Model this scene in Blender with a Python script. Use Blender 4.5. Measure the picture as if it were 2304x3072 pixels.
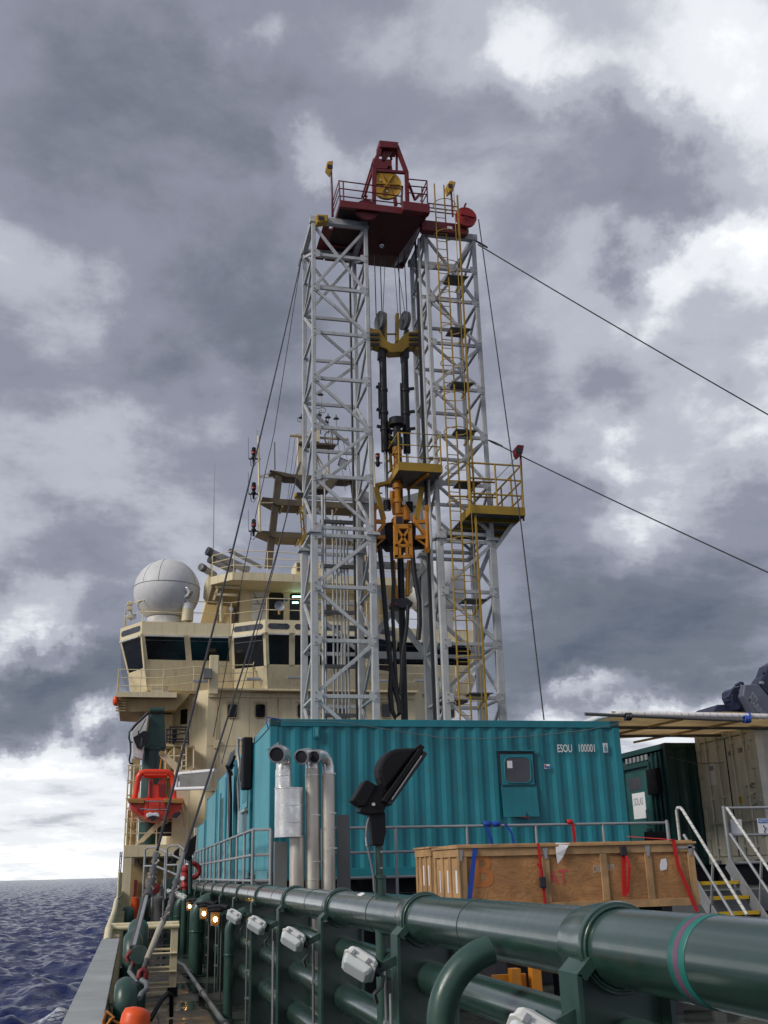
import bpy, math, random
import numpy as np
from mathutils import Vector, Matrix
random.seed(7)
for o in list(bpy.data.objects): bpy.data.objects.remove(o)
SC = bpy.context.scene
COL = SC.collection
rad = math.radians
# ---------------------------------------------------------------- camera (origin = eye, X starboard, Y towards the bow, Z up, metres)
FPX, CX, CY = 3100.0, 1152.0, 1536.0
_z = Vector((-234, 8931, -3100)).normalized()
_y = Vector((-757, -1095, -3100)); _y = (_y - _z * _y.dot(_z)).normalized()
_x = _y.cross(_z)
ROT = Matrix((_x, _y, _z))
cam = bpy.data.cameras.new('camera'); camo = bpy.data.objects.new('camera', cam); COL.objects.link(camo)
cam.sensor_fit = 'HORIZONTAL'; cam.sensor_width = 36.0; cam.lens = 36.0 * FPX / 2304.0
cam.clip_start = 0.05; cam.clip_end = 90000
camo.matrix_world = ROT.to_4x4()
SC.camera = camo
SC.render.resolution_x, SC.render.resolution_y = 768, 1024
def P(x, y, Y):                      # point of the photograph at a distance Y ahead
    d = ROT @ Vector((x - CX, CY - y, -FPX)); return d * (Y / d.y)
def PX(x, y, X):                     # ... on a fore-and-aft plane
    d = ROT @ Vector((x - CX, CY - y, -FPX)); return d * (X / d.x)
def DIR(x, y): return (ROT @ Vector((x - CX, CY - y, -FPX))).normalized()
# ---------------------------------------------------------------- sky, sun, exposure
SUN_DIR = Vector((-0.80, -0.27, 0.57)).normalized()     # towards the sun (veiled by cloud)
SUN_EL = math.asin(SUN_DIR.z); SUN_AZ = math.atan2(SUN_DIR.x, SUN_DIR.y)
def make_world():
    w = bpy.data.worlds.new('World'); SC.world = w; w.use_nodes = True
    w.cycles.sampling_method = 'MANUAL'; w.cycles.sample_map_resolution = 256
    nt = w.node_tree; nt.nodes.clear(); N = nt.nodes.new; L = nt.links.new
    def math_(op, a, b=None, c=None, clamp=False):
        n = N('ShaderNodeMath'); n.operation = op; n.use_clamp = clamp
        for i, v in enumerate((a, b, c)):
            if v is None: continue
            if isinstance(v, (int, float)): n.inputs[i].default_value = v
            else: L(v, n.inputs[i])
        return n.outputs[0]
    def vmath(op, a, b=None, s=None):
        n = N('ShaderNodeVectorMath'); n.operation = op
        for i, v in enumerate((a, b)):
            if v is None: continue
            if isinstance(v, (tuple, Vector)): n.inputs[i].default_value = tuple(v)
            else: L(v, n.inputs[i])
        if s is not None:
            if isinstance(s, (int, float)): n.inputs['Scale'].default_value = s
            else: L(s, n.inputs['Scale'])
        return n.outputs['Value'] if op in ('DISTANCE', 'DOT_PRODUCT', 'LENGTH') else n.outputs[0]
    def noise(v, sc, det, ro, dist=0.0):
        n = N('ShaderNodeTexNoise'); n.inputs['Scale'].default_value = sc; n.inputs['Detail'].default_value = det
        n.inputs['Roughness'].default_value = ro; n.inputs['Distortion'].default_value = dist; L(v, n.inputs['Vector']); return n
    def sstep(v, a, b):
        n = N('ShaderNodeMapRange'); n.interpolation_type = 'SMOOTHSTEP'
        n.inputs['From Min'].default_value = a; n.inputs['From Max'].default_value = b; L(v, n.inputs['Value']); return n.outputs[0]
    tc = N('ShaderNodeTexCoord'); d = tc.outputs['Generated']
    sep = N('ShaderNodeSeparateXYZ'); L(d, sep.inputs[0])
    zz = math_('ADD', math_('MAXIMUM', sep.outputs['Z'], 0.0), 0.16)
    inv = math_('DIVIDE', 1.0, zz)
    pl = vmath('SCALE', d, s=inv)                       # cloud deck seen in perspective
    cmb = N('ShaderNodeCombineXYZ'); sp = N('ShaderNodeSeparateXYZ'); L(pl, sp.inputs[0])
    L(sp.outputs['X'], cmb.inputs[0]); L(sp.outputs['Y'], cmb.inputs[1]); cmb.inputs[2].default_value = 3.7
    big = noise(cmb.outputs[0], 1.15, 3, 0.5, 0.3).outputs['Fac']
    mid = noise(cmb.outputs[0], 2.9, 9, 0.62, 0.15).outputs['Fac']
    dn = noise(d, 4.2, 3, 0.55).outputs['Color']        # ragged edges of the cloud masses
    dd = vmath('ADD', d, vmath('SCALE', vmath('SUBTRACT', dn, (0.5, 0.5, 0.5)), s=0.26))
    dn2 = noise(d, 14, 5, 0.65).outputs['Color']
    dd = vmath('ADD', dd, vmath('SCALE', vmath('SUBTRACT', dn2, (0.5, 0.5, 0.5)), s=0.10))
    v = math_('ADD', math_('MULTIPLY', math_('SUBTRACT', big, 0.5), 0.30), math_('MULTIPLY', math_('SUBTRACT', mid, 0.5), 0.68))
    v = math_('ADD', v, 0.45)
    flat = vmath('MULTIPLY', dd, (1, 1, 2.6))
    def lobe(x, y, r, amp, fl=False):
        nonlocal v
        D = DIR(x, y); dist = vmath('DISTANCE', flat, (D.x, D.y, D.z * 2.6)) if fl else vmath('DISTANCE', dd, D)
        v = math_('ADD', v, math_('MULTIPLY', sstep(dist, r / FPX, 0.0), amp))
    K = 1.3887
    for (x, y, r, a, *fl) in SKY_LOBES: lobe(x * K, y * K, r * K, a, bool(fl))
    sdd = N('ShaderNodeSeparateXYZ'); L(dd, sdd.inputs[0])
    band = sstep(sdd.outputs['Z'], 0.122, 0.096)        # break in the cloud low over the sea
    v = math_('ADD', v, math_('MULTIPLY', band, 0.30))
    v = math_('ADD', v, math_('MULTIPLY', sstep(sep.outputs['Z'], 0.05, 0.0), 0.10))
    ramp = N('ShaderNodeValToRGB'); L(v, ramp.inputs[0]); cr = ramp.color_ramp; cr.interpolation = 'EASE'
    stops = [(0.0, (.060, .075, .105)), (.22, (.104, .116, .145)), (.42, (.176, .185, .229)), (.60, (.315, .326, .372)), (.78, (.56, .575, .60)), (1.0, (.98, .985, .99))]
    while len(cr.elements) < len(stops): cr.elements.new(0.5)
    for e, (p, c) in zip(cr.elements, stops): e.position = p; e.color = (*c, 1)
    sky = N('ShaderNodeTexSky'); sky.sky_type = 'NISHITA'; sky.sun_disc = False
    sky.sun_elevation = SUN_EL; sky.sun_rotation = SUN_AZ
    mul = vmath('SCALE', ramp.outputs[0], s=10.0)
    mx = N('ShaderNodeMix'); mx.data_type = 'RGBA'; mx.inputs[0].default_value = 0.965
    L(sky.outputs[0], mx.inputs[6]); L(mul, mx.inputs[7])
    bg = N('ShaderNodeBackground'); bg.inputs['Strength'].default_value = 0.1
    L(mx.outputs[2], bg.inputs['Color'])
    out = N('ShaderNodeOutputWorld'); L(bg.outputs[0], out.inputs['Surface'])
# broad cloud masses and gaps: x, y, radius in 1659-wide picture units, brightness
SKY_LOBES = [(1030, 0, 260, .22), (1200, 100, 220, .20), (1480, 20, 430, .28), (1640, 220, 300, .16), (500, 0, 130, .22), (640, 360, 130, .22), (780, 40, 200, .08),
    (1575, 600, 210, .42), (1290, 960, 190, .30), (1430, 1090, 240, .28), (1240, 700, 200, .18), (1620, 930, 220, .26), (1480, 780, 200, .12), (1380, 640, 120, .1),
    (60, 640, 230, .20), (60, 1130, 380, .20), (330, 1000, 340, .12), (110, 1415, 140, .22), (20, 1395, 120, .10), (420, 1200, 260, .10), (900, 1000, 250, .08),
    (1290, 1545, 150, .42, 1), (480, 880, 130, .08),
    (280, 350, 640, -.14), (540, 740, 400, -.26), (250, 850, 160, -.06), (1270, 230, 190, -.22), (1180, 420, 240, -.10), (1420, 410, 220, -.22), (1330, 830, 110, -.10),
    (1330, 1420, 560, -.22, 1), (1480, 1340, 460, -.14), (1180, 1290, 300, -.10), (1250, 1500, 300, -.12, 1), (150, 1545, 380, -.26, 1), (40, 1490, 200, -.16, 1), (170, 1290, 200, -.10), (60, 250, 360, -.06)]
make_world()
sun = bpy.data.lights.new('sun', 'SUN'); sun.energy = 1.5; sun.angle = rad(18); sun.color = (1.0, .955, .89)
suno = bpy.data.objects.new('sun', sun); COL.objects.link(suno); suno.rotation_euler = (-SUN_DIR).to_track_quat('-Z', 'Y').to_euler()
suno.location = (-30, -15, 40)
vs = SC.view_settings; vs.view_transform = 'Standard'; vs.look = 'None'; vs.exposure = 0.65; vs.gamma = 1.0; vs.use_curve_mapping = False
# ---------------------------------------------------------------- mesh helpers
V = Vector
ORG = {}
class MB:
    def __init__(s): s.v = []; s.f = []; s.sm = []
    def add(s, vs, fs, smooth=False):
        b = len(s.v); s.v += [tuple(p) for p in vs]; s.f += [tuple(i + b for i in f) for f in fs]; s.sm += [smooth] * len(fs); return s
    def box(s, a, b):
        x0, y0, z0 = (min(a[i], b[i]) for i in range(3)); x1, y1, z1 = (max(a[i], b[i]) for i in range(3))
        return s.hexa([(x0, y0, z0), (x1, y0, z0), (x1, y1, z0), (x0, y1, z0), (x0, y0, z1), (x1, y0, z1), (x1, y1, z1), (x0, y1, z1)])
    def hexa(s, p): return s.add(p, [(0, 3, 2, 1), (4, 5, 6, 7), (0, 1, 5, 4), (1, 2, 6, 5), (2, 3, 7, 6), (3, 0, 4, 7)])
    def frame(s, p, q, up=None):
        d = (V(q) - V(p)).normalized(); u = V(up) if up else (V((0, 0, 1)) if abs(d.z) < .95 else V((0, 1, 0)))
        a = d.cross(u).normalized(); b = a.cross(d).normalized(); return d, a, b
    def bar(s, p, q, w, h=None, up=None):          # w across, h along up
        h = h or w; p, q = V(p), V(q); d, a, b = s.frame(p, q, up); a = a * w / 2; b = b * h / 2
        return s.hexa([p - a - b, p + a - b, q + a - b, q - a - b, p - a + b, p + a + b, q + a + b, q - a + b])
    def tube(s, p, q, r, n=8, r2=None, caps=True):
        p, q = V(p), V(q); d, a, b = s.frame(p, q); r2 = r if r2 is None else r2
        c = [(math.cos(2 * math.pi * i / n), math.sin(2 * math.pi * i / n)) for i in range(n)]
        s.add([p + (a * x + b * y) * r for x, y in c] + [q + (a * x + b * y) * r2 for x, y in c], [(i, (i + 1) % n, n + (i + 1) % n, n + i) for i in range(n)], n > 5)
        if caps:
            k = len(s.v) - 2 * n; s.f += [tuple(range(k + n - 1, k - 1, -1)), tuple(range(k + n, k + 2 * n))]; s.sm += [False, False]
        return s
    def path(s, pts, r, n=8, closed=False):
        pts = [V(p) for p in pts]; m = len(pts); rs = r if isinstance(r, (list, tuple)) else [r] * m
        prev = None; vs = []
        for i, p in enumerate(pts):
            if closed: t = pts[(i + 1) % m] - pts[i - 1]
            else: t = pts[min(i + 1, m - 1)] - pts[max(i - 1, 0)]
            t.normalize()
            if prev is None: _, a, b = s.frame(p, p + t)
            else:
                a = prev - t * prev.dot(t); a.normalize(); b = t.cross(a) * -1
                b = a.cross(t).normalized()
            prev = a
            vs += [p + (a * math.cos(2 * math.pi * k / n) + b * math.sin(2 * math.pi * k / n)) * rs[i] for k in range(n)]
        fs = [(i * n + k, i * n + (k + 1) % n, ((i + 1) % m) * n + (k + 1) % n, ((i + 1) % m) * n + k) for i in range(m if closed else m - 1) for k in range(n)]
        s.add(vs, fs, True)
        if not closed:
            k = len(s.v) - m * n; s.f += [tuple(range(k + n - 1, k - 1, -1)), tuple(range(k + (m - 1) * n, k + m * n))]; s.sm += [False, False]
        return s
    def lathe(s, o, d, prof, n=24, smooth=True):    # prof: (radius, distance along d)
        o = V(o); d = V(d).normalized(); _, a, b = s.frame(o, o + d); vs = []
        for r, t in prof: vs += [o + d * t + (a * math.cos(2 * math.pi * k / n) + b * math.sin(2 * math.pi * k / n)) * max(r, 1e-4) for k in range(n)]
        return s.add(vs, [(i * n + k, i * n + (k + 1) % n, (i + 1) * n + (k + 1) % n, (i + 1) * n + k) for i in range(len(prof) - 1) for k in range(n)], smooth)
    def sphere(s, c, r, n=24, m=14, sc=(1, 1, 1)):
        c = V(c); vs = []
        for j in range(m + 1):
            t = math.pi * j / m
            vs += [c + V((r * sc[0] * math.sin(t) * math.cos(2 * math.pi * k / n), r * sc[1] * math.sin(t) * math.sin(2 * math.pi * k / n), r * sc[2] * math.cos(t))) for k in range(n)]
        return s.add(vs, [(j * n + k, (j + 1) * n + k, (j + 1) * n + (k + 1) % n, j * n + (k + 1) % n) for j in range(m) for k in range(n)], True)
    def prism(s, poly, ext, smooth=False):
        poly = [V(p) for p in poly]; n = len(poly); e = V(ext)
        return s.add(poly + [p + e for p in poly], [tuple(range(n)), tuple(range(2 * n - 1, n - 1, -1))] + [(i, n + i, n + (i + 1) % n, (i + 1) % n) for i in range(n)], smooth)
    def quad(s, *p): return s.add(p, [tuple(range(len(p)))])
    def corr(s, p, u, L, hvec, nrm, depth, pitch, flat=.26):   # corrugated sheet starting at p along u
        p, u, h, nrm = V(p), V(u).normalized(), V(hvec), V(nrm).normalized(); n = max(1, round(L / pitch)); pt = L / n; prof = []
        for i in range(n):
            o = i * pt; prof += [(o, 0), (o + pt * flat, 0), (o + pt * .5, -depth), (o + pt * (.5 + flat), -depth)]
        prof.append((L, 0))
        vs = [p + u * a + nrm * b for a, b in prof]; m = len(vs)
        return s.add(vs + [q + h for q in vs], [(i, i + 1, m + i + 1, m + i) for i in range(m - 1)])
    def build(s, name, mat, parent=None, bevel=0, org=None, kind=None, smooth=None):
        vs = [V(p) for p in s.v]
        lo = V((min(p.x for p in vs), min(p.y for p in vs), min(p.z for p in vs))); hi = V((max(p.x for p in vs), max(p.y for p in vs), max(p.z for p in vs)))
        c = V(org) if org is not None else ((lo + hi) / 2 if parent else V(((lo.x + hi.x) / 2, (lo.y + hi.y) / 2, lo.z)))
        me = bpy.data.meshes.new(name); me.from_pydata([tuple(p - c) for p in vs], [], s.f)
        me.polygons.foreach_set('use_smooth', s.sm if smooth is None else [smooth] * len(s.f)); me.update()
        if any(s.sm): me.set_sharp_from_angle(angle=rad(61))
        me.materials.append(MAT[mat])
        o = bpy.data.objects.new(name, me); COL.objects.link(o)
        if parent: o.parent = parent; o.location = c - ORG[parent]
        else: o.location = c
        ORG[o] = c
        if bevel:
            m = o.modifiers.new('bevel', 'BEVEL'); m.width = bevel; m.segments = 2; m.limit_method = 'ANGLE'; m.angle_limit = rad(40)
        if kind: o['kind'] = kind
        return o
def tag(o, label, cat, group=None):
    o['label'] = label; o['category'] = cat
    if group: o['group'] = group
    return o
def thing(name, label, cat, loc=(0, 0, 0), group=None):
    o = bpy.data.objects.new(name, None); COL.objects.link(o); o.location = loc; o.empty_display_size = .2; ORG[o] = V(loc)
    return tag(o, label, cat, group)
def dup(root, loc, label, rotz=0, group=None):
    def cp(o, par):
        c = o.copy(); COL.objects.link(c)
        if par: c.parent = par
        for ch in list(o.children): cp(ch, c)
        return c
    r = cp(root, None); r.location = loc; r.rotation_euler = (0, 0, rotz); r['label'] = label
    if group: r['group'] = group
    return r
def bx(name, a, b, mat, parent=None, bevel=0, **k): return MB().box(a, b).build(name, mat, parent, bevel, **k)
def br(name, p, q, w, mat, parent, h=None, up=None, bevel=0): return MB().bar(p, q, w, h, up).build(name, mat, parent, bevel)
def tb(name, p, q, r, mat, parent=None, n=8, r2=None): return MB().tube(p, q, r, n, r2).build(name, mat, parent)
def pth(name, pts, r, mat, parent=None, n=6, closed=False): return MB().path(pts, r, n, closed).build(name, mat, parent)
def struct(o): o['kind'] = 'structure'; return o
def lerp(a, b, t): return V(a) * (1 - t) + V(b) * t
def arc(c, a, b, r, t0, t1, n=8):
    return [V(c) + V(a) * r * math.cos(rad(t0 + (t1 - t0) * i / n)) + V(b) * r * math.sin(rad(t0 + (t1 - t0) * i / n)) for i in range(n + 1)]
def text(s, org, xd, yd, h, mat, parent, name='lettering', squash=.8, thick=.002):
    cu = bpy.data.curves.new('t', 'FONT'); cu.body = s; cu.size = 1; cu.extrude = 0; cu.offset = .018
    t = bpy.data.objects.new('t', cu); COL.objects.link(t)
    me = t.evaluated_get(bpy.context.evaluated_depsgraph_get()).to_mesh(); vs = [V(v.co) for v in me.vertices]; fs = [tuple(p.vertices) for p in me.polygons]
    t.to_mesh_clear(); bpy.data.objects.remove(t)
    xd, yd = V(xd).normalized(), V(yd).normalized(); n = xd.cross(yd).normalized()
    m = MB(); m.add([V(org) + xd * v.x * h * squash / .7 + yd * v.y * h / .7 + n * thick for v in vs], fs)
    return m.build(name, mat, parent)
def railing(name, label, pts, z_or_h, mat, posts=1.2, rails=3, r=.02, parent=None, group=None, cat='railing', bal=0):
    """guard rail following base points; rails and posts are parts"""
    h = z_or_h; pts = [V(p) for p in pts]
    root = parent if parent else thing(name, label, cat, tuple(pts[0]), group)
    if parent:
        root = MB().path([p + V((0, 0, h)) for p in pts], r, 6).build(name, mat, parent)
        first = 1
    else: first = 0
    for k in range(first, rails):
        MB().path([p + V((0, 0, h * (rails - k) / rails)) for p in pts], r, 6).build('rail', mat, root)
    for a, b in zip(pts[:-1], pts[1:]):
        n = max(1, round((b - a).length / posts))
        for i in range(n + (b == pts[-1])):
            p = lerp(a, b, i / n); MB().tube(p, p + V((0, 0, h)), r, 6).build('post', mat, root)
    return root
# ---------------------------------------------------------------- materials
MAT = {}
def mk(name, col, rough=.5, metal=0, var=.12, scale=1.2, rust=0, streak=0, bump=0, bscale=30, spec=.5, grime=(.05, .045, .035), coat=0, emit=None, es=0, rustc=(.16, .055, .02), runs=0, chips=0):
    m = bpy.data.materials.new(name); m.use_nodes = True; nt = m.node_tree; N = nt.nodes.new; L = nt.links.new
    b = nt.nodes['Principled BSDF']; b.inputs['Roughness'].default_value = rough; b.inputs['Metallic'].default_value = metal
    b.inputs['Specular IOR Level'].default_value = spec; b.inputs['Coat Weight'].default_value = coat; b.inputs['Coat Roughness'].default_value = .16
    tc = N('ShaderNodeTexCoord'); oi = N('ShaderNodeObjectInfo'); mul = N('ShaderNodeMath'); mul.operation = 'MULTIPLY'; mul.inputs[1].default_value = 37
    L(oi.outputs['Random'], mul.inputs[0]); ad = N('ShaderNodeVectorMath'); L(tc.outputs['Object'], ad.inputs[0]); L(mul.outputs[0], ad.inputs[1]); vec = ad.outputs[0]
    def noise(v, sc, det=5, ro=.6):
        n = N('ShaderNodeTexNoise'); n.inputs['Scale'].default_value = sc; n.inputs['Detail'].default_value = det; n.inputs['Roughness'].default_value = ro; L(v, n.inputs['Vector']); return n.outputs['Fac']
    def rng(v, a, b, c, d):
        n = N('ShaderNodeMapRange'); n.inputs[1].default_value = a; n.inputs[2].default_value = b; n.inputs[3].default_value = c; n.inputs[4].default_value = d; L(v, n.inputs[0]); return n.outputs[0]
    def mix(f, a, b):
        n = N('ShaderNodeMix'); n.data_type = 'RGBA'
        if isinstance(f, float): n.inputs[0].default_value = f
        else: L(f, n.inputs[0])
        for i, v in ((6, a), (7, b)):
            if isinstance(v, tuple): n.inputs[i].default_value = (*v, 1)
            else: L(v, n.inputs[i])
        return n.outputs[2]
    dark = tuple(c * (1 - 2 * var) for c in col); lite = tuple(min(1, c * (1 + var)) for c in col)
    c = mix(rng(noise(vec, scale), .3, .7, 0, 1), dark, lite)
    if streak:
        mp = N('ShaderNodeMapping'); mp.inputs['Scale'].default_value = (1, 1, .07); L(vec, mp.inputs['Vector'])
        c = mix(rng(noise(mp.outputs[0], 7, 4), .52, .78, 0, streak), c, grime)
    if rust:
        c = mix(rng(noise(vec, 4.5, 8, .7), .62, .72, 0, min(1, rust)), c, rustc)
    if chips:
        c = mix(rng(noise(vec, 16, 6, .68), .655, .69, 0, chips), c, rustc)
    if runs:
        mp2 = N('ShaderNodeMapping'); mp2.inputs['Scale'].default_value = (1, 1, .045); L(vec, mp2.inputs['Vector'])
        c = mix(rng(noise(mp2.outputs[0], 13, 3), .64, .74, 0, runs), c, rustc)
    L(c, b.inputs['Base Color'])
    r = rng(noise(vec, scale * 4), .3, .7, max(.02, rough - .1), min(1, rough + .12)); L(r, b.inputs['Roughness'])
    if bump:
        bp = N('ShaderNodeBump'); bp.inputs['Strength'].default_value = bump; bp.inputs['Distance'].default_value = .01; L(noise(vec, bscale, 4), bp.inputs['Height']); L(bp.outputs[0], b.inputs['Normal'])
    if emit: b.inputs['Emission Color'].default_value = (*emit, 1); b.inputs['Emission Strength'].default_value = es
    MAT[name] = m; return m
mk('cream', (.76, .655, .42), .5, chips=.4, runs=.30, streak=.36, rust=.18, scale=.5, var=.06, grime=(.20, .14, .07))
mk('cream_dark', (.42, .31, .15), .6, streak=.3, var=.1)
mk('mast_paint', (.13, .098, .058), .6, streak=.3, var=.1)
mk('white_strip', (.62, .62, .58), .4)
mk('derrick', (.50, .51, .51), .5, chips=.6, runs=.30, streak=.35, rust=.35, scale=2, var=.1, grime=(.12, .09, .06))
mk('steel_dark', (.10, .10, .10), .55, rust=.3)
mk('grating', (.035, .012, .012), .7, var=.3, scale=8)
mk('red_shaded', (.07, .007, .009), .5, streak=.3, rust=.2)  # crown red darkened: the shade under the crown is in the colour
mk('red', (.15, .009, .013), .5, chips=.5, streak=.3, rust=.15)
mk('red_bright', (.36, .012, .012), .45, rust=.1)
mk('yellow', (.36, .22, .018), .5, chips=.7, streak=.25, rust=.25, var=.12)
mk('sheave_yellow', (.52, .30, .03), .45, rust=.25, streak=.2)
mk('orange', (.58, .22, .012), .5, chips=.7, streak=.25, rust=.2)
mk('hose', (.012, .012, .014), .5, var=.2)
mk('black', (.010, .010, .012), .6, var=.2, bump=.1, spec=.25)
mk('blackpaint', (.022, .022, .03), .5)
mk('chrome', (.55, .57, .58), .22, metal=1)
mk('wire', (.05, .05, .055), .5, metal=.5)
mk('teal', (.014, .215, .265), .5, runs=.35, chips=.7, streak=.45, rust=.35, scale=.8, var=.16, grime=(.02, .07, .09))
mk('teal_sunlit', (.095, .36, .42), .5, runs=.25, streak=.3, rust=.1, scale=.8, var=.08, grime=(.04, .12, .14))  # teal paint made paler: port-side sunlight and weathering put into the colour
mk('teal_dark', (.006, .06, .07), .5)
mk('dkgreen', (.010, .055, .055), .5, streak=.2)
mk('door_green', (.02, .10, .095), .4, streak=.2, var=.2)
mk('green', (.021, .060, .045), .36, chips=.8, rust=.22, streak=.2, scale=1.5, var=.12, bump=.02, bscale=18, coat=1.0, grime=(.06, .08, .07))
mk('green_vent', (.032, .076, .060), .36, chips=.6, scale=3, var=.1, bump=.08, bscale=20)
mk('green_crane', (.018, .062, .052), .4, streak=.2)
mk('alu', (.84, .84, .82), .30, metal=.85, streak=.3, scale=2.5, var=.1, bump=.16, bscale=6, grime=(.28, .24, .19))
mk('alu_stain', (.70, .66, .58), .42, metal=.6, streak=.6, rust=.5, rustc=(.30, .16, .07))
mk('galv', (.36, .37, .38), .45, metal=.35, var=.12, rust=.1)
mk('wood', (.47, .235, .09), .7, var=.2, scale=3, bump=.1)
mk('batten', (.48, .29, .135), .7, streak=.3, var=.2, scale=3, bump=.1, grime=(.10, .06, .035))
mk('white', (.74, .74, .72), .45, streak=.2)
mk('lampwhite', (.76, .76, .72), .3, var=.05, rust=.06)
mk('lens', (.62, .66, .66), .12, var=.05)
mk('reefer', (.66, .64, .54), .5, runs=.4, streak=.4, rust=.3, scale=1, grime=(.22, .17, .10))
mk('reefer_front', (.66, .64, .56), .5, runs=.4, streak=.3, rust=.2)
mk('paper', (.78, .78, .80), .6, var=.03)
mk('ink', (.03, .03, .035), .6)
mk('inkgrey', (.30, .30, .34), .6)
mk('noticeblue', (.03, .16, .55), .5)
mk('strap_red', (.60, .015, .015), .6, var=.15, bump=.2, bscale=90)
mk('strap_blue', (.012, .07, .42), .6, var=.15, bump=.2, bscale=90)
mk('glass', (.006, .008, .010), .06, var=.1, spec=.6)
mk('glass_grey', (.06, .065, .08), .25, var=.2)
mk('radome', (.66, .66, .65), .6, streak=.35, var=.04, scale=.6, grime=(.3, .29, .27))
mk('seam', (.28, .28, .28), .5)
mk('rope', (.42, .38, .30), .9, var=.2, bump=.6, bscale=80)
mk('rope_orange', (.50, .20, .04), .9, bump=.4, bscale=80)
mk('tape', (.62, .62, .58), .6, streak=.1, bump=.5, bscale=60)
mk('deck', (.050, .060, .050), .34, var=.25, scale=1.6, rust=.25, bump=.12, bscale=12)
mk('bulcap', (.36, .38, .37), .62, chips=.7, var=.12, streak=0, bump=.12, bscale=25, rust=.08, scale=2)
mk('bulwall', (.010, .014, .013), .5)
mk('hull', (.03, .045, .06), .4, streak=.3)
mk('buoy', (.85, .10, .012), .42, var=.06)
mk('boat', (.80, .045, .010), .36, var=.06, coat=.2)
mk('boat_fender', (.42, .20, .05), .6, streak=.3)
mk('amber_glass', (.30, .16, .06), .15, emit=(1, .36, .05), es=.10)
mk('amber', (1, .6, .2), .4, emit=(1, .55, .16), es=30)
mk('tubelight', (.6, .9, .8), .4, emit=(.55, 1, .8), es=4)
mk('tarp', (.74, .62, .43), .7, var=.15, bump=.3, bscale=8)
mk('tarp_grey', (.16, .16, .15), .7, var=.15, bump=.3, bscale=8)
mk('pvc', (.74, .72, .72), .4, var=.05, streak=.2)
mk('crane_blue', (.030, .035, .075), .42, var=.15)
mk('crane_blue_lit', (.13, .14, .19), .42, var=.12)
mk('step_yellow', (.65, .42, .01), .55, rust=.2)
mk('band_teal', (.025, .19, .16), .4)
mk('band_mauve', (.15, .07, .12), .4)
mk('greyplate', (.17, .18, .18), .5, rust=.25, streak=.3)
mk('sheet_grey', (.50, .52, .50), .5, streak=.3)
mk('ply_paint_o', (.56, .19, .05), .7); mk('ply_paint_r', (.62, .09, .08), .7); mk('chalk', (.55, .48, .38), .8)
mk('red_dull', (.22, .02, .02), .5)
def wood_grain(name):
    m = MAT[name]; nt = m.node_tree; b = nt.nodes['Principled BSDF']; N = nt.nodes.new; L = nt.links.new
    src = b.inputs['Base Color'].links[0].from_socket
    tc = N('ShaderNodeTexCoord'); oi = N('ShaderNodeObjectInfo'); mp = N('ShaderNodeMapping'); mp.inputs['Scale'].default_value = (1.2, 1.2, 5)
    ad = N('ShaderNodeVectorMath'); mu = N('ShaderNodeMath'); mu.operation = 'MULTIPLY'; mu.inputs[1].default_value = 20; L(oi.outputs['Random'], mu.inputs[0]); L(tc.outputs['Object'], ad.inputs[0]); L(mu.outputs[0], ad.inputs[1]); L(ad.outputs[0], mp.inputs[0])
    nz = N('ShaderNodeTexNoise'); nz.inputs['Scale'].default_value = 1.6; nz.inputs['Detail'].default_value = 2; nz.inputs['Distortion'].default_value = .6; L(mp.outputs[0], nz.inputs['Vector'])
    sn = N('ShaderNodeMath'); sn.operation = 'MULTIPLY'; sn.inputs[1].default_value = 70; L(nz.outputs[0], sn.inputs[0])
    s2 = N('ShaderNodeMath'); s2.operation = 'SINE'; L(sn.outputs[0], s2.inputs[0])
    mr = N('ShaderNodeMapRange'); mr.inputs[1].default_value = -.2; mr.inputs[2].default_value = 1; mr.inputs[3].default_value = 0; mr.inputs[4].default_value = .36; L(s2.outputs[0], mr.inputs[0])
    mx = N('ShaderNodeMix'); mx.data_type = 'RGBA'; L(mr.outputs[0], mx.inputs[0]); L(src, mx.inputs[6]); mx.inputs[7].default_value = (.16, .065, .02, 1); L(mx.outputs[2], b.inputs['Base Color'])
wood_grain('wood')
def wet_deck():
    m = MAT['deck']; nt = m.node_tree; b = nt.nodes['Principled BSDF']; N = nt.nodes.new; L = nt.links.new
    tc = N('ShaderNodeTexCoord'); nz = N('ShaderNodeTexNoise'); nz.inputs['Scale'].default_value = .8; nz.inputs['Detail'].default_value = 4; L(tc.outputs['Object'], nz.inputs['Vector'])
    mr = N('ShaderNodeMapRange'); mr.inputs[1].default_value = .42; mr.inputs[2].default_value = .56; mr.inputs[3].default_value = .06; mr.inputs[4].default_value = .5; L(nz.outputs[0], mr.inputs[0]); L(mr.outputs[0], b.inputs['Roughness'])
wet_deck()
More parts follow.
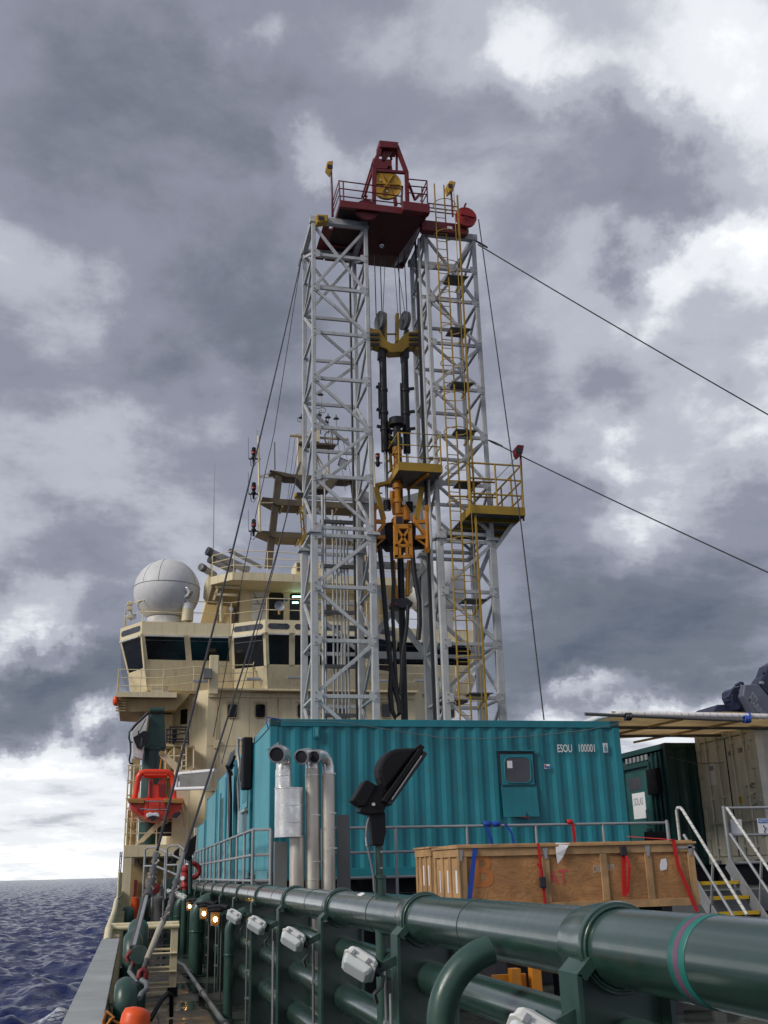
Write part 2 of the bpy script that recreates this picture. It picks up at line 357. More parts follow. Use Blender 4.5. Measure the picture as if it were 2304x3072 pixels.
def sea_mat():
    m = bpy.data.materials.new('sea'); m.use_nodes = True; nt = m.node_tree; N = nt.nodes.new; L = nt.links.new; b = nt.nodes['Principled BSDF']
    b.inputs['Base Color'].default_value = (.004, .012, .075, 1); b.inputs['Roughness'].default_value = .16; b.inputs['IOR'].default_value = 1.33; b.inputs['Specular IOR Level'].default_value = .13
    tc = N('ShaderNodeTexCoord')
    def nz(sc, det, ro):
        n = N('ShaderNodeTexNoise'); n.inputs['Scale'].default_value = sc; n.inputs['Detail'].default_value = det; n.inputs['Roughness'].default_value = ro; L(tc.outputs['Object'], n.inputs['Vector']); return n.outputs[0]
    b1 = N('ShaderNodeBump'); b1.inputs['Strength'].default_value = .55; b1.inputs['Distance'].default_value = .4; L(nz(.9, 6, .62), b1.inputs['Height'])
    nv = N('ShaderNodeTexNoise'); nv.inputs['Scale'].default_value = .55; nv.inputs['Detail'].default_value = 5; nv.inputs['Roughness'].default_value = .7; L(tc.outputs['Object'], nv.inputs['Vector'])
    sb = N('ShaderNodeVectorMath'); sb.operation = 'SUBTRACT'; L(nv.outputs['Color'], sb.inputs[0]); sb.inputs[1].default_value = (.5, .5, .5)
    ml = N('ShaderNodeVectorMath'); ml.operation = 'MULTIPLY'; L(sb.outputs[0], ml.inputs[0]); ml.inputs[1].default_value = (.6, .6, 0)
    dn = N('ShaderNodeVectorMath'); L(b1.outputs[0], dn.inputs[0]); L(ml.outputs[0], dn.inputs[1]); nn = N('ShaderNodeVectorMath'); nn.operation = 'NORMALIZE'; L(dn.outputs[0], nn.inputs[0]); L(nn.outputs[0], b.inputs['Normal'])
    at = N('ShaderNodeAttribute'); at.attribute_name = 'foam'
    ad = N('ShaderNodeMath'); ad.operation = 'MULTIPLY'; L(at.outputs['Fac'], ad.inputs[0]); fn = N('ShaderNodeMapRange'); fn.inputs[1].default_value = .42; fn.inputs[2].default_value = .58; L(nz(3.2, 6, .7), fn.inputs[0]); L(fn.outputs[0], ad.inputs[1])
    mx = N('ShaderNodeMix'); mx.data_type = 'RGBA'; L(ad.outputs[0], mx.inputs[0]); mx.inputs[6].default_value = (.004, .013, .080, 1); mx.inputs[7].default_value = (.6, .63, .66, 1); L(mx.outputs[2], b.inputs['Base Color'])
    mr = N('ShaderNodeMapRange'); mr.inputs[3].default_value = .16; mr.inputs[4].default_value = .8; L(ad.outputs[0], mr.inputs[0]); L(mr.outputs[0], b.inputs['Roughness'])
    MAT['sea'] = m
sea_mat()

def translucent(name, f):
    m = MAT[name]; nt = m.node_tree; N = nt.nodes.new; L = nt.links.new; b = nt.nodes['Principled BSDF']; out = nt.nodes['Material Output']
    t = N('ShaderNodeBsdfTranslucent'); L(b.inputs['Base Color'].links[0].from_socket, t.inputs['Color']); mx = N('ShaderNodeMixShader'); mx.inputs[0].default_value = f; L(b.outputs[0], mx.inputs[1]); L(t.outputs[0], mx.inputs[2]); L(mx.outputs[0], out.inputs['Surface'])
translucent('tarp', .7)
# ================================================================ SETTING
DECK = -1.72
def make_sea():
    SEA = -6.0; rng = np.random.RandomState(5)
    ang = np.concatenate([np.linspace(-180, -18, 60), np.linspace(-17, -8.2, 12), np.linspace(-8, 2, 300), np.linspace(2.5, 12, 14), np.linspace(14, 179, 50)])
    rr = np.concatenate([np.linspace(4, 38, 16), np.geomspace(40, 4500, 900), np.geomspace(4700, 60000, 30)])
    A, Rr = np.meshgrid(np.radians(ang), rr); X = Rr * np.sin(A); Y = Rr * np.cos(A); Z = np.zeros_like(X); F = np.zeros_like(X)
    for i in range(64):
        lam = np.exp(rng.uniform(np.log(.7), np.log(9.5))); th = rad(200) + rng.normal(0, .75); amp = .0078 * lam ** .85
        k = 2 * np.pi / lam; ph = rng.uniform(0, 6.28); q = k * (X * np.cos(th) + Y * np.sin(th)) + ph
        fade = np.clip((lam * 160 - Rr) / (lam * 80), 0, 1) if lam < 6 else 1
        Z += amp * fade * (2 * (0.5 + 0.5 * np.sin(q)) ** 1.7 - 1)
    near = np.clip((900 - Rr) / 500, 0, 1)
    F = np.clip((Z - .335) / .10, 0, 1) * near
    G = np.hypot(X + 3.0, (Y - 54) / 2.2); F = np.maximum(F, np.clip(1.7 - G / .8, 0, 1) * 1.3); Z = Z + np.clip(1 - G / 1.5, 0, 1) * .75
    n, m = X.shape; vs = np.stack([X, Y, Z], -1).reshape(-1, 3)
    idx = np.arange(n * m).reshape(n, m); f = np.stack([idx[:-1, :-1], idx[1:, :-1], idx[1:, 1:], idx[:-1, 1:]], -1).reshape(-1, 4)
    w = np.stack([idx[:-1, -1], idx[1:, -1], idx[1:, 0], idx[:-1, 0]], -1); f = np.concatenate([f, w])[:, ::-1]
    me = bpy.data.meshes.new('sea'); me.vertices.add(len(vs)); me.vertices.foreach_set('co', vs.ravel()); me.loops.add(f.size); me.loops.foreach_set('vertex_index', f.ravel().astype(np.int32))
    me.polygons.add(len(f)); me.polygons.foreach_set('loop_start', (np.arange(len(f)) * 4).astype(np.int32)); me.polygons.foreach_set('use_smooth', np.ones(len(f), bool)); me.update(calc_edges=True); me.validate()
    at = me.attributes.new('foam', 'FLOAT', 'POINT'); at.data.foreach_set('value', F.ravel().astype(np.float32))
    me.materials.append(MAT['sea']); o = bpy.data.objects.new('sea', me); COL.objects.link(o); o.location.z = SEA; struct(o)
make_sea()
HX0, HX1 = -.355, 16.0          # ship's sides
struct(bx('main_deck', (HX0 + .02, -6, DECK - .1), (HX1 - .02, 62, DECK), 'deck'))
struct(MB().prism([(HX0, -6, -7), (HX0, 58, -7), (3.5, 74, -7), (12.5, 74, -7), (HX1, 58, -7), (HX1, -6, -7)], (0, 0, 7 + DECK - .104)).build('hull', 'hull'))
# bulwark with a broad flat cap
bw = thing('bulwark', 'low bulwark with broad pale grey cap along the ship side', 'bulwark', (HX0, 0, DECK))
CAPZ = -.82; ys = [-2.0, 1.5, 3.9, 5.1, 6.4, 7.75, 8.6, 10.4, 12.6, 14.4, 16.4]
for a, b in zip(ys[:-1], ys[1:]): bx('cap_plate', (HX0 - .01, a + .003, CAPZ - .02), (-.125, b - .003, CAPZ), 'bulcap', bw, .004)
bx('plating', (HX0, -2, DECK), (HX0 + .015, 16.4, CAPZ - .02), 'bulwall', bw)
for i in range(13): br('stay', (HX0 + .16, -1 + i * 1.4, DECK), (HX0 + .05, -1 + i * 1.4, CAPZ - .03), .012, 'bulwall', bw, h=.16)
bx('cap_lip', (-.132, -2, CAPZ - .06), (-.124, 16.4, CAPZ - .022), 'greyplate', bw)
fb = thing('bulwark', 'cream bulwark with rounded rail sweeping up towards the deckhouse', 'bulwark', (HX0, 16.4, DECK))
pts = [(HX0 + .06, 16.45, -.86), (HX0 + .06, 17.5, -.72), (HX0 + .05, 20, -.70), (HX0 + .04, 24, -.66), (HX0 + .03, 27, -.52), (HX0 + .03, 31, -.50), (HX0 + .03, 42, -.50)]
pth('top_rail', pts, .055, 'cream', fb, 10)
m = MB()
for (a, b) in zip(pts[:-1], pts[1:]): m.hexa([(HX0, a[1], DECK), (HX0 + .05, a[1], DECK), (HX0 + .05, b[1], DECK), (HX0, b[1], DECK), (HX0, a[1], a[2]), (HX0 + .05, a[1], a[2]), (HX0 + .05, b[1], b[2]), (HX0, b[1], b[2])])
m.build('plating', 'cream', fb)
for i in range(9): bx('frame', (HX0 + .05, 17 + i * 2.4, DECK), (HX0 + .22, 17.06 + i * 2.4, -.8), 'cream', fb)
pth('rope', [(HX0 + .05, 27.4, -.5), (HX0 + .14, 27.3, -.42), (HX0 + .02, 27.1, -.5), (HX0 - .02, 26.9, -.7), (HX0 + .1, 26.8, -.58), (HX0 - .01, 26.6, -.8)], .02, 'rope', fb)
# raised platform the containers stand on
PL = -.45
pf = struct(bx('container_platform', (1.78, 15.9, PL - .16), (16, 41, PL), 'greyplate'))
for i in range(9): bx('support_post', (1.9 + i * 1.75, 16.0, DECK), (2.06 + i * 1.75, 16.16, PL - .165), 'greyplate', pf)
for i in range(10): bx('support_post', (1.85, 18.4 + i * 2.45, DECK), (2.0, 18.55 + i * 2.45, PL - .165), 'greyplate', pf)
bx('edge_beam', (1.80, 15.86, PL - .30), (16, 15.895, PL + .02), 'greyplate', pf)
bx('bulkhead', (2.3, 16.6, DECK), (16, 16.65, PL - .165), 'blackpaint', pf)
bx('bulkhead', (2.3, 16.655, DECK), (2.35, 40, PL - .165), 'blackpaint', pf)
# ================================================================ CARGO RAIL
PXX, PZ, PR = 1.60, -.262, .123
cr = thing('cargo_rail', 'dark green tubular cargo rail on stanchions running forward beside the walkway', 'rail', (1.6, 3.5, DECK))
tb('top_pipe', (PXX, .8, PZ), (PXX, 42, PZ), PR, 'green', cr, 40)
LOW = [(-.565, .088), (-.90, .10), (-1.28, .115)]
for z, r in LOW: tb('lower_pipe', (PXX + .03, 1.0, z), (PXX + .03, 42, z), r, 'green', cr, 24)
YC = [3.47 + 2.475 * k for k in range(16)]
for i, y in enumerate(YC):
    n = 40 if i < 5 else 24
    MB().lathe((PXX, y, PZ), (0, 1, 0), [(PR - .002, -.012), (PR + .020, -.012), (PR + .024, 0), (PR + .022, .012), (PR + .016, .10), (PR + .006, .20), (PR - .002, .26)], n).build('collar', 'green', cr)
    if i < 4: MB().path(arc((PXX, y - .014, PZ), (1, 0, 0), (0, 0, 1), PR + .006, 0, 352, 44), .007, 6, True).build('weld_bead', 'green', cr)
    x0, x1, y0, y1 = 1.425, 1.76, y - .04, y + .12
    st = MB().box((x0, y0, DECK), (x0 + .016, y1, -.335)).build('stanchion', 'green_vent', cr)
    bx('web', (x0 + .017, y + .034, DECK), (x1 - .017, y + .048, -.36), 'green', st)
    bx('flange', (x1 - .016, y0, DECK), (x1, y1, -.40), 'green', st)
    MB().prism([(x0, y0, -.334), (x0 + .05, y0, -.285), (x0 + .05, y1, -.285), (x0, y1, -.334)], (.03, 0, -.02)).build('saddle', 'green_vent', st)
    MB().bar((x0 + .005, y - .0, -.46), (1.255, y - .02, -.53), .045, .012, up=(0, 1, 0)).build('lamp_bracket', 'green_vent', st)
    tb('conduit', (x0 - .03, y + .13, DECK), (x0 - .03, y + .13, -.52), .011, 'greyplate', st, 6)
    if i % 2: tb('conduit', (x0 - .05, y - .06, DECK), (x0 - .05, y - .06, -.62), .008, 'galv', st, 6)
    for k in range(3): bx('clip', (x0 - .045, y + .11, -.8 - .3 * k), (x0 - .001, y + .15, -.775 - .3 * k), 'galv', st)
pb = MB()
def band(y0, y1, mat, rr=.002):
    MB().lathe((PXX, y0, PZ), (0, 1, 0), [(PR + .0005, 0), (PR + rr, .001), (PR + rr, y1 - y0 - .001), (PR + .0005, y1 - y0)], 40).build('painted_band', mat, cr)
band(2.80, 2.895, 'band_teal'); band(2.833, 2.862, 'band_mauve', .003)
MB().path(arc((PXX, 6.98, PZ), (1, 0, 0), (0, 0, 1), PR + .001, 0, 352, 40), .003, 5, True).build('weld_bead', 'green', cr)
for y in (4.95, 9.55, 11.9, 14.4, 17.2, 19.8): MB().path(arc((PXX, y, PZ), (1, 0, 0), (0, 0, 1), PR, 0, 352, 36), .0035, 5, True).build('weld_bead', 'green', cr)
for y, a in ((7.35, 62), (7.42, 66)): q = V((PXX - math.cos(rad(a)) * (PR + .002), y, PZ + math.sin(rad(a)) * (PR + .002))); MB().bar(q, q + V((0, .10, 0)), .035, .002, up=(-math.cos(rad(a)), 0, math.sin(rad(a)))).build('sticker', 'paper', cr)
tag(MB().path([(1.70, 15.2, -.16), (1.74, 16, -.12), (1.80, 16.6, -.02), (1.76, 17.6, -.1), (1.72, 19, -.14), (1.70, 22, -.13)], .022, 8).build('cable', 'hose'), 'black cable lying along the top of the cargo rail by the guard rail', 'cable')
# thin pipe along the foot of the rail
fp = thing('drain_pipe', 'thin wet pipe lying on deck along the foot of cargo rail', 'pipe', (1.1, 12, DECK))
pth('pipe_run', [(1.17, 6, DECK + .12), (1.12, 12, DECK + .12), (1.08, 17, DECK + .12), (1.05, 21.5, DECK + .12), (.9, 23.5, DECK + .10)], .035, 'greyplate', fp, 10)
for y in (9.5, 13, 16.5, 20): MB().lathe((1.115 if y < 14 else 1.08, y, DECK + .12), (0, 1, 0), [(.034, 0), (.052, .0), (.052, .09), (.034, .09)], 12).build('coupling', 'greyplate', fp); bx('support', (1.04, y + .2, DECK), (1.14, y + .26, DECK + .09), 'black', fp)
# goose-neck vents joining the cargo rail
def neck(y, label, r=.06, x=1.20, ztop=-.36, foot=True):
    g = thing('vent_pipe', label, 'vent pipe', (x, y, DECK), 'green vent pipes bending into the cargo rail')
    R = PXX - .10 - x
    pth('elbow', [(x, y, DECK + .06), (x, y, ztop - R)] + arc((x + R, y, ztop - R), (-1, 0, 0), (0, 0, 1), R, 8, 78, 10), r, 'green_vent', g, 20)
    MB().lathe((x, y, DECK), (0, 0, 1), [(r * 1.5, 0), (r * 1.5, .025), (r * 1.05, .03), (r * 1.05, .07)], 20).build('foot_flange', 'green_vent', g)
    MB().lathe((x, y, -.98), (0, 0, 1), [(r, 0), (r * 1.06, .005), (r * 1.06, .03), (r, .035)], 20).build('weld_band', 'green_vent', g)
    return g
neck(4.36, 'nearest green vent pipe curving up into the top pipe of the cargo rail', .058, 1.22, -.31)
neck(20.6, 'thick green elbow vent below the brightest amber lamp', .13, 1.20, -.42)
neck(14.3, 'green elbow vent behind the small white deck lamps', .06, 1.25, -.45)
neck(28.4, 'green elbow vent beyond the amber lamps, nearer one', .13, 1.2, -.5)
neck(32.5, 'green elbow vent farthest along the cargo rail', .13, 1.2, -.5)
# stuff seen under the top pipe: yellow skid and ribbed sheet
sk = thing('yellow_skid', 'yellow steel skid frame glimpsed under the green top pipe', 'skid', (2.6, 6.9, DECK))
for x in (2.42, 2.56): bx('post', (x, 6.9, DECK), (x + .06, 6.98, -.62), 'orange', sk)
bx('panel', (2.32, 7.0, -.95), (2.55, 7.03, -.66), 'orange', sk); bx('beam', (2.3, 6.88, -.98), (2.9, 6.98, -.90), 'steel_dark', sk)
tb('pipe_stub', (2.8, 6.86, -1.2), (2.8, 6.86, -.6), .06, 'wood', sk, 14)
rs = thing('ribbed_sheet', 'pale ribbed metal sheet lying on deck below the near pipe end', 'sheet', (3.5, 5, DECK))
MB().corr((2.3, 3.5, -1.22), (0, 1, 0), 3.2, (3.2, 0, 0), (0, 0, 1), .02, .08).build('sheet', 'sheet_grey', rs)
for x in (2.5, 3.8, 5.2): bx('bearer', (x, 3.5, DECK), (x + .1, 6.7, -1.245), 'greyplate', rs)
# ================================================================ LAMPS ALONG THE RAIL
def make_lamp(loc, label):
    g = thing('deck_lamp', label, 'lamp', loc, 'white bulkhead lamps on the cargo rail'); o = V(loc)
    sd = V((.74, -.40, -.46)).normalized(); ax = V((-.40, -.58, -.62)); ax = (ax - sd * ax.dot(sd)).normalized(); up = sd.cross(ax).normalized()
    if up.z < 0: up = -up
    def q(a, b, c): return o + (ax * a + sd * b + up * c) * .76
    m = MB(); prof = [(-.10, -.055), (-.10, .055), (.10, .055), (.10, -.055)]
    ring = lambda a, w, h, e: [q(a, x, y) for x, y in ((-w + e, -h), (w - e, -h), (w, -h + e), (w, h - e), (w - e, h), (-w + e, h), (-w, h - e), (-w, -h + e))]
    def shell(rings):
        mm = MB(); vs = sum(rings, []); n = 8
        fs = [(i * n + k, i * n + (k + 1) % n, (i + 1) * n + (k + 1) % n, (i + 1) * n + k) for i in range(len(rings) - 1) for k in range(n)] + [tuple(range(n - 1, -1, -1)), tuple(range((len(rings) - 1) * n, len(rings) * n))]
        mm.add(vs, fs); return mm
    shell([ring(-.085, .085, .05, .02), ring(-.05, .115, .075, .02), ring(.0, .12, .08, .02)]).build('housing', 'lampwhite', g, .004)
    shell([ring(.001, .128, .088, .02), ring(.016, .128, .088, .02)]).build('bezel', 'lampwhite', g, .003)
    shell([ring(.017, .116, .076, .02), ring(.055, .108, .068, .02), ring(.075, .09, .05, .02)]).build('lens', 'lens', g, .006)
    for sx in (-.06, .06):
        MB().bar(q(-.02, sx, .087), q(.028, sx, .094), .018, .008, up=tuple(up)).build('clasp', 'galv', g)
    tb('cable_gland', q(-.03, .119, 0), q(-.03, .155, 0), .022, 'hose', g, 12)
    pth('cable', [q(-.03, .15, 0), q(-.03, .19, -.01), q(.0, .20, -.06), q(.03, .17, -.14), q(.02, .2, -.22)], .011, 'steel_dark', g, 6)
    MB().bar(q(-.09, -.05, .0), q(-.09, .13, .0), .07, .012, up=tuple(ax)).build('mount_plate', 'green_vent', g)
    return g
lampY = [3.30, 5.92, 8.40, 10.87, 13.3] + [26.6 + 2.48 * k for k in range(6)]
names = ['nearest white bulkhead lamp at the bottom of the frame', 'white bulkhead lamp below the floodlight pole', 'third white bulkhead lamp along the rail, with drooping cable', 'white bulkhead lamp between the third lamp and the pale small one', 'white bulkhead lamp next to the brightest amber lamp']
lp0 = make_lamp((1.22, lampY[0], -.50), names[0])
for i, y in enumerate(lampY[1:], 1):
    dup(lp0, (1.215, y, -.475), names[i] if i < 5 else ('first', 'second', 'third', 'fourth', 'fifth', 'last')[i - 5] + ' small white lamp in the row beyond the amber lamps')
def make_amber(loc, label):
    g = thing('amber_lamp', label, 'lamp', loc, 'lit amber lamps on the cargo rail'); x, y, z = loc
    MB().lathe((x, y, z - .10), (0, 0, 1), [(.0, 0), (.05, .01), (.065, .05), (.065, .15), (.06, .19)], 14).build('glass', 'amber_glass', g)
    MB().sphere((x, y - .062, z - .01), .026, 12, 8, (1, .5, 1.3)).build('bulb', 'amber', g)
    MB().lathe((x, y, z + .09), (0, 0, 1), [(.065, 0), (.11, .0), (.115, .02), (.05, .05), (.0, .05)], 14).build('hood', 'black', g)
    for k in range(4): t = k * math.pi / 2 + .6; tb('guard_bar', (x + .07 * math.cos(t), y + .07 * math.sin(t), z - .1), (x + .07 * math.cos(t), y + .07 * math.sin(t), z + .09), .004, 'galv', g, 5)
    br('bracket', (x, y, z + .12), (1.43, y, z + .13), .05, 'black', g, h=.03)
    tb('stem', (x + .1, y + .02, DECK), (x + .1, y + .02, z + .11), .012, 'steel_dark', g, 6)
    return g
am = make_amber((1.22, 16.4, -.60), 'largest and nearest of the four lit amber lamps')
for y, s in ((19.0, 'second lit amber lamp along the rail, right of the third'), (21.4, 'third lit amber lamp, between the second and the farthest'), (23.7, 'farthest and smallest lit amber lamp')): dup(am, (1.22, y, -.60), s)
for (x, y, wh) in ((1.22, 20.0, 'second and third amber lamps'), (1.2, 22.6, 'farthest amber lamp'), (1.24, 17.4, 'nearest amber lamp')): tag(MB().path([(x + .15, y + .9, -.42), (x, y + .4, -.50), (x - .05, y, -.47), (x + .1, y - .5, -.44), (x + .18, y - .9, -.46)], .03, 6).build('cable_bundle', 'black'), 'dark bundle of cable lying over the ' + wh, 'cable', 'cable bundles over the amber lamps')
# ================================================================ WALKWAY
def goose(x, y, h, r, label, turn=1, depth=.14):
    g = thing('gooseneck_vent', label, 'vent', (x, y, DECK), 'green gooseneck vents by the bulwark')
    top = DECK + h
    pth('neck', [(x, y, DECK), (x, y, top - depth)] + arc((x, y + turn * depth, top - depth), (0, -turn, 0), (0, 0, 1), depth, 0, 180, 12) + [(x, y + turn * 2 * depth, top - depth - .12)], r, 'green_vent', g, 20)
    MB().lathe((x, y, DECK), (0, 0, 1), [(r * 1.5, 0), (r * 1.5, .03), (r, .03)], 18).build('flange', 'green_vent', g)
    MB().lathe((x, y + turn * 2 * depth, top - depth - .25), (0, 0, 1), [(r * .9, 0), (r * 1.25, .01), (r * 1.25, .13), (r, .14)], 18).build('screen_ring', 'green_vent', g)
    return g
goose(.0, 8.3, .96, .082, 'pale green gooseneck vent beside the orange float', 1, .10)
goose(.05, 12.6, 1.06, .105, 'green gooseneck vent behind the turnbuckles, nearer of the pair', 1, .17)
goose(.12, 14.9, 1.07, .135, 'tallest green gooseneck vent standing behind the yellow ladder post', 1, .20)
goose(.32, 33, .95, .22, 'small far green gooseneck vent beside the red lifebuoy case', 1, .22)
goose(-.05, 30, .85, .16, 'dark green gooseneck vent tucked against the cream bulwark', 1, .18)
# yellow ladder stile
yl = thing('step_ladder', 'cream yellow steel ladder standing across the walkway', 'ladder', (.4, 17.0, DECK))
LY = 17.6
bx('post', (.64, LY, DECK), (.75, LY + .12, -.70), 'cream', yl, .006); bx('post_cap', (.63, LY - .01, -.70), (.76, LY + .13, -.675), 'cream', yl, .01); bx('post', (.18, LY + .05, DECK), (.235, LY + .12, -.72), 'cream', yl, .004)
bx('post_shoe', (.62, LY - .06, DECK), (.77, LY + .16, DECK + .12), 'black', yl)
for z, d in ((-.735, .0), (-.70, .14)): tb('top_rail', (-.30, LY + d, z), (.76, LY + d, z), .038, 'cream', yl, 10)
for z in (-1.12, -1.38, -1.60): tb('rung', (.2, LY - .02, z), (.74, LY - .02, z), .016, 'cream', yl); tb('rung', (.2, LY + .14, z + .05), (.68, LY + .14, z + .05), .02, 'cream', yl)
bx('foot_plate', (.15, LY - .05, DECK + .03), (.62, LY + .1, DECK + .06), 'cream', yl)
# orange float with rope
fl = thing('orange_float', 'orange plastic float lashed with rope inside the bulwark, at the bottom edge', 'float', (.0, 6.9, -1.2))
MB().lathe((-.01, 6.9, -1.17), (.2, .05, 1), [(.0, 0), (.080, .0), (.086, .03), (.086, .40), (.074, .435), (.03, .45), (0, .45)], 24).build('body', 'buoy', fl)
pth('rope', arc((.055, 6.9, -.83), (1, .1, -.2), (0, 1, 0), .09, 0, 350, 24), .010, 'rope_orange', fl, 6, True)
pth('rope', [(-.03, 6.82, -.80), (-.08, 6.8, -.77), (-.11, 6.82, -.82), (-.06, 6.78, -.76), (-.10, 6.8, -.73), (-.12, 6.85, -.79), (-.09, 6.8, -.9), (-.11, 6.8, -1.1)], .009, 'rope_orange', fl, 6)
# hoses on deck
tag(MB().path([(.16, 7.6, -.98), (.2, 7.4, -.9), (.26, 7.35, -.93), (.28, 7.3, -1.1), (.24, 7.2, -1.3), (.27, 7.1, -1.6)], .012, 6).build('hose', 'rope'), 'pale hose looped beside the orange float', 'hose')
tag(MB().path([(.30, 13.8, -1.60), (.42, 14, -1.42), (.50, 14.2, -1.36), (.56, 14.4, -1.4), (.57, 14.5, -1.65)], .028, 8).build('hose', 'hose'), 'black hose arched over at the foot of the yellow ladder', 'hose')
mp_ = thing('hatch_plate', 'square raised deck plate in the wet walkway', 'hatch', (.8, 14, DECK))
bx('plate', (.42, 10.8, DECK), (1.12, 15.2, DECK + .05), 'deck', mp_, .01)
# pole floodlight in the foreground
def px_prism(name, pts, Y, th, mat, parent, bevel=0, dy=0):
    return MB().prism([P(x, y, Y) for x, y in pts], (0, th, 0)).build(name, mat, parent, bevel)
def z6(x, y): return (1000 + .2712 * x, 2200 + .2712 * y)
FY = 6.85
flp = thing('floodlight_pole', 'black tilted floodlight on a green pole clamped to the cargo rail', 'floodlight', (1.53, FY, DECK))
a, b = P(*z6(520, 1570), FY), P(*z6(535, 2600), FY); cx_ = (a.x + b.x) / 2
tb('pole', (cx_, FY, DECK), (cx_, FY, a.z), .037, 'green_vent', flp, 20); tb('upper_tube', (cx_ - .004, FY, a.z), (cx_ - .004, FY, P(*z6(520, 1000), FY).z), .027, 'green_vent', flp, 18)
MB().lathe((cx_, FY, a.z - .02), (0, 0, 1), [(.037, 0), (.044, .002), (.044, .02), (.03, .022)], 20).build('collar', 'green_vent', flp)
for yy in (1310, 1490, 1830):
    c = P(*z6(535, yy), FY - .04); tb('bolt', c, c + V((0, .02, 0)), .008, 'galv', flp, 6)
px_prism('sleeve', [z6(*q) for q in ((400, 880), (575, 870), (585, 1090), (555, 1240), (435, 1240))], FY - .045, .09, 'black', flp, .006)
px_prism('reflector_housing', [z6(*q) for q in ((575, 640), (545, 560), (515, 480), (503, 400), (515, 345), (540, 290), (580, 235), (635, 190), (700, 168), (800, 160), (950, 160))], FY - .09, .18, 'black', flp, .02)
px_prism('front_frame', [z6(*q) for q in ((540, 745), (950, 165), (1000, 190), (590, 770))], FY - .115, .23, 'black', flp, .004)
px_prism('glass_frame', [z6(*q) for q in ((592, 775), (1003, 193), (1045, 225), (640, 800))], FY - .11, .22, 'blackpaint', flp, .004)
px_prism('frame_latch', [z6(*q) for q in ((920, 155), (960, 115), (1015, 150), (985, 190))], FY - .05, .1, 'black', flp, .004)
px_prism('ballast_box', [z6(*q) for q in ((213, 740), (350, 522), (375, 515), (485, 575), (355, 800), (300, 810))], FY - .07, .14, 'black', flp, .012)
px_prism('yoke', [z6(*q) for q in ((300, 830), (480, 570), (545, 545), (570, 640), (545, 740), (590, 780), (560, 880), (400, 900), (295, 870))], FY - .06, .12, 'black', flp, .006)
c = P(*z6(447, 785), FY - .075); tb('pivot_bolt', c, c + V((0, .02, 0)), .011, 'alu_stain', flp, 8)
c0, c1 = P(*z6(650, 735), FY - .12), P(*z6(980, 250), FY - .12); tb('glass_edge', c0, c1, .006, 'greyplate', flp)
pth('cable', [P(*z6(*q), FY - .03) for q in ((400, 920), (375, 1000), (362, 1130), (380, 1260), (410, 1400), (445, 1580), (455, 1750))], .0085, 'greyplate', flp, 6)
px_prism('cable_tag', [z6(*q) for q in ((352, 1150), (362, 1150), (372, 1245), (360, 1245))], FY - .045, .004, 'white', flp)
# ================================================================ CONTAINERS
def container(name, label, x0, x1, y0, y1, z0, z1, mat, smat=None, skip=(), corr=True, pitch=.28, depth=.024, group=None, spitch=.28, frame=None):
    """corrugated box: walls, roof, floor rails, corner posts and castings are parts"""
    smat = smat or mat; frame = frame or mat
    g = thing(name, label, 'container', ((x0 + x1) / 2, (y0 + y1) / 2, z0), group); p = .12
    H = z1 - z0 - .27
    W = dict(aft=((x0 + p, y0 + .012, z0 + .15), (1, 0, 0), x1 - x0 - 2 * p, (0, -1, 0), mat, pitch), fore=((x1 - p, y1 - .012, z0 + .15), (-1, 0, 0), x1 - x0 - 2 * p, (0, 1, 0), mat, pitch),
             port=((x0 + .012, y1 - p, z0 + .15), (0, -1, 0), y1 - y0 - 2 * p, (-1, 0, 0), smat, spitch), star=((x1 - .012, y0 + p, z0 + .15), (0, 1, 0), y1 - y0 - 2 * p, (1, 0, 0), smat, spitch))
    for k, (o, u, L, n, mm, pt) in W.items():
        if k in skip: continue
        MB().corr(o, u, L, (0, 0, H), n, depth if k in ('aft', 'fore') else .03, pt).build('side_wall', mm, g)
    bx('roof', (x0 + .05, y0 + .05, z1 - .06), (x1 - .05, y1 - .05, z1 - .03), mat, g); bx('floor', (x0 + .05, y0 + .05, z0 + .08), (x1 - .05, y1 - .05, z0 + .12), 'steel_dark', g)
    for xx, sx in ((x0, 1), (x1, -1)):
        for yy, sy in ((y0, 1), (y1, -1)):
            bx('corner_post', (xx, yy, z0 + .12), (xx + sx * p, yy + sy * p, z1 - .12), frame if sx > 0 else mat, g, .008)
            for zz, s in ((z0, 1), (z1, -1)): bx('corner_casting', (xx - sx * .004, yy - sy * .004, zz), (xx + sx * .16, yy + sy * .16, zz + s * .12), 'teal_dark' if mat == 'teal' else mat, g, .01)
    for zz, h in ((z1 - .12, .12), (z0, .15)):
        for yy, s in ((y0, 1), (y1, -1)): bx('side_rail', (x0 + .165, yy, zz), (x1 - .165, yy + s * .07, zz + h - .002), mat, g, .006)
        for xx, s in ((x0, 1), (x1, -1)): bx('side_rail', (xx, y0 + .165, zz), (xx + s * .07, y1 - .165, zz + h - .004), smat, g, .006)
    return g
CY0 = 16.8
cA = container('cargo_container', 'large teal shipping container with window and white number, facing the camera', 2.05, 8.12, CY0, CY0 + 2.44, -.10, 2.36, 'teal', 'teal_sunlit', spitch=.14)
TX = P(1672, 2256, CY0 - .006)
text('ESOU', TX, (1, 0, 0), (0, 0, 1), .125, 'white', cA, squash=.62); text('100001', P(1734, 2255, CY0 - .006), (1, 0, 0), (0, 0, 1), .125, 'white', cA, squash=.62); q = P(1811, 2254, CY0 - .006)
bx('number_box', (q.x, CY0 - .003, q.z - .02), (q.x + .085, CY0 + .004, q.z + .14), 'white', cA); text('6', q + V((.014, -.004, 0)), (1, 0, 0), (0, 0, 1), .115, 'teal', cA, squash=.62)
w0, w1 = P(1494, 2254, CY0), P(1608, 2354, CY0)
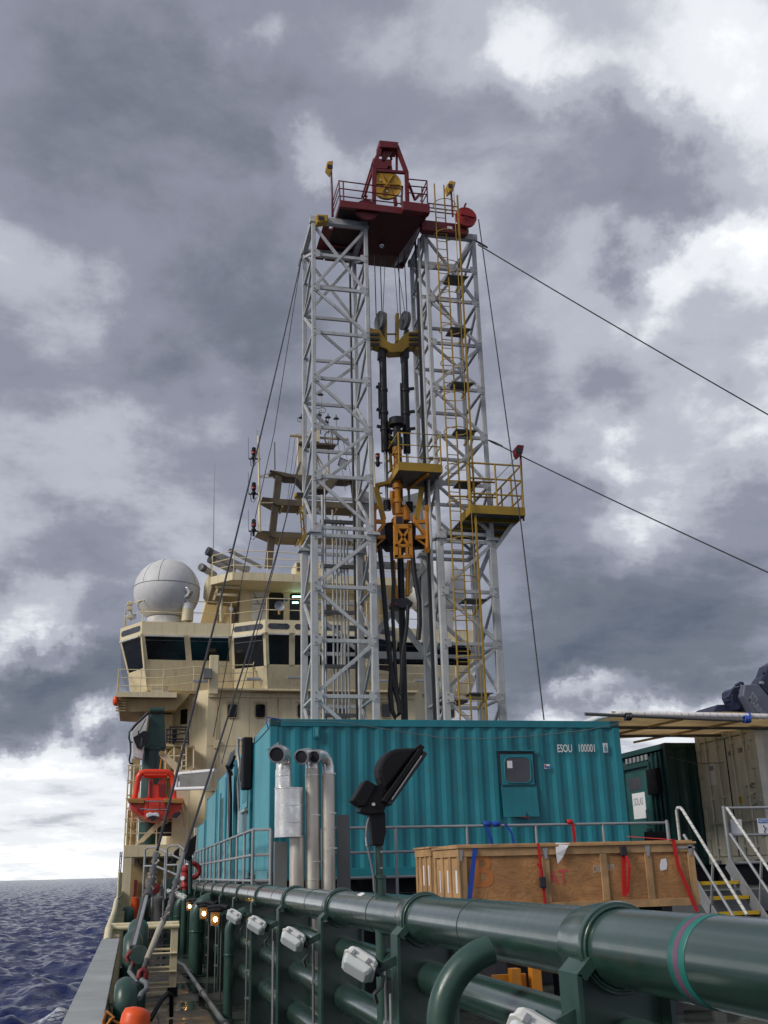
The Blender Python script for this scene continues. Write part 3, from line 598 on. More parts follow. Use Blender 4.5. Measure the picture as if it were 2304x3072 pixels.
wn = bx('window_box', (w0.x, CY0 - .012, w1.z), (w1.x, CY0 + .06, w0.z), 'blackpaint', cA)
bx('frame', (w0.x + .03, CY0 - .022, w1.z), (w1.x - .03, CY0 - .0125, w0.z - .05), 'teal', wn)
def rrect(cx, cz, w, h, r, y, n=5):
    out = []
    for sx, sz, t in ((1, -1, -90), (1, 1, 0), (-1, 1, 90), (-1, -1, 180)):
        for i in range(n + 1):
            a = rad(t + 90 * i / n); out.append(V((cx + sx * (w / 2 - r) + r * math.cos(a), y, cz + sz * (h / 2 - r) + r * math.sin(a))))
    return out
wc = ((w0.x + w1.x) / 2, (w0.z + w1.z) / 2 - .035)
MB().prism(rrect(wc[0], wc[1], .44, .40, .09, CY0 - .030), (0, .007, 0)).build('pane', 'glass_grey', wn)
pth('gasket', rrect(wc[0], wc[1], .46, .42, .10, CY0 - .028), .010, 'teal', wn, 6, True)
bx('sticker', (wc[0] - .18, CY0 - .033, wc[1] + .03), (wc[0] - .09, CY0 - .031, wc[1] + .15), 'paper', wn)
s0, s1 = P(1502, 2356, CY0), P(1614, 2450, CY0)
MB().prism([(s0.x, CY0 - .02, s0.z), (s1.x, CY0 - .02, s0.z), (s1.x + .01, CY0 - .05, s1.z), (s0.x + .01, CY0 - .05, s1.z)], (0, .02, 0)).build('shutter', 'teal', cA)
bx('hinge', (s0.x + .02, CY0 - .032, s0.z - .015), (s1.x - .02, CY0 - .021, s0.z + .0), 'teal_dark', cA); q = P(1579, 2437, CY0 - .07); br('latch', q, q + V((.02, 0, -.09)), .012, 'black', cA); br('latch', q + V((-.1, 0, -.07)), q + V((.06, 0, -.085)), .02, 'red_dull', cA)
bx('drip_rail', (w0.x - .02, CY0 - .04, w0.z), (w1.x + .02, CY0 - .0, w0.z + .02), 'teal', cA)
q = P(1633, 2300, CY0); bx('sticker', (q.x, CY0 - .004, q.z - .035), (q.x + .10, CY0 - .002, q.z + .04), 'paper', cA); bx('sticker_print', (q.x + .004, CY0 - .006, q.z - .02), (q.x + .03, CY0 - .0045, q.z + .03), 'red_bright', cA); bx('sticker_print', (q.x + .035, CY0 - .006, q.z - .03), (q.x + .095, CY0 - .0045, q.z + .01), 'noticeblue', cA)
q = P(948, 2195, CY0 - .03); bx('bracket', (q.x - .04, CY0 - .04, q.z - .10), (q.x + .06, CY0 + .0, q.z + .08), 'teal', cA, .006); bx('bracket_plate', (q.x - .015, CY0 - .047, q.z - .07), (q.x + .035, CY0 - .041, q.z + .05), 'teal_sunlit', cA)
pth('cable', [P(x, y, CY0 - .05) for x, y in ((830, 2164), (1000, 2166), (1060, 2172), (1200, 2195), (1330, 2214), (1450, 2217), (1600, 2208), (1750, 2192), (1860, 2170))], .006, 'greyplate', cA, 5)
pth('wire_loop', [P(x, y, CY0) for x, y in ((805, 2185), (800, 2170), (800, 2152), (830, 2156), (842, 2160))], .01, 'strap_blue', cA, 5)
for x in (2.2, 4, 6, 7.9): bx('bearer', (x - .1, CY0 + .1, PL + .002), (x + .1, CY0 + 2.3, -.105), 'blackpaint', cA)
# row behind it along the port side
rowlab = ['teal cabin container with ribbed end wall and small window, second in the row', 'teal flat-panelled container with doorway, third in the row', 'teal container at the far end of the row before the deckhouse', 'lowest and farthest teal container beside the rescue boat']
cB = container('cargo_container', rowlab[0], 2.05, 8.1, 19.75, 22.2, -.10, 2.33, 'teal', 'teal_sunlit', spitch=.14)
bx('window_frame', (2.035, 20.2, 1.2), (2.055, 21.1, 2.05), 'teal_sunlit', cB); bx('pane', (2.028, 20.3, 1.3), (2.034, 21.0, 1.95), 'teal', cB); bx('sill', (1.99, 20.15, 1.12), (2.05, 21.2, 1.17), 'galv', cB)
for y in (20.25, 20.5, 20.8): bx('cleat', (2.02, y, .75), (2.045, y + .03, 1.1), 'galv', cB)
def flatbox(label, y0, y1, z1, mat, seams=4, name='cargo_container'):
    g = thing(name, label, 'container', (5, (y0 + y1) / 2, PL)); bx('body', (2.07, y0, PL + .3), (8.1, y1, z1), mat, g, .02)
    n = seams
    for i in range(n): a = y0 + (y1 - y0) * i / n; b = y0 + (y1 - y0) * (i + 1) / n; bx('side_panel', (2.05, a + .02, PL + .35), (2.069, b - .02, z1 - .06), 'teal_sunlit', g, .004)
    for y in (y0, y1 - .1): bx('corner_post', (2.03, y, PL + .3), (2.09, y + .1, z1 + .01), 'teal_sunlit', g)
    bx('base', (2.1, y0 + .05, PL + .002), (8, y1 - .05, PL + .295), 'blackpaint', g)
    return g
cC = flatbox(rowlab[1], 23.0, 27.6, 2.33, 'teal'); bx('doorway', (2.043, 25.6, -.05), (2.049, 26.5, 1.75), 'teal_dark', cC); bx('door_frame', (2.01, 26.5, -.1), (2.05, 26.6, 1.9), 'teal_sunlit', cC); tb('downpipe', (1.98, 24.4, -.1), (1.98, 24.4, 2.1), .04, 'teal_sunlit', cC, 10)
cD = flatbox(rowlab[2], 28.2, 31.8, 2.12, 'teal', 3); cE = flatbox(rowlab[3], 32.6, 36, 1.55, 'teal', 2)
bx('end_post', (1.95, 36.2, PL + .01), (2.2, 36.6, 1.5), 'reefer_front', cE)
# bits between the units
ac = thing('cooling_unit', 'black cooling unit fixed high on the end of the teal container', 'unit', (1.98, 19.4, 1.3))
bx('body', (1.86, 19.30, 1.45), (2.04, 19.62, 2.38), 'black', ac, .03); bx('box', (1.92, 19.64, 1.9), (2.04, 19.74, 2.4), 'teal_dark', ac, .01)
pth('cable', [(1.9, 19.9, 2.4), (1.84, 20.0, 2.45), (1.84, 20.1, 2.2), (1.86, 19.95, 1.9), (1.9, 19.7, 1.5)], .03, 'galv', ac, 8)
cb = thing('cable_coil', 'grey coil of cable hanging between the two ribbed teal containers', 'cable', (1.95, 19.6, .8))
for i in range(9):
    a = i * .7; pth('loop', [(1.86 + .015 * i % .05, 19.72 + .06 * math.cos(a), 2.05), (1.82, 19.9 - .02 * i, 1.6), (1.85, 20.0 - .04 * i, 1.25 - .05 * (i % 3)), (1.85, 19.72 + .02 * i, 1.15 - .07 * (i % 4)), (1.84, 19.6, 1.5), (1.86, 19.68, 2.0)], .012, 'galv' if i % 2 else 'steel_dark', cb, 5)
bx('white_clip', (1.84, 19.7, .7), (1.88, 19.8, 1.1), 'paper', cb)
cw = thing('cable_bundle', 'tangle of dark hoses and blue straps between teal containers', 'cables', (1.9, 22.6, .5))
for i in range(8): pth('hose', [(1.98 - .02 * (i % 3), 22.3 + .09 * i, 2.35 - .05 * i), (1.9, 22.5 + .06 * i, 2.1), (1.93, 22.45 + .07 * i, 1.5 - .1 * (i % 3)), (1.95, 22.5, .6)], .035, ['black', 'galv', 'black', 'strap_blue'][i % 4], cw, 6)
fd = thing('floodlight', 'grey floodlight tilted up at the roof edge of the third teal container', 'floodlight', tuple(P(690, 2290, 22.6)))
px_prism('head', [(680, 2290), (690, 2258), (706, 2246), (703, 2272), (688, 2300)], 22.3, .3, 'greyplate', fd, .02); px_prism('arm', [(676, 2296), (690, 2296), (700, 2325), (690, 2330)], 22.4, .1, 'black', fd)
# ================================================================ ALUMINIUM EXHAUST DUCTS
def duct(label, segs, elbow, seams, mat='alu'):
    """segs: (px x, y top, y bottom, radius)"""
    Y = 15.5; b = P(segs[-1][0], segs[-1][2], Y); g = thing('exhaust_duct', label, 'duct', (b.x, Y, b.z), 'aluminium exhaust ducts')
    for k, (x, y0, y1, r) in enumerate(segs):
        t, bo = P(x, y0, Y), P(x, y1, Y); last = k == len(segs) - 1
        MB().tube((bo.x, Y, DECK if last else bo.z), (bo.x, Y, t.z), r, 28).build('pipe_section', 'alu_stain' if last else mat, g)
    for x, y, r in seams:
        q = P(x, y, Y); MB().lathe((q.x, Y, q.z - .008), (0, 0, 1), [(r, 0), (r + .006, .003), (r + .006, .013), (r, .016)], 28).build('seam_band', 'alu', g)
    pts, r, rim = elbow
    q = [P(x, y, Yy) for x, y, Yy in pts]
    o = MB().path(q, r, 24).build('elbow', mat, g)
    d = (q[-1] - q[-2]).normalized(); MB().lathe(q[-1] - d * .01, d, [(r, 0), (r + .012, .0), (r + .012, .03), (r * .92, .032), (r * .9, -.05)], 24).build('mouth_rim', 'galv', g)
    MB().lathe(q[-1] + d * .004, d, [(0, 0), (r * .93, 0)], 24).build('mouth', 'blackpaint', g)
    return g
a = duct('aluminium exhaust duct with fat silencer drum and round open mouth, leftmost', [(850, 2310, 2375, .118), (866, 2364, 2512, .205), (890, 2512, 2662, .105)],
     ([(850, 2320, 15.5), (851, 2295, 15.5), (853, 2278, 15.47), (850, 2262, 15.36), (840, 2258, 15.2), (831, 2263, 15.02)], .112, 1), [(850, 2328, .118), (850, 2360, .118), (868, 2418, .205), (868, 2468, .205), (866, 2366, .205), (868, 2510, .205)])
q = P(825, 2246, 15.1); MB().prism([P(803, 2248, 15.05), P(836, 2238, 15.05), P(836, 2225, 15.05)], (0, .16, 0)).build('rain_flap', 'galv', a)
duct('aluminium exhaust duct with black flared mouth, middle of the three', [(937, 2305, 2690, .102)],
     ([(937, 2315, 15.5), (936, 2290, 15.5), (932, 2272, 15.46), (924, 2264, 15.36), (914, 2266, 15.2), (905, 2270, 15.08)], .098, 1), [(937, 2326, .102), (940, 2446, .102), (942, 2585, .102), (938, 2640, .102)])
duct('slimmer aluminium exhaust duct bending towards the middle one, rightmost', [(986, 2322, 2690, .098)],
     ([(986, 2330, 15.5), (985, 2300, 15.5), (980, 2280, 15.48), (968, 2268, 15.42), (955, 2266, 15.3), (944, 2270, 15.16)], .088, 1), [(988, 2322, .1), (990, 2440, .1), (992, 2545, .1)])
for x, xx in ((842, 'left of the ducts'), (1030, 'right of the ducts')):
    q = P(x, 2445 if x > 900 else 2525, 15.75); tag(MB().box((q.x - .09, 15.72, DECK), (q.x + .09, 15.84, q.z)).build('steel_post', 'greyplate'), 'square grey steel post standing ' + xx, 'post')
# ================================================================ RAILINGS OF THE PLATFORM
RY = 16.0; RH = 1.07
railing('guard_rail', 'grey tubular guard rail in front of the teal container', [(2.75, RY, PL), (8.42, RY, PL)], RH, 'galv', 1.16, 3, .024)
gr = railing('guard_rail', 'grey guard rail following the port side of the teal containers', [(1.98, RY, PL), (1.72, RY + .06, PL), (1.72, 41, PL)], RH, 'galv', 1.25, 3, .024)
tb('end_post', (1.98, RY, PL), (1.98, RY, PL + RH), .03, 'galv', gr)
sr = thing('access_rail', 'grey hoop rails at the foot of the forward stair beside the guard rail', 'railing', (1.0, 33, PL))
for (x0, y0, x1, y1) in ((.35, 33, 1.3, 31), (.95, 31.5, 1.6, 29.5)):
    pth('hoop', [(x0, y0, -.6), (x0, y0, .75), (x0 + .08, y0 - .1, .82), (x0 + .3, y0 - .4, .82), (x1, y1, .45)], .026, 'galv', sr, 8); pth('mid_rail', [(x0, y0, .3), (x0 + .3, y0 - .4, .3), (x1, y1, .0)], .03, 'galv', sr, 8)
for x in (.35, .62, .95): tb('post', (x, 33, DECK), (x, 33, .7), .035, 'galv', sr)
# straps knotted on the rail
def strap(name, label, mat, parts):
    g = thing(name, label, 'strap', tuple(V(parts[0][1][0])), None)
    for nm, pts, w in parts:
        m = MB()
        for a, b in zip(pts[:-1], pts[1:]): m.bar(a, b, w, .006, up=(0, 0, 1) if min(V(a).z, V(b).z) > .26 and V(b).y < 14 else (0, -1, 0))
        m.build(nm, mat, g)
    return g
def R_(x, y, dy=0): return P(x, y, RY - .03 + dy)
kb = strap('cargo_strap', 'blue lashing strap knotted round the grey rail above the crate', 'strap_blue', [('tail', [R_(1458, 2478), R_(1475, 2522), R_(1478, 2560)], .05), ('tail', [R_(1515, 2470), R_(1535, 2500), R_(1542, 2540)], .035)])
MB().lathe(R_(1450, 2472) + V((0, .03, 0)), (1, 0, 0), [(.03, 0), (.045, .01), (.045, .12), (.035, .13), (.035, .17), (.045, .18), (.04, .27), (.03, .28)], 10).build('knot', 'strap_blue', kb)
kr = strap('cargo_strap', 'red lashing strap knotted round the grey rail above the crate', 'strap_red', [('tail', [R_(1717, 2468), R_(1722, 2500), R_(1726, 2545)], .055)])
MB().lathe(R_(1702, 2466) + V((0, .03, 0)), (1, 0, 0), [(.03, 0), (.042, .01), (.042, .09), (.03, .10)], 10).build('knot', 'strap_red', kr)
# ================================================================ WOODEN CRATES
KY = 12.5
k0, k1 = P(1372, 2550, KY), P(2086, 2524, KY); kb_ = -.50; zt = .255; X0, X1 = 3.80, 6.90
ck = thing('wooden_crate', 'long plywood crate with battens lashed by red and blue straps', 'crate', ((X0 + X1) / 2, KY + .5, kb_))
bx('core', (X0 + .03, KY + .03, kb_ + .02), (X1 - .03, KY + 1.07, zt - .05), 'wood', ck)
bats = [X0 + .05, X0 + 1.10, X0 + 1.86, X0 + 2.46, X1 - .05]
for a, b in zip(bats[:-1], bats[1:]): bx('plywood_panel', (a + .01, KY + .012, kb_ + .02), (b - .01, KY + .029, zt - .06), 'wood', ck)
for x in bats: bx('batten', (x - .045, KY - .008, kb_ + .09), (x + .045, KY + .011, zt - .125), 'batten', ck, .003)
bx('batten', (X0, KY - .010, zt - .122), (X1, KY + .010, zt - .03), 'batten', ck, .003); bx('batten', (X0, KY - .010, kb_), (X1, KY + .010, kb_ + .088), 'batten', ck, .003)
for y in (KY + .02, KY + .38, KY + .72, KY + 1.06): bx('batten', (X0 - .012, y - .04, kb_ + .09), (X0 + .008, y + .04, zt - .125), 'batten', ck, .003)
for z in (zt - .122, kb_): bx('batten', (X0 - .014, KY - .02, z), (X0 + .01, KY + 1.1, z + .09), 'batten', ck, .003)
for y in (KY + .06, KY + .42, KY + .76): bx('plywood_panel', (X0 + .009, y, kb_ + .09), (X0 + .028, y + .28, zt - .125), 'batten', ck)
bx('lid', (X0 - .03, KY - .03, zt - .028), (X1 + .03, KY + 1.12, zt), 'batten', ck, .004)
for i in range(4): bx('lid_board', (X0 - .02 + .02 * i, KY + .02 + i * .27, zt + .001), (X1 - .03 * i, KY + .25 + i * .27, zt + .018), 'batten', ck, .003)
for x in (X0 + .02, bats[1], bats[3], X1 - .06): MB().prism([(x - .035, KY - .012, zt - .04), (x + .035, KY - .012, zt - .04), (x + .012, KY - .012, zt - .17), (x - .012, KY - .012, zt - .17)], (0, -.006, 0)).build('corner_bracket', 'galv', ck)
bx('corner_bracket', (X1 - .24, KY - .018, zt - .085), (X1 + .01, KY - .011, zt - .06), 'galv', ck)
tp = thing('plastic_sheet', 'white plastic sheet pinned to the front of the crate', 'sheet', tuple(P(1690, 2575, KY - .03)))
MB().add([P(1666, 2528, KY - .02), P(1710, 2530, KY - .02), P(1700, 2545, KY - .05), P(1690, 2570, KY - .03), P(1673, 2592, KY - .045), P(1668, 2560, KY - .03)], [(0, 1, 2, 5), (5, 2, 3), (5, 3, 4)]).build('sheet', 'paper', tp)
MB().prism([P(x, y, KY + .006) for x, y in ((1984, 2578), (1998, 2575), (2002, 2592), (2000, 2608), (1983, 2612), (1980, 2600))], (0, .005, 0)).build('paper_label', 'paper', ck)
for y0, y1, x in ((KY + .12, KY + .18, 0), (KY + .5, KY + .55, 0), (KY + .85, KY + .88, 0)): bx('paper_label', (X0 + .004, y0, -.28), (X0 + .0085, y1, -.02), 'paper', ck)
text('B', P(1420, 2660, KY + .0105), (1, 0, .0), (0, 0, 1), .36, 'ply_paint_o', ck, 'stencil_mark', .9); text('AT', P(1645, 2655, KY + .0105), (1, 0, .05), (0, 0, 1), .16, 'ply_paint_r', ck, 'stencil_mark', .9); text('1', P(1810, 2660, KY + .0105), (1, 0, .05), (0, 0, 1), .18, 'ply_paint_r', ck, 'stencil_mark', .6)
text('D8', P(1778, 2618, KY + .0105), (1, 0, .06), (.1, 0, 1), .08, 'chalk', ck, 'chalk_mark', .8); text('4/2/09', P(1812, 2612, KY + .0105), (1, 0, .06), (.1, 0, 1), .07, 'chalk', ck, 'chalk_mark', .55)
for x in (4.2, 5.3, 6.4): bx('bearer', (x, KY + .05, DECK + .001), (x + .14, KY + 1.05, kb_ - .002), 'blackpaint', ck)
c2 = thing('wooden_crate', 'plain plywood crate standing behind the left end of the long crate', 'crate', (4.2, 14.2, kb_))
bx('core', (3.82, 13.78, kb_), (5.4, 14.55, .26), 'batten', c2)
for y in (13.78, 14.02, 14.26, 14.47): bx('batten', (3.80, y, kb_ + .02), (3.819, y + .08, .16), 'batten', c2, .003)
bx('batten', (3.795, 13.77, .162), (3.82, 14.56, .26), 'batten', c2, .003)
for x in (3.82, 4.04): bx('batten', (x, 13.762, kb_ + .02), (x + .08, 13.779, .16), 'batten', c2, .003)
bx('batten', (3.80, 13.76, .162), (5.4, 13.779, .25), 'batten', c2, .003); bx('lid', (3.78, 13.75, .262), (5.42, 14.58, .285), 'batten', c2)
for yy in (13.9, 14.16): bx('paper_label', (3.812, yy, -.2), (3.8195, yy + .05, .05), 'paper', c2)
bx('bearer', (3.9, 13.9, DECK + .001), (5.2, 14.6, kb_ - .002), 'blackpaint', c2)
S = lambda x, y, d=0: P(x, y, KY - .028 - d)
strap('cargo_strap', 'blue strap running down the left front of the long crate', 'strap_blue', [('webbing', [S(1427, 2540, -.03), S(1425, 2548), S(1408, 2700)], .055)])
g = strap('cargo_strap', 'red ratchet strap hanging slack near the spray painted letters', 'strap_red', [('webbing', [S(1614, 2530), S(1618, 2560), S(1622, 2590), S(1626, 2625), S(1637, 2720)], .035), ('slack_tail', [S(1612, 2590, .02), S(1622, 2606, .02), S(1624, 2640, .02)], .03)])
q = S(1628, 2646, .02); bx('ratchet', (q.x - .04, q.y - .02, q.z - .07), (q.x + .04, q.y + .02, q.z + .06), 'blackpaint', g, .01)
g = strap('cargo_strap', 'doubled red strap with black buckle over the crate middle batten', 'strap_red', [('webbing', [S(1868, 2530, -.02), S(1870, 2560), S(1874, 2690)], .06), ('slack_tail', [S(1876, 2560, .03), S(1888, 2600, .05), S(1884, 2680, .03)], .035)])
q = S(1870, 2550, .02); bx('buckle', (q.x - .04, q.y - .02, q.z - .07), (q.x + .04, q.y + .02, q.z + .05), 'blackpaint', g, .01)
strap('cargo_strap', 'red strap slanting down the right end of the crate', 'strap_red', [('webbing', [P(1885, 2514, KY + .6) + V((0, 0, .02)), S(2020, 2522) + V((0, 0, .012)), S(2035, 2600), S(2092, 2735)], .05)])
# ================================================================ STAIR
def taped(name, pts, r, parent, mat='tape'):
    pts = [V(p) for p in pts]; o = MB().path(pts, r, 10).build(name, mat, parent); hel = []
    L = 0; t = 0
    for a, b in zip(pts[:-1], pts[1:]):
        n = max(2, int((b - a).length / .012)); d, u, w = MB().frame(a, b)
        for i in range(n): t += .75; hel.append(a.lerp(b, i / n) + (u * math.cos(t) + w * math.sin(t)) * (r * 1.0))
    MB().path(hel, r * .2, 4).build('tape_wrap', 'galv', o); return o
st = thing('stair', 'grey steel stair with yellow treads leading up to the container platform', 'stair', (8.95, 15.1, DECK))
SX0, SX1 = 8.60, 9.32; top = V((0, 15.75, -.10))
for i in range(7):
    y = 15.62 - .24 * i; z = -.29 - .215 * i
    if z < DECK: break
    t = bx('tread', (SX0, y - .02, z - .03), (SX1, y + .24, z), 'greyplate', st); bx('nosing', (SX0 + .004, y - .028, z - .045), (SX1 - .004, y - .0205, z + .004), 'step_yellow', t)
    bx('nosing', (SX0 + .004, y - .02, z + .0005), (SX1 - .004, y + .03, z + .006), 'step_yellow', t)
for x in (SX0 - .05, SX1 + .03): br('stringer', (x, 15.9, -.02), (x, 14.25, -1.62), .03, 'galv', st, h=.20)
for x, tp_ in ((SX0 - .05, True), (SX1 + .05, True)):
    a, b = V((x, 15.75, .83)), V((x, 14.2, -.72))
    if x < 9: taped('handrail', [(x, 15.9, .15), (x, 15.9, .80), (x, 15.86, .84), (x, 15.76, .84), a + V((0, -.06, -.04)), b], .024, st)
    else: taped('handrail', [a, b], .024, st)
    pth('mid_rail', [(x, 15.75, .42), (x, 14.2, -1.12)], .024, 'galv', st, 8); br('brace', (x, 15.2, -.75), (x, 14.95, .02), .03, 'galv', st)
tb('post', (SX0 - .22, 15.95, PL), (SX0 - .22, 15.95, .66), .026, 'galv', st); tb('post', (SX1 + .05, 15.85, PL), (SX1 + .05, 15.85, .86), .03, 'galv', st)
railing('guard_rail', 'grey guard rail carrying two notices beside the stair', [(9.42, 15.9, PL), (12.5, 15.9, PL)], 1.28, 'galv', 1.5, 3, .026)
def notice(name, label, x0, x1, z0, z1):
    g = thing(name, label, 'sign', (x0, 15.95, z0)); bx('board', (x0, 15.93, z0), (x1, 15.94, z1), 'paper', g); return g
q0, q1 = P(2191, 2458, 15.93), P(2231, 2508, 15.93); notice('blank_notice', 'plain white sheet fixed to the guard rail by the stair', q0.x, q0.x + .20, q1.z, q0.z)
q0, q1 = P(2272, 2455, 15.93), P(2310, 2503, 15.93); g = notice('notice_sign', 'white notice with blue NOTICE heading at the right edge', q0.x, q0.x + .26, q1.z, q0.z)
bx('heading', (q0.x + .008, 15.926, q0.z - .075), (q0.x + .25, 15.9295, q0.z - .006), 'noticeblue', g); text('NOTICE', (q0.x + .015, 15.925, q0.z - .062), (1, 0, 0), (0, 0, 1), .045, 'paper', g, squash=.8)
pth('pictogram', [(q0.x + .09, 15.926, q0.z - .11), (q0.x + .10, 15.926, q0.z - .15), (q0.x + .13, 15.926, q0.z - .16), (q0.x + .09, 15.926, q0.z - .21), (q0.x + .11, 15.926, q0.z - .23)], .007, 'ink', g, 5); bx('pictogram', (q0.x + .14, 15.926, q0.z - .16), (q0.x + .155, 15.9295, q0.z - .15), 'ink', g)
ch = thing('stool', 'black chair on the platform behind the stair', 'chair', (9.2, 17.6, PL))
bx('backrest', (8.95, 17.9, .0), (9.4, 17.95, .55), 'black', ch, .04); bx('seat', (8.95, 17.4, -.02), (9.6, 17.95, .05), 'black', ch, .02)
for x in (9.0, 9.5):
    for y in (17.45, 17.9): tb('leg', (x, y, PL), (x, y, -.02), .02, 'black', ch)
# ================================================================ DARK GREEN AND WHITE CONTAINERS, RIGHT
gG = container('cargo_container', 'dark green container with a door, between teal and white ones', 11.32, 17.3, 21.25, 23.6, -.05, 2.52, 'dkgreen', 'dkgreen', skip=('port',), pitch=.3)
bx('end_wall', (11.33, 21.37, .1), (11.36, 23.48, 2.3), 'dkgreen', gG)
DX = 11.32; d = bx('door', (DX - .03, 22.1, .0), (DX + .009, 23.3, 2.02), 'door_green', gG, .006)
for (y0, y1, z0, z1) in ((22.02, 22.095, 0, 2.1), (23.305, 23.38, 0, 2.1), (22.02, 23.38, 2.105, 2.19)): bx('door_frame', (DX - .05, y0, z0), (DX + .009, y1, z1), 'dkgreen', gG, .005)
bx('window_pane', (DX - .034, 22.5, 1.62), (DX - .0305, 23.15, 1.9), 'glass_grey', d); bx('paper_sign', (DX - .036, 22.38, .98), (DX - .0305, 23.02, 1.55), 'paper', d)
text('SOLAS', (DX - .036, 22.96, 1.28), (0, -1, 0), (0, 0, 1), .16, 'inkgrey', d, squash=.72, thick=.0015)
pth('handle', [(DX - .03, 22.28, 1.15), (DX - .09, 22.28, 1.15), (DX - .09, 22.28, .82), (DX - .03, 22.28, .82)], .012, 'blackpaint', d, 6); bx('latch', (DX - .06, 22.2, .70), (DX - .031, 22.42, .75), 'blackpaint', d); bx('padlock', (DX - .06, 22.24, .52), (DX - .031, 22.32, .64), 'galv', d)
for y in (21.45, 21.62, 21.85): br('rib', (DX - .02, y, .05), (DX - .02, y, 2.35), .07, 'dkgreen', gG, h=.06)
bx('control_box', (DX - .16, 21.5, 1.45), (DX - .055, 21.98, 2.0), 'black', gG, .01)
for i in range(6): bx('vent_slot', (DX - .03, 22.1 + i * .2, 2.24), (DX + .005, 22.2 + i * .2, 2.36), 'galv', gG)
gW = thing('cargo_container', 'dirty white container with double doors and locking bars, at right', 'container', (15, 20, -.05))
WX, WY0, WY1, WZ0, WZ1 = 12.0, 18.8, 21.08, -.05, 2.62
bx('body', (WX + .06, WY0, WZ0 + .05), (18, WY1, WZ1 - .02), 'reefer_front', gW, .01)
MB().corr((WX + .2, WY0 - .004, WZ0 + .16), (1, 0, 0), 5.6, (0, 0, 2.3), (0, -1, 0), -.03, .3).build('side_wall', 'reefer_front', gW)
for y in (WY0 - .03, WY1 - .09): bx('corner_post', (WX - .01, y, WZ0), (WX + .14, y + .14, WZ1), 'reefer_front', gW, .01)
bx('header', (WX, WY0 + .12, WZ1 - .16), (WX + .055, WY1 - .1, WZ1), 'reefer', gW, .006); bx('sill', (WX - .01, WY0 + .12, WZ0), (WX + .055, WY1 - .1, WZ0 + .14), 'reefer', gW, .006)
ym = (WY0 + WY1) / 2
for (a, b) in ((WY0 + .13, ym - .012), (ym + .012, WY1 - .11)):
    dd = bx('door_leaf', (WX + .01, a, WZ0 + .155), (WX + .05, b, WZ1 - .175), 'reefer', gW, .008)
    for t in (.28, .72):
        y = a + (b - a) * t; tb('locking_bar', (WX - .03, y, WZ0 + .05), (WX - .03, y, WZ1 - .06), .02, 'reefer_front', dd, 10)
        for z in (.25, 1.25, 2.3): bx('bar_guide', (WX - .055, y - .04, z), (WX + .009, y + .04, z + .06), 'reefer_front', dd)
        bx('cam_keeper', (WX - .05, y - .07, WZ0 + .01), (WX + .0, y + .07, WZ0 + .08), 'greyplate', dd)
    bx('door_handle', (WX - .065, a + .12, .75), (WX - .04, b - .12, .79), 'reefer_front', dd)
    hy = WY0 + .06 if a < ym - .5 else WY1 - .14
    for z in (.45, 1.1, 1.75, 2.3): bx('hinge', (WX - .03, hy - .02, z), (WX + .005, hy + .16, z + .16), 'reefer_front', dd, .006)
bx('base_frame', (WX + .1, WY0 + .06, PL + .002), (17.9, WY1 - .06, WZ0 + .045), 'blackpaint', gW); bx('base_frame', (11.4, 21.3, PL + .002), (17.2, 23.5, -.055), 'blackpaint', gG)
for y in (ym,): bx('door_gasket', (WX - .002, y - .011, WZ0 + .16), (WX + .012, y + .011, WZ1 - .18), 'blackpaint', gW)
tx = lambda s, y, z, h, m='ink', sq=.62: text(s, (WX + .0095, y, z), (0, -1, 0), (0, 0, 1), h, m, gW, squash=sq, thick=.003)
tx('NSCU', 19.87, 2.08, .10); tx('310007', 19.50, 2.10, .10); tx('2', 19.1, 2.12, .10)
tx('MAX.GROSS', 19.36, 1.40, .045); tx('24000 KG', 19.16, 1.44, .04); tx('52910 LB', 19.16, 1.37, .04); tx('TARE', 19.36, 1.2, .045); tx('2220 KG', 19.14, 1.24, .04); tx('4890 LB', 19.14, 1.17, .04); tx('MAX.CARGO', 19.36, 1.0, .045); tx('21780 KG', 19.16, 1.04, .04); tx('48020 LB', 19.16, .97, .04)
bx('sticker', (WX + .004, 19.56, 1.12), (WX + .0095, 19.68, 1.24), 'step_yellow', gW); bx('sticker', (WX + .004, 20.45, 1.55), (WX + .0095, 20.8, 2.0), 'paper', gW); bx('sticker', (WX + .002, 20.5, 1.85), (WX + .0035, 20.66, 1.95), 'inkgrey', gW)
pth('tie_line', [(11.35, 21.2, 2.2), (11.8, 20.8, 2.02), (WX - .04, 20.0, 1.96)], .008, 'steel_dark', gW, 5)
# ================================================================ AWNING
aw = thing('awning', 'tan tarpaulin awning on white pipe frame between the containers', 'awning', (10, 19, 2.5))
A0, A1 = P(1838, 2141, 17.4), P(2420, 2152, 17.4); B0, B1 = V((8.3, 21.4, 2.55)), V((12.6, 21.4, 2.62))
pth('edge_pipe', [B0, V((A0.x - .05, 17.8, A0.z)), A0 + V((.02, .1, .0)), A0 + V((.12, 0, .01)), A1], .05, 'pvc', aw, 12)
n = 60
for i in range(26): q = A0 + (A1 - A0) * ((i + 1) / 27); MB().path(arc(q, (.25, 0, 0), (0, 0, 0), 1, 90, 90, 1) if False else [q + V((.018 * math.sin(t * .8), math.cos(t) * .056, math.sin(t) * .056)) for t in [k * .7 for k in range(10)]], .004, 4).build('lashing', 'rope', aw)
m = MB(); nx, ny = 14, 8; vs = []
for j in range(ny + 1):
    for i in range(nx + 1):
        u, w = i / nx, j / ny; p = lerp(lerp(A0, A1, u), lerp(B0, B1 + V((.5, 0, 0)), u), w); p.z += .045 - .05 * abs(math.sin(w * 3.14 * 3)) - .03 * math.sin(u * 3.14 * 2.5); vs.append(p)
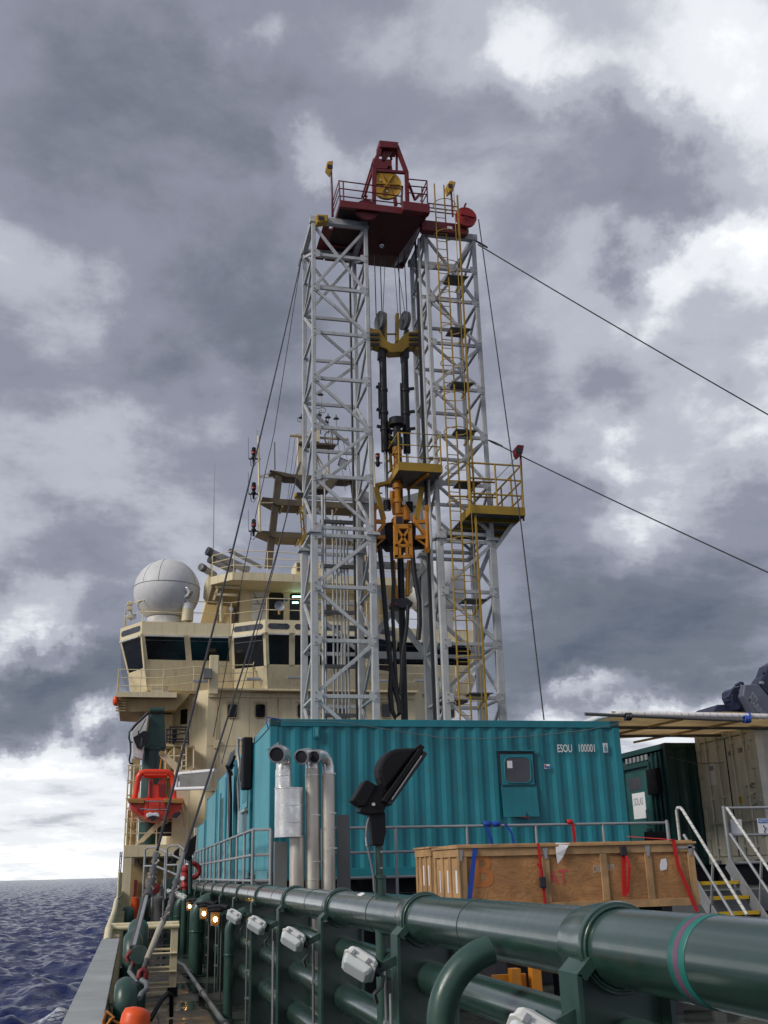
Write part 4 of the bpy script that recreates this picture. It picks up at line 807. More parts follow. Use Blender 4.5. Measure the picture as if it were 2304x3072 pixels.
m.add(vs, [(j * (nx + 1) + i, j * (nx + 1) + i + 1, (j + 1) * (nx + 1) + i + 1, (j + 1) * (nx + 1) + i) for j in range(ny) for i in range(nx)], True)
o = m.build('tarpaulin', 'tarp', aw); sm = o.modifiers.new('thick', 'SOLIDIFY'); sm.thickness = .006
for w in (.33, .66): tb('batten_pipe', lerp(A0, B0, w) + V((0, 0, -.06)), lerp(A1, B1, w) + V((0, 0, -.06)), .03, 'steel_dark', aw)
for u in (.3, .62): tb('batten_pipe', lerp(A0, A1, u) + V((.3, .2, -.05)), lerp(B0, B1, u) + V((-.3, 0, -.05)), .025, 'tarp', aw)
tb('scaffold_pole', P(1755, 2142, 17.0), P(2252, 2163, 17.2), .03, 'steel_dark', aw, 10)
for q in (P(1885, 2150, 16.98), P(2240, 2158, 17.18)):
    m = MB()
    for i in range(4): m.path(arc(q + V((.03 * i - .05, 0, 0)), (0, 1, 0), (.2, 0, 1), .06, 0, 340, 10), .014, 5, True)
    m.build('lashing', 'strap_blue' if q.x > 9 else 'blackpaint', aw)
m = MB(); q = lerp(A0, A1, .69); m.path(arc(q, (0, 1, 0), (.1, 0, 1), .058, 0, 350, 12), .02, 6, True); m.build('lashing', 'strap_blue', aw)
# second awning frame by the rescue boat
a2 = thing('awning', 'grey tarpaulin on white pipe frame beyond the teal containers', 'awning', (1.4, 33, 2))
f = [P(530, 2352, 34), P(536, 2322, 34), P(640, 2312, 32), P(640, 2362, 32)]
pth('edge_pipe', [P(528, 2368, 34), P(531, 2328, 34), P(540, 2320, 34), P(645, 2311, 32)], .055, 'pvc', a2, 10); tb('edge_pipe', P(524, 2367, 34), P(624, 2364, 32), .055, 'pvc', a2, 10)
MB().prism([P(536, 2326, 34), P(640, 2316, 32), P(625, 2360, 32), P(532, 2364, 34)], (0, .02, 0)).build('tarpaulin', 'tarp_grey', a2); tb('roller', P(540, 2345, 33.9), P(540, 2360, 33.9), .05, 'pvc', a2)
# ================================================================ DARK BLUE CRANE, RIGHT EDGE
kc = thing('knuckle_crane', 'dark blue knuckle boom crane behind the awning at the right edge', 'crane', tuple(P(2230, 2140, 27)))
def zc(x, y): return (2130 + .1049 * x, 1990 + .1049 * y)
CB = 26.5
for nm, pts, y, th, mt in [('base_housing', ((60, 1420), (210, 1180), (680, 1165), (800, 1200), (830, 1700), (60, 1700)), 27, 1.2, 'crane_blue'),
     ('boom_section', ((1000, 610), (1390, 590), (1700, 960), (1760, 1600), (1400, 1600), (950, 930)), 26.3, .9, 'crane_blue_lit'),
     ('slew_head', ((640, 760), (720, 690), (960, 620), (1050, 700), (960, 930), (900, 1300), (820, 1330), (640, 930)), 26.6, .6, 'crane_blue'),
     ('cylinder_body', ((510, 960), (540, 890), (600, 900), (830, 1110), (900, 1250), (880, 1380), (800, 1400), (640, 1120), (560, 1090)), 26.8, .3, 'crane_blue'),
     ('jib', ((1380, 580), (1490, 410), (1560, 330), (1660, 50), (1900, -100), (1900, 1000), (1650, 860), (1420, 620)), 26.5, .5, 'crane_blue'),
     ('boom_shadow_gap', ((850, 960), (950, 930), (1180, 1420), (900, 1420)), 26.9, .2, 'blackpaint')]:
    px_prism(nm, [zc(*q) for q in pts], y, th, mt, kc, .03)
for pts in (((510, 990), (640, 760), (720, 690)), ((740, 640), (790, 600), (830, 620), (850, 560), (920, 560), (950, 620)), ((1560, 290), (1500, 260))): pth('hose', [P(*zc(*q), 26.55) for q in pts], .045, 'crane_blue', kc, 6)
xd = (P(*zc(1270, 1060), 26.25) - P(*zc(1080, 830), 26.25)); yd = V((xd.z * -1, 0, xd.x))
text('TTS', P(*zc(1110, 900), 26.25) , (xd.x, 0, xd.z), (-xd.z, 0, xd.x), .15, 'inkgrey', kc, squash=.8); text('MARINE', P(*zc(1060, 1010), 26.25), (xd.x, 0, xd.z), (-xd.z, 0, xd.x), .17, 'inkgrey', kc, squash=.8)
q = P(*zc(1500, 550), 26.4); tb('pin', q, q + V((0, .1, 0)), .05, 'galv', kc, 10)
tb('pedestal', (P(2260, 2140, 27).x, 27.5, DECK), (P(2260, 2140, 27).x, 27.5, P(2260, 2135, 27.5).z), .7, 'crane_blue', kc, 20)
# ================================================================ DERRICK
dk = thing('drilling_derrick', 'tall grey twin lattice tower drilling derrick with red crown platform', 'derrick', (7.3, 29, PL))
def z1(x, y): return (850 + .42194 * x, 380 + .42194 * y)
def z2(x, y): return (850 + .4822 * x, 1000 + .4822 * y)
def z3(x, y): return (850 + .4822 * x, 1600 + .4822 * y)
def z5(x, y): return (980 + .25316 * x, 1300 + .25316 * y)
YF, YB = 28.0, 29.85
ZL = [19.75, 18.55, 17.35, 15.77, 14.2, 12.57, 11.0, 9.42]; ZB = [9.18, 7.65, 6.1, 4.55, 3.0, 1.45, PL]
def mem(p, q, w, up=(0, 1, 0), mat='derrick', name='brace', h=None): return MB().bar(p, q, w, h or w * .8, up).build(name, mat, dk, .006)
def tower(xa, xb, side):
    for x in (xa, xb):
        for y in (YF, YB):
            bx('leg', (x - .062, y - .062, 9.32), (x + .062, y + .062, 19.705), 'derrick', dk, .012)
            bx('leg', (x - .098, y - .098, PL), (x + .098, y + .098, 9.22), 'derrick', dk, .015)
            bx('leg_flange', (x - .19, y - .17, 9.22), (x + .19, y + .17, 9.27), 'derrick', dk, .01); bx('leg_flange', (x - .17, y - .16, 9.272), (x + .17, y + .16, 9.318), 'derrick', dk, .01)
    for y, dy in ((YF, -.02), (YB, .02)):
        bx('top_beam', (xa - .12, y - .09, 19.71), (xb + .12, y + .09, 19.93), 'derrick', dk, .01)
        for z in ZL[1:] + ZB[:-1]: mem((xa, y, z), (xb, y, z), .08, (0, 0, 1), h=.105)
        mem((xa, y + dy, ZL[2]), (xb, y + dy, 19.66), .09); mem((xa, y - dy, 19.66), (xb, y - dy, ZL[2]), .09)
        d = 1
        for a, b in list(zip(ZL[2:-1], ZL[3:])):
            mem((xa if d else xb, y + dy, a - .05), (xb if d else xa, y + dy, b + .05), .088); d = 1 - d
        d = 0
        for a, b in list(zip(ZB[:-1], ZB[1:])):
            mem((xa if d else xb, y + dy, a - .05), (xb if d else xa, y + dy, b + .05), .10); d = 1 - d
    for x, s_ in ((xa, 1), (xb, -1)):
        for k, z in enumerate(ZL[1:] + ZB[:-1]):
            w_ = .098 if z < 9.3 else .062; y = YF - w_ - .004
            MB().prism([(x - s_ * .03, y, z + .16), (x + s_ * .2, y, z + .1), (x + s_ * .2, y, z - .1), (x - s_ * .03, y, z - .16)], (0, -.012, 0)).build('gusset_plate', 'derrick', dk)
            for dz in (-.08, .08): tb('bolt', (x + s_ * .02, y - .012, z + dz), (x + s_ * .02, y - .03, z + dz), .018, 'steel_dark', dk, 6)
    for x in (xa, xb):
        bx('top_beam', (x - .08, YF + .1, 19.73), (x + .08, YB - .1, 19.91), 'derrick', dk, .01)
        d = side
        lv = [19.66] + ZL[1:]
        for a, b in list(zip(lv[:-1], lv[1:])) + list(zip(ZB[:-1], ZB[1:])):
            mem((x, YF, b), (x, YB, b), .08, (0, 0, 1)); mem((x, YF if d else YB, a - .05), (x, YB if d else YF, b + .05), .085, (1, 0, 0)); d = 1 - d
LXA, LXB, RXA, RXB = 4.62, 6.33, 8.36, 10.0
tower(LXA, LXB, 0); tower(RXA, RXB, 1)
# back frame joining the towers (far side K brace)
for z in (11.0, 8.9, 6.1): br('cross_beam', (LXB, YB, z), (RXA, YB, z), .14, 'derrick', dk, h=.2)
br('brace', (LXB, YB + .05, 8.9), (RXA, YB + .05, 6.1), .16, 'derrick', dk); br('brace', (RXA, YB - .03, 8.9), (LXB, YB - .03, 6.1), .16, 'derrick', dk)
MB().prism([(RXA - .9, YB, 11.1), (RXA, YB, 11.4), (RXA, YB, 10.2), (RXA - .15, YB, 10.2)], (0, .08, 0)).build('gusset', 'derrick', dk); MB().prism([(LXB + .9, YB, 11.1), (LXB, YB, 11.4), (LXB, YB, 10.2), (LXB + .15, YB, 10.2)], (0, .08, 0)).build('gusset', 'derrick', dk)
MB().prism([(RXA - .8, YB, 8.8), (RXA, YB, 8.9), (RXA, YB, 7.9)], (0, .08, 0)).build('gusset', 'derrick', dk)
# guide rails on the inner faces
for x in (LXB + .16, RXA - .16): bx('guide_rail', (x - .05, 28.55, .5), (x + .05, 28.7, 18.2), 'steel_dark', dk)
bx('guide_rail', (RXA - .26, 28.0, .5), (RXA - .21, 28.12, 19.6), 'derrick', dk); bx('guide_rail', (RXA - .33, 28.15, .5), (RXA - .29, 28.25, 19.6), 'hose', dk)
# service pipes inside the left tower
for i, x in enumerate((5.05, 5.28, 5.40, 5.52, 5.62, 5.72)): tb('service_pipe', (x + .1, 29.2, .5), (x + .1, 29.2, (11.6, 10.4, 10.2, 10.1, 10.0, 9.8)[i]), .03, 'galv', dk, 8)
for z in (10.0, 8.6, 7.2, 5.6, 4.2): br('pipe_clamp', (5.0, 29.16, z), (6.0, 29.16, z), .12, 'steel_dark', dk, h=.10)
tb('service_pipe', (6.02, 29.1, .5), (6.02, 29.1, 19.2), .035, 'hose', dk, 8); tb('service_pipe', (4.95, 28.5, .5), (4.95, 28.5, 10.6), .045, 'derrick', dk, 8)
# ---- crown
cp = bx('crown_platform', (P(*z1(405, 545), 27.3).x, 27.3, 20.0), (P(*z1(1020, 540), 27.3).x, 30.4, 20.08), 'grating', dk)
xa, xb = P(*z1(405, 545), 27.3).x, P(*z1(1020, 540), 27.3).x
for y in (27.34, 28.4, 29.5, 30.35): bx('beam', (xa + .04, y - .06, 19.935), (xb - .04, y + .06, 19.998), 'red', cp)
for x in (xa, xb - .03): bx('toe_board', (x, 27.3, 20.085), (x + .03, 30.4, 20.2), 'red', cp)
bx('toe_board', (xa, 27.27, 19.93), (xb, 27.298, 20.17), 'red', cp); bx('side_floor', (xa - .35, 28.6, 19.94), (xa - .01, 30.4, 20.0), 'red', cp); bx('side_floor', (LXA + .6, 28.4, 19.935), (xa - .36, 29.7, 19.97), 'red', cp)
p = P(*z1(855, 600), 27.0); bx('front_box', (p.x, 27.05, 19.93), (xb + .02, 27.26, 20.26), 'red', dk, .01)
MB().hexa([(LXB + .12, 28.85, 19.36), (RXA - .75, 28.85, 19.36), (RXA - .75, 29.5, 19.36), (LXB + .12, 29.5, 19.36), (LXB + .08, 27.35, 19.93), (RXA - .2, 27.35, 19.93), (RXA - .2, 29.7, 19.93), (LXB + .08, 29.7, 19.93)]).build('crown_block', 'red_shaded', dk)  # underside shade carried by the block's darkened red
c = P(*z1(700, 845), 28.4); MB().sphere(c, .09, 12, 8).build('block_lamp', 'chrome', dk)
bx('crown_beam', (RXA - .25, 27.55, 19.62), (P(*z1(1300, 680), 27.55).x, 27.8, 20.0), 'red', dk, .01); bx('beam_label', (P(*z1(1165, 685), 27.54).x, 27.545, 19.76), (P(*z1(1200, 685), 27.54).x, 27.549, 19.86), 'paper', dk)
for nm, ctr, r, mt, y in (('fast_line_sheave', (1300, 640), .36, 'red_bright', 27.4), ('deadline_sheave', (595, 590), .37, 'red', 27.42)):
    c = P(*z1(*ctr), y); MB().lathe(c, (0, 1, 0), [(0, -.03), (r * .25, -.03), (r * .3, -.01), (r, -.01), (r, .02), (r * .92, .05), (r, .08), (r, .11), (0, .11)], 36).build(nm, mt, dk)
    br('sheave_guard', c + V((-.05, -.04, r)), c + V((.0, -.04, r + .12)), .06, mt, dk)
    br('sheave_spoke', c + V((-.2, -.035, .05)), c + V((.28, -.035, .0)), .05, mt, dk)
c = P(*z1(735, 415), 28.3); R0 = .50
MB().lathe(c, (.12, 1, .12), [(0, -.05), (.10, -.05), (.13, -.02), (R0 * .93, -.02), (R0, -.04), (R0, .0), (R0 * .9, .04), (R0, .08), (R0, .11), (0, .11)], 40).build('crown_sheave', 'sheave_yellow', dk)
for a in (0, 60, 120): d = V((math.cos(rad(a)), -.1, math.sin(rad(a)))); br('sheave_spoke', c + V((0, -.045, 0)) - d * .42, c + V((0, -.045, 0)) + d * .42, .05, 'sheave_yellow', dk, h=.03)
for a in range(6): t = rad(a * 60 + 30); q = c + V((.27 * math.cos(t), -.05, .27 * math.sin(t))); tb('sheave_hole', q, q + V((0, .02, 0)), .028, 'paper', dk, 8)
# gin pole A-frame
def fr(y, pts, w): 
    for a, b in zip(pts[:-1], pts[1:]): br('gin_pole_leg', P(*z1(*a), y), P(*z1(*b), y), w, 'red', dk)
fr(27.6, ((645, 575), (645, 290), (700, 120)), .12); fr(27.6, ((882, 560), (876, 330), (805, 140)), .12)
br('gin_pole_cross', P(*z1(645, 312), 27.6), P(*z1(876, 328), 27.6), .09, 'red', dk); br('gin_pole_leg', P(*z1(806, 170), 27.7), P(*z1(806, 330), 27.7), .07, 'red', dk)
px_prism('gin_pole_cap', [z1(*q) for q in ((683, 95), (818, 108), (818, 152), (683, 145))], 27.5, .5, 'red', dk, .02)
px_prism('gin_pole_gusset', [z1(*q) for q in ((690, 148), (815, 155), (800, 185), (785, 165), (760, 190), (730, 235), (700, 235), (710, 165), (690, 185))], 27.65, .1, 'red', dk)
fr(29.3, ((565, 500), (640, 260)), .11); fr(29.3, ((800, 560), (755, 262)), .11); px_prism('gin_pole_cap', [z1(*q) for q in ((638, 222), (772, 232), (772, 285), (745, 280), (740, 300), (660, 295), (638, 280))], 29.2, .4, 'red', dk, .02)
for a, b in (((700, 150), (650, 235)), ((745, 150), (770, 235)), ((630, 325), (575, 500)), ((845, 420), (840, 560)), ((890, 400), (935, 520)), ((935, 520), (970, 480))): br('gin_pole_brace', P(*z1(*a), 28.2), P(*z1(*b), 28.6), .07, 'red', dk)
# crown guard rails
def pr(pts, y, mat='red', r=.022, nm='crown_rail'): MB().path([P(*z1(*q), yy) for q, yy in zip(pts, y)], r, 6).build(nm, mat, dk)
for o_ in (0, 53, 107): pr([(345, 555 + o_ * .75), (395, 385 + o_), (845, 445 + o_ * .97)], [29.4, 27.3, 27.3]); pr([(880, 372 + o_ * .9), (1020, 385 + o_ * .9), (975, 500 + o_ * .6)], [27.2, 27.2, 29])
for q, qb in (((395, 385), (405, 545)), ((425, 390), (430, 555)), ((845, 440), (845, 585)), ((1020, 385), (1025, 545)), ((985, 430), (985, 540)), ((345, 520), (345, 640))): tb('crown_post', P(*z1(*q), 27.3), P(*z1(*qb), 27.3), .025, 'red', dk, 6)
for y0 in (545, 575, 600): pr([(1030, y0), (1240, y0 + 25)], [28.5, 28.5])
# lamps on the derrick (things)
def derrick_lamp(label, pts_head, y, mast=None, mat='sheave_yellow', zf=z1):
    c = P(*zf(*pts_head[0]), y); g = thing('flood_lamp', label, 'lamp', tuple(c), 'flood lamps on the derrick'); px_prism('housing', [zf(*q) for q in pts_head], y, .28, mat, g, .03)
    cc = P(*zf(sum(q[0] for q in pts_head) / len(pts_head), sum(q[1] for q in pts_head) / len(pts_head)), y - .01); MB().box(cc - V((.09, .004, .09)), cc + V((.09, .006, .06))).build('lens', 'blackpaint', g)
    if mast: tb('mast', P(*zf(*mast[0]), y + .1), P(*zf(*mast[1]), y + .1), .035, 'red', g, 8)
    return g
derrick_lamp('yellow black flood lamp on a red mast at the left of the crown', [(305, 290), (312, 245), (355, 238), (350, 300), (338, 330)], 27.6, ((340, 310), (352, 640)))
derrick_lamp('yellow black flood lamp on a mast at the right of the crown', [(1160, 415), (1185, 380), (1228, 390), (1215, 440), (1175, 470)], 27.6, ((1192, 440), (1205, 640)))
derrick_lamp('yellow flood lamp bolted on top of the left tower', [(232, 640), (240, 620), (318, 625), (320, 672), (240, 682)], 27.75)
derrick_lamp('yellow flood lamp bolted on top of the right tower', [(1228, 720), (1245, 707), (1318, 715), (1322, 752), (1240, 760)], 27.7)
derrick_lamp('red brown flood lamp on the mast of the yellow side platform', [(1442, 715), (1460, 690), (1500, 695), (1490, 745), (1465, 770), (1448, 745)], 27.2, ((1475, 745), (1495, 1165)), 'red', z2)
derrick_lamp('yellow flood lamp on a bracket at the left edge of the derrick', [(70, 990), (75, 1012), (120, 1022), (130, 1000), (125, 985)], 28.3, None, 'sheave_yellow', z2)
# ladder with cage
ld = thing('caged_ladder', 'yellow caged ladder running up the right tower of the derrick', 'ladder', (8.95, 27.5, 2.5))
LZ0, LZ1 = 2.2, 20.6; LX0 = 8.62; LX1 = 8.95; LYd = 27.62
for x in (LX0, LX1): bx('stringer', (x - .018, LYd - .025, LZ0), (x + .018, LYd + .025, LZ1 + .9), 'yellow', ld)
z = LZ0
while z < LZ1 - .1: tb('rung', (LX0, LYd, z), (LX1, LYd, z), .013, 'yellow', ld, 6); z += .30
cx = (LX0 + LX1) / 2
for z in np.arange(4.4, 21.2, 1.15): pth('cage_hoop', [(LX0, LYd, z)] + arc((cx + .05, LYd - .28, z), (1, 0, 0), (0, 1, 0), .36, 150, 390, 14) + [(LX1, LYd, z)], .014, 'yellow', ld, 5)
for a in (200, 320): tb('cage_bar', (cx + .05 + .36 * math.cos(rad(a)), LYd - .28 + .36 * math.sin(rad(a)), 3.8), (cx + .05 + .36 * math.cos(rad(a)), LYd - .28 + .36 * math.sin(rad(a)), 21.2), .012, 'yellow', ld, 6)
bx('cage_post', (9.26, LYd - .36, LZ0), (9.31, LYd - .31, 20.9), 'yellow', ld)
for i, z in enumerate((18.0, 16.1, 14.2, 12.6, 10.9, 7.3, 4.6)):
    rp = MB().prism([(LX1 - .05, LYd - .1, z), (9.6, LYd - .1, z), (9.45, LYd + .5, z), (LX1 - .05, LYd + .5, z)], (0, 0, .03)).build('rest_platform', 'steel_dark', ld); br('strut', (9.5, LYd, z), (9.25, LYd + .3, z - .35), .05, 'yellow', rp)
# side platform on the right tower (yellow)
sp = thing('service_platform', 'yellow service platform with rails jutting from the right of the derrick', 'platform', (10.8, 28, 9.6))
q0, q1, q2 = P(*z2(1170, 1140), 27.2), P(*z2(1500, 1155), 27.2), P(*z2(1110, 1200), 28.8)
px0, px1, pz = q0.x, q1.x, 9.95
fl_ = bx('floor', (px0, 27.2, pz - .06), (px1, 29.9, pz), 'steel_dark', sp); bx('edge_plate', (px0, 27.17, pz - .14), (px1, 27.195, pz + .12), 'yellow', sp); bx('edge_plate', (px1, 27.17, pz - .14), (px1 + .03, 29.9, pz + .12), 'yellow', sp); bx('edge_plate', (px0 - .03, 27.17, pz - .14), (px0 - .001, 28.2, pz + .12), 'yellow', sp)
for y in (27.8, 28.5, 29.2): bx('joist', (px0, y, pz - .16), (px1, y + .08, pz - .062), 'yellow', sp)
railing('side_rail', '', [(px0, 27.3, pz), (px0, 27.2, pz), (px1, 27.2, pz), (px1, 29.9, pz)], 1.45, 'yellow', .95, 3, .03, parent=sp)
br('knee_brace', (px1 - .1, 29.8, pz - .15), (RXB, 29.8, 8.3), .12, 'derrick', sp); br('knee_brace', (px1 - .1, 27.9, pz - .15), (RXB, 27.98, 8.9), .12, 'derrick', sp)
for z, y in ((10.9, 27.5), (10.4, 27.45)): tb('gate_bar', (px0 - .6, y, z), (px0 + .9, y - .1, z), .028, 'yellow', sp)
# left edge narrow platform
lp = thing('ladder_platform', 'narrow yellow platform hanging at the left edge of the derrick', 'platform', tuple(P(*z2(115, 1300), 28)))
for (a, b) in (((105, 1100), (120, 1300)), ((120, 1110), (135, 1290)), ((105, 1120), (130, 1060)), ((108, 1170), (132, 1130)), ((112, 1230), (133, 1200)), ((118, 1310), (138, 1265))): br('rail', P(*z2(*a), 28), P(*z2(*b), 28.4), .035, 'yellow', lp)
px_prism('floor_edge', [z2(*q) for q in ((105, 1290), (140, 1220), (142, 1260), (112, 1312))], 28.0, .4, 'yellow', lp)
# ================================================================ TRAVELLING GEAR
TY = 28.75
tv = thing('travelling_block', 'yellow travelling block with two grey sheaves between the towers', 'block', tuple(P(*z1(790, 1560), TY)))
px_prism('beam', [z1(*q) for q in ((610, 1425), (660, 1440), (685, 1440), (735, 1520), (770, 1540), (810, 1535), (845, 1490), (890, 1455), (935, 1455), (970, 1420), (970, 1600), (935, 1560), (880, 1570), (850, 1600), (760, 1605), (735, 1580), (650, 1550), (612, 1580))], TY - .2, .4, 'yellow', tv, .02)
for x in (665, 900):
    for y in (1475, 1510, 1545): px_prism('rib', [z1(*q) for q in ((x - 50 if x < 700 else x - 5, y - 8), (x + 20 if x < 700 else x + 60, y - 8), (x + 20 if x < 700 else x + 60, y + 8), (x - 50 if x < 700 else x - 5, y + 8))], TY - .24, .04, 'blackpaint', tv)
for x in (727, 812): px_prism('upright', [z1(*q) for q in ((x - 9, 1322), (x + 11, 1325), (x + 12, 1520), (x - 9, 1520))], TY - .1, .2, 'yellow', tv, .01)
tb('spreader', P(*z1(740, 1475), TY), P(*z1(805, 1475), TY), .03, 'yellow', tv)
for x in (690, 865):
    c = P(*z1(x, 1380), TY); MB().lathe(c + V((-.06, 0, 0)), (1, .25, 0), [(0, 0), (.12, 0), (.14, .01), (.30, .01), (.32, .0), (.30, .06), (.32, .12), (.14, .11), (0, .11)], 28).build('sheave', 'greyplate', tv); MB().lathe(c + V((-.07, -.02, 0)), (1, .25, 0), [(.0, 0), (.05, 0), (.05, .15), (0, .15)], 10).build('axle', 'steel_dark', tv)
    px_prism('cheek_plate', [z1(x + 2, 1440), z1(x + 28, 1440), z1(x + 30, 1640), z1(x - 12, 1640)], TY - .12, .24, 'blackpaint', tv)
for dx in (775, 808): px_prism('lug', [z1(dx - 4, 1590), z1(dx + 4, 1590), z1(dx + 3, 1615), z1(dx - 3, 1615)], TY, .05, 'blackpaint', tv)
# hoist lines
hl = thing('hoist_lines', 'steel hoist lines reeved from the crown to the travelling block', 'wire', tuple(P(*z1(700, 1330), TY)))
for (a, b) in (((648, 920), (660, 1340)), ((688, 930), (702, 1340)), ((724, 930), (708, 1340)), ((785, 910), (815, 1340)), ((818, 900), (832, 1340)), ((800, 910), (868, 1340)), ((858, 870), (880, 1340))): tb('wire', P(*z1(*a), TY), P(*z1(*b), TY), .016 if a[0] not in (724, 785, 800) else .01, 'wire', hl, 6)
# compensator cylinders
for (xa, ya), (xb, yb), (xc, yc), lab in ((( 617, 95), (632, 735), (647, 1100), 'black hydraulic cylinder with chrome rod, left of the pair'), ((752, 95), (770, 745), (785, 1110), 'black hydraulic cylinder with chrome rod, right of the pair')):
    g = thing('hydraulic_cylinder', lab, 'cylinder', tuple(P(*z2(xc, yc), TY)), 'compensator cylinders under the travelling block')
    a, b, c = P(*z2(xa, ya), TY), P(*z2(xb, yb), TY), P(*z2(xc, yc), TY)
    tb('barrel', a, b, .115, 'hose', g, 16); tb('rod', b, c, .045, 'chrome', g, 12)
    px_prism('head_clevis', [z2(xa - 18, ya + 20), z2(xa + 18, ya + 20), z2(xa + 14, ya + 75), z2(xa - 14, ya + 75)], TY - .1, .2, 'blackpaint', g)
    for t in (.4, .62, .78):
        q = a.lerp(b, t); MB().lathe(q, (b - a), [(.115, 0), (.14, .01), (.14, .09), (.115, .1)], 16).build('clamp_ring', 'blackpaint', g); br('clamp_lug', q, q + V((.28 if 'right' in lab else -.24, -.02, .05)), .08, 'blackpaint', g)
    tb('side_pipe', a.lerp(b, .35) + V((-.16, -.05, 0)), a.lerp(b, .7) + V((-.16, -.05, 0)), .03, 'blackpaint', g)
    MB().lathe(c, (a - c), [(.05, 0), (.12, .0), (.12, .3), (.06, .32)], 14).build('rod_end', 'hose', g)
vm = thing('valve_manifold', 'dark valve stack and crossover pipe beside the cylinders', 'valve', tuple(P(*z2(665, 700), TY)))
pth('crossover', [P(*z2(*q), TY) for q in ((665, 605), (700, 605), (740, 608), (750, 590))], .04, 'blackpaint', vm, 8)
for y, r in ((600, .07), (640, .09), (690, .11), (720, .07)): q = P(*z2(665, y), TY); MB().lathe(q, (0, 0, -1), [(r * .6, 0), (r, .02), (r, .14), (r * .6, .16)], 12).build('valve_body', 'blackpaint', vm)
pth('pipe', [P(*z2(*q), TY) for q in ((640, 540), (652, 560), (662, 600), (663, 720), (672, 860))], .05, 'yellow', vm, 8)
# upper working basket
bk = thing('work_basket', 'yellow work basket with rails above the orange top drive', 'platform', tuple(P(*z2(830, 880), 28)))
b0, b1 = P(*z2(722, 840), 27.4), P(*z2(983, 840), 27.4); bz = b0.z
bx('floor', (b0.x, 27.4, bz - .05), (b1.x, 28.9, bz + .02), 'steel_dark', bk); bx('edge_plate', (b0.x, 27.37, bz - .06), (b1.x, 27.395, bz + .2), 'yellow', bk); bx('edge_plate', (b0.x - .03, 27.37, bz - .06), (b0.x - .002, 28.9, bz + .16), 'yellow', bk); bx('edge_plate', (b1.x, 27.37, bz - .06), (b1.x + .03, 28.9, bz + .16), 'yellow', bk); br('joist', (b0.x + .6, 28.8, bz - .1), (b1.x - .4, 27.45, bz - .1), .08, 'orange', bk)
railing('side_rail', '', [(b0.x, 28.9, bz), (b0.x, 27.4, bz), (b1.x, 27.4, bz), (b1.x, 28.9, bz)], 1.15, 'yellow', 1.3, 3, .026, parent=bk)
px_prism('hanger_beam', [z2(*q) for q in ((580, 930), (690, 910), (700, 920), (860, 940), (860, 955), (760, 940), (680, 930), (590, 948))], 28.6, .2, 'yellow', bk)
# top drive
td = thing('top_drive', 'orange top drive with lattice front frame hanging between the towers', 'machine', tuple(P(*z5(900, 1480), 28.3)))
def tdp(nm, pts, y=28.3, th=.25, mt='orange', bv=.015): return px_prism(nm, [z5(*q) for q in pts], y, th, mt, td, bv)
ff = MB()
for (a, b, w) in (((815, 1090), (820, 1475), .11), ((982, 1090), (995, 1475), .11), ((800, 1108), (1000, 1108), .13), ((800, 1335), (1005, 1335), .08), ((800, 1465), (1010, 1465), .08), ((835, 1140), (968, 1330), .075), ((968, 1140), (835, 1330), .075), ((862, 1340), (866, 1460), .06), ((945, 1340), (950, 1460), .06)):
    br('front_frame_bar', P(*z5(*a), 27.7), P(*z5(*b), 27.7), w, 'orange', td, h=.12, up=(0, 1, 0))
tdp('main_body', ((690, 1060), (820, 1040), (1060, 1060), (1060, 1250), (1000, 1340), (760, 1330), (700, 1260)), 28.3, .7, 'black', .03)
tdp('gearbox', ((810, 960), (910, 960), (915, 1090), (810, 1090)), 28.0, .5, 'orange'); tdp('gearbox_opening', ((825, 985), (900, 985), (900, 1080), (825, 1080)), 27.98, .03, 'blackpaint', 0)
pth('gooseneck', [P(*z5(*q), 28.4) for q in ((870, 960), (880, 900), (905, 880), (925, 930), (930, 1040))], .16, 'orange', td, 12)
c = P(*z5(835, 640), 28.4)
MB().lathe(P(*z5(845, 960), 28.3), (P(*z5(838, 630), 28.3) - P(*z5(845, 960), 28.3)), [(.10, 0), (.10, .35), (.13, .36), (.13, .48), (.10, .5), (.10, .8), (.15, .82), (.15, .95), (.11, .97), (.11, 1.2), (.16, 1.22), (.16, 1.45), (.10, 1.47), (.10, 1.9), (.14, 1.92), (.14, 2.15)], 16).build('swivel_pipe', 'orange', td)
pth('side_pipe', [P(*z5(*q), 28.5) for q in ((780, 690), (775, 760), (795, 870), (810, 960))], .08, 'orange', td, 8)
for s, xs in ((-1, (575, 600, 690, 590)), (1, (1190, 1165, 1050, 1200))):
    xo, xi, xm, xe = xs
    tdp('guide_frame', ((xo - 16, 880), (xo + 16, 870), (xo + 20, 1390), (xo - 8, 1400)), 28.1, .2)
    for y in (1045, 1230): br('guide_bar', P(*z5(xo, y), 28.2), P(*z5(xm, y + 5), 28.2), .11, 'orange', td)
    br('guide_bar', P(*z5(xo, 1220), 28.2), P(*z5(xm, 1060), 28.2), .10, 'orange', td); br('guide_bar', P(*z5(xo, 1340), 28.2), P(*z5(xm, 1240), 28.2), .05, 'orange', td)
    tdp('lower_housing', ((xo + 10, 1240), (xm, 1240), (xm, 1340), (xo + 10, 1330)), 28.5, .4, 'black')
    br('tie_bar', P(*z5(580 if s < 0 else 1130, 640), 28.25), P(*z5(675 if s < 0 else 1065, 1020), 28.25), .15, 'yellow', td, h=.08); tdp('rod_bracket', ((xm - 20, 960), (xm + 10, 960), (xm + 10, 1060), (xm - 20, 1060)), 28.2, .2)
    tb('roller', P(*z5(xo, 1385), 28.05), P(*z5(xo, 1385), 28.25), .09, 'orange', td, 12); tb('roller', P(*z5(xo, 880), 28.05), P(*z5(xo, 880), 28.25), .09, 'orange', td, 12)
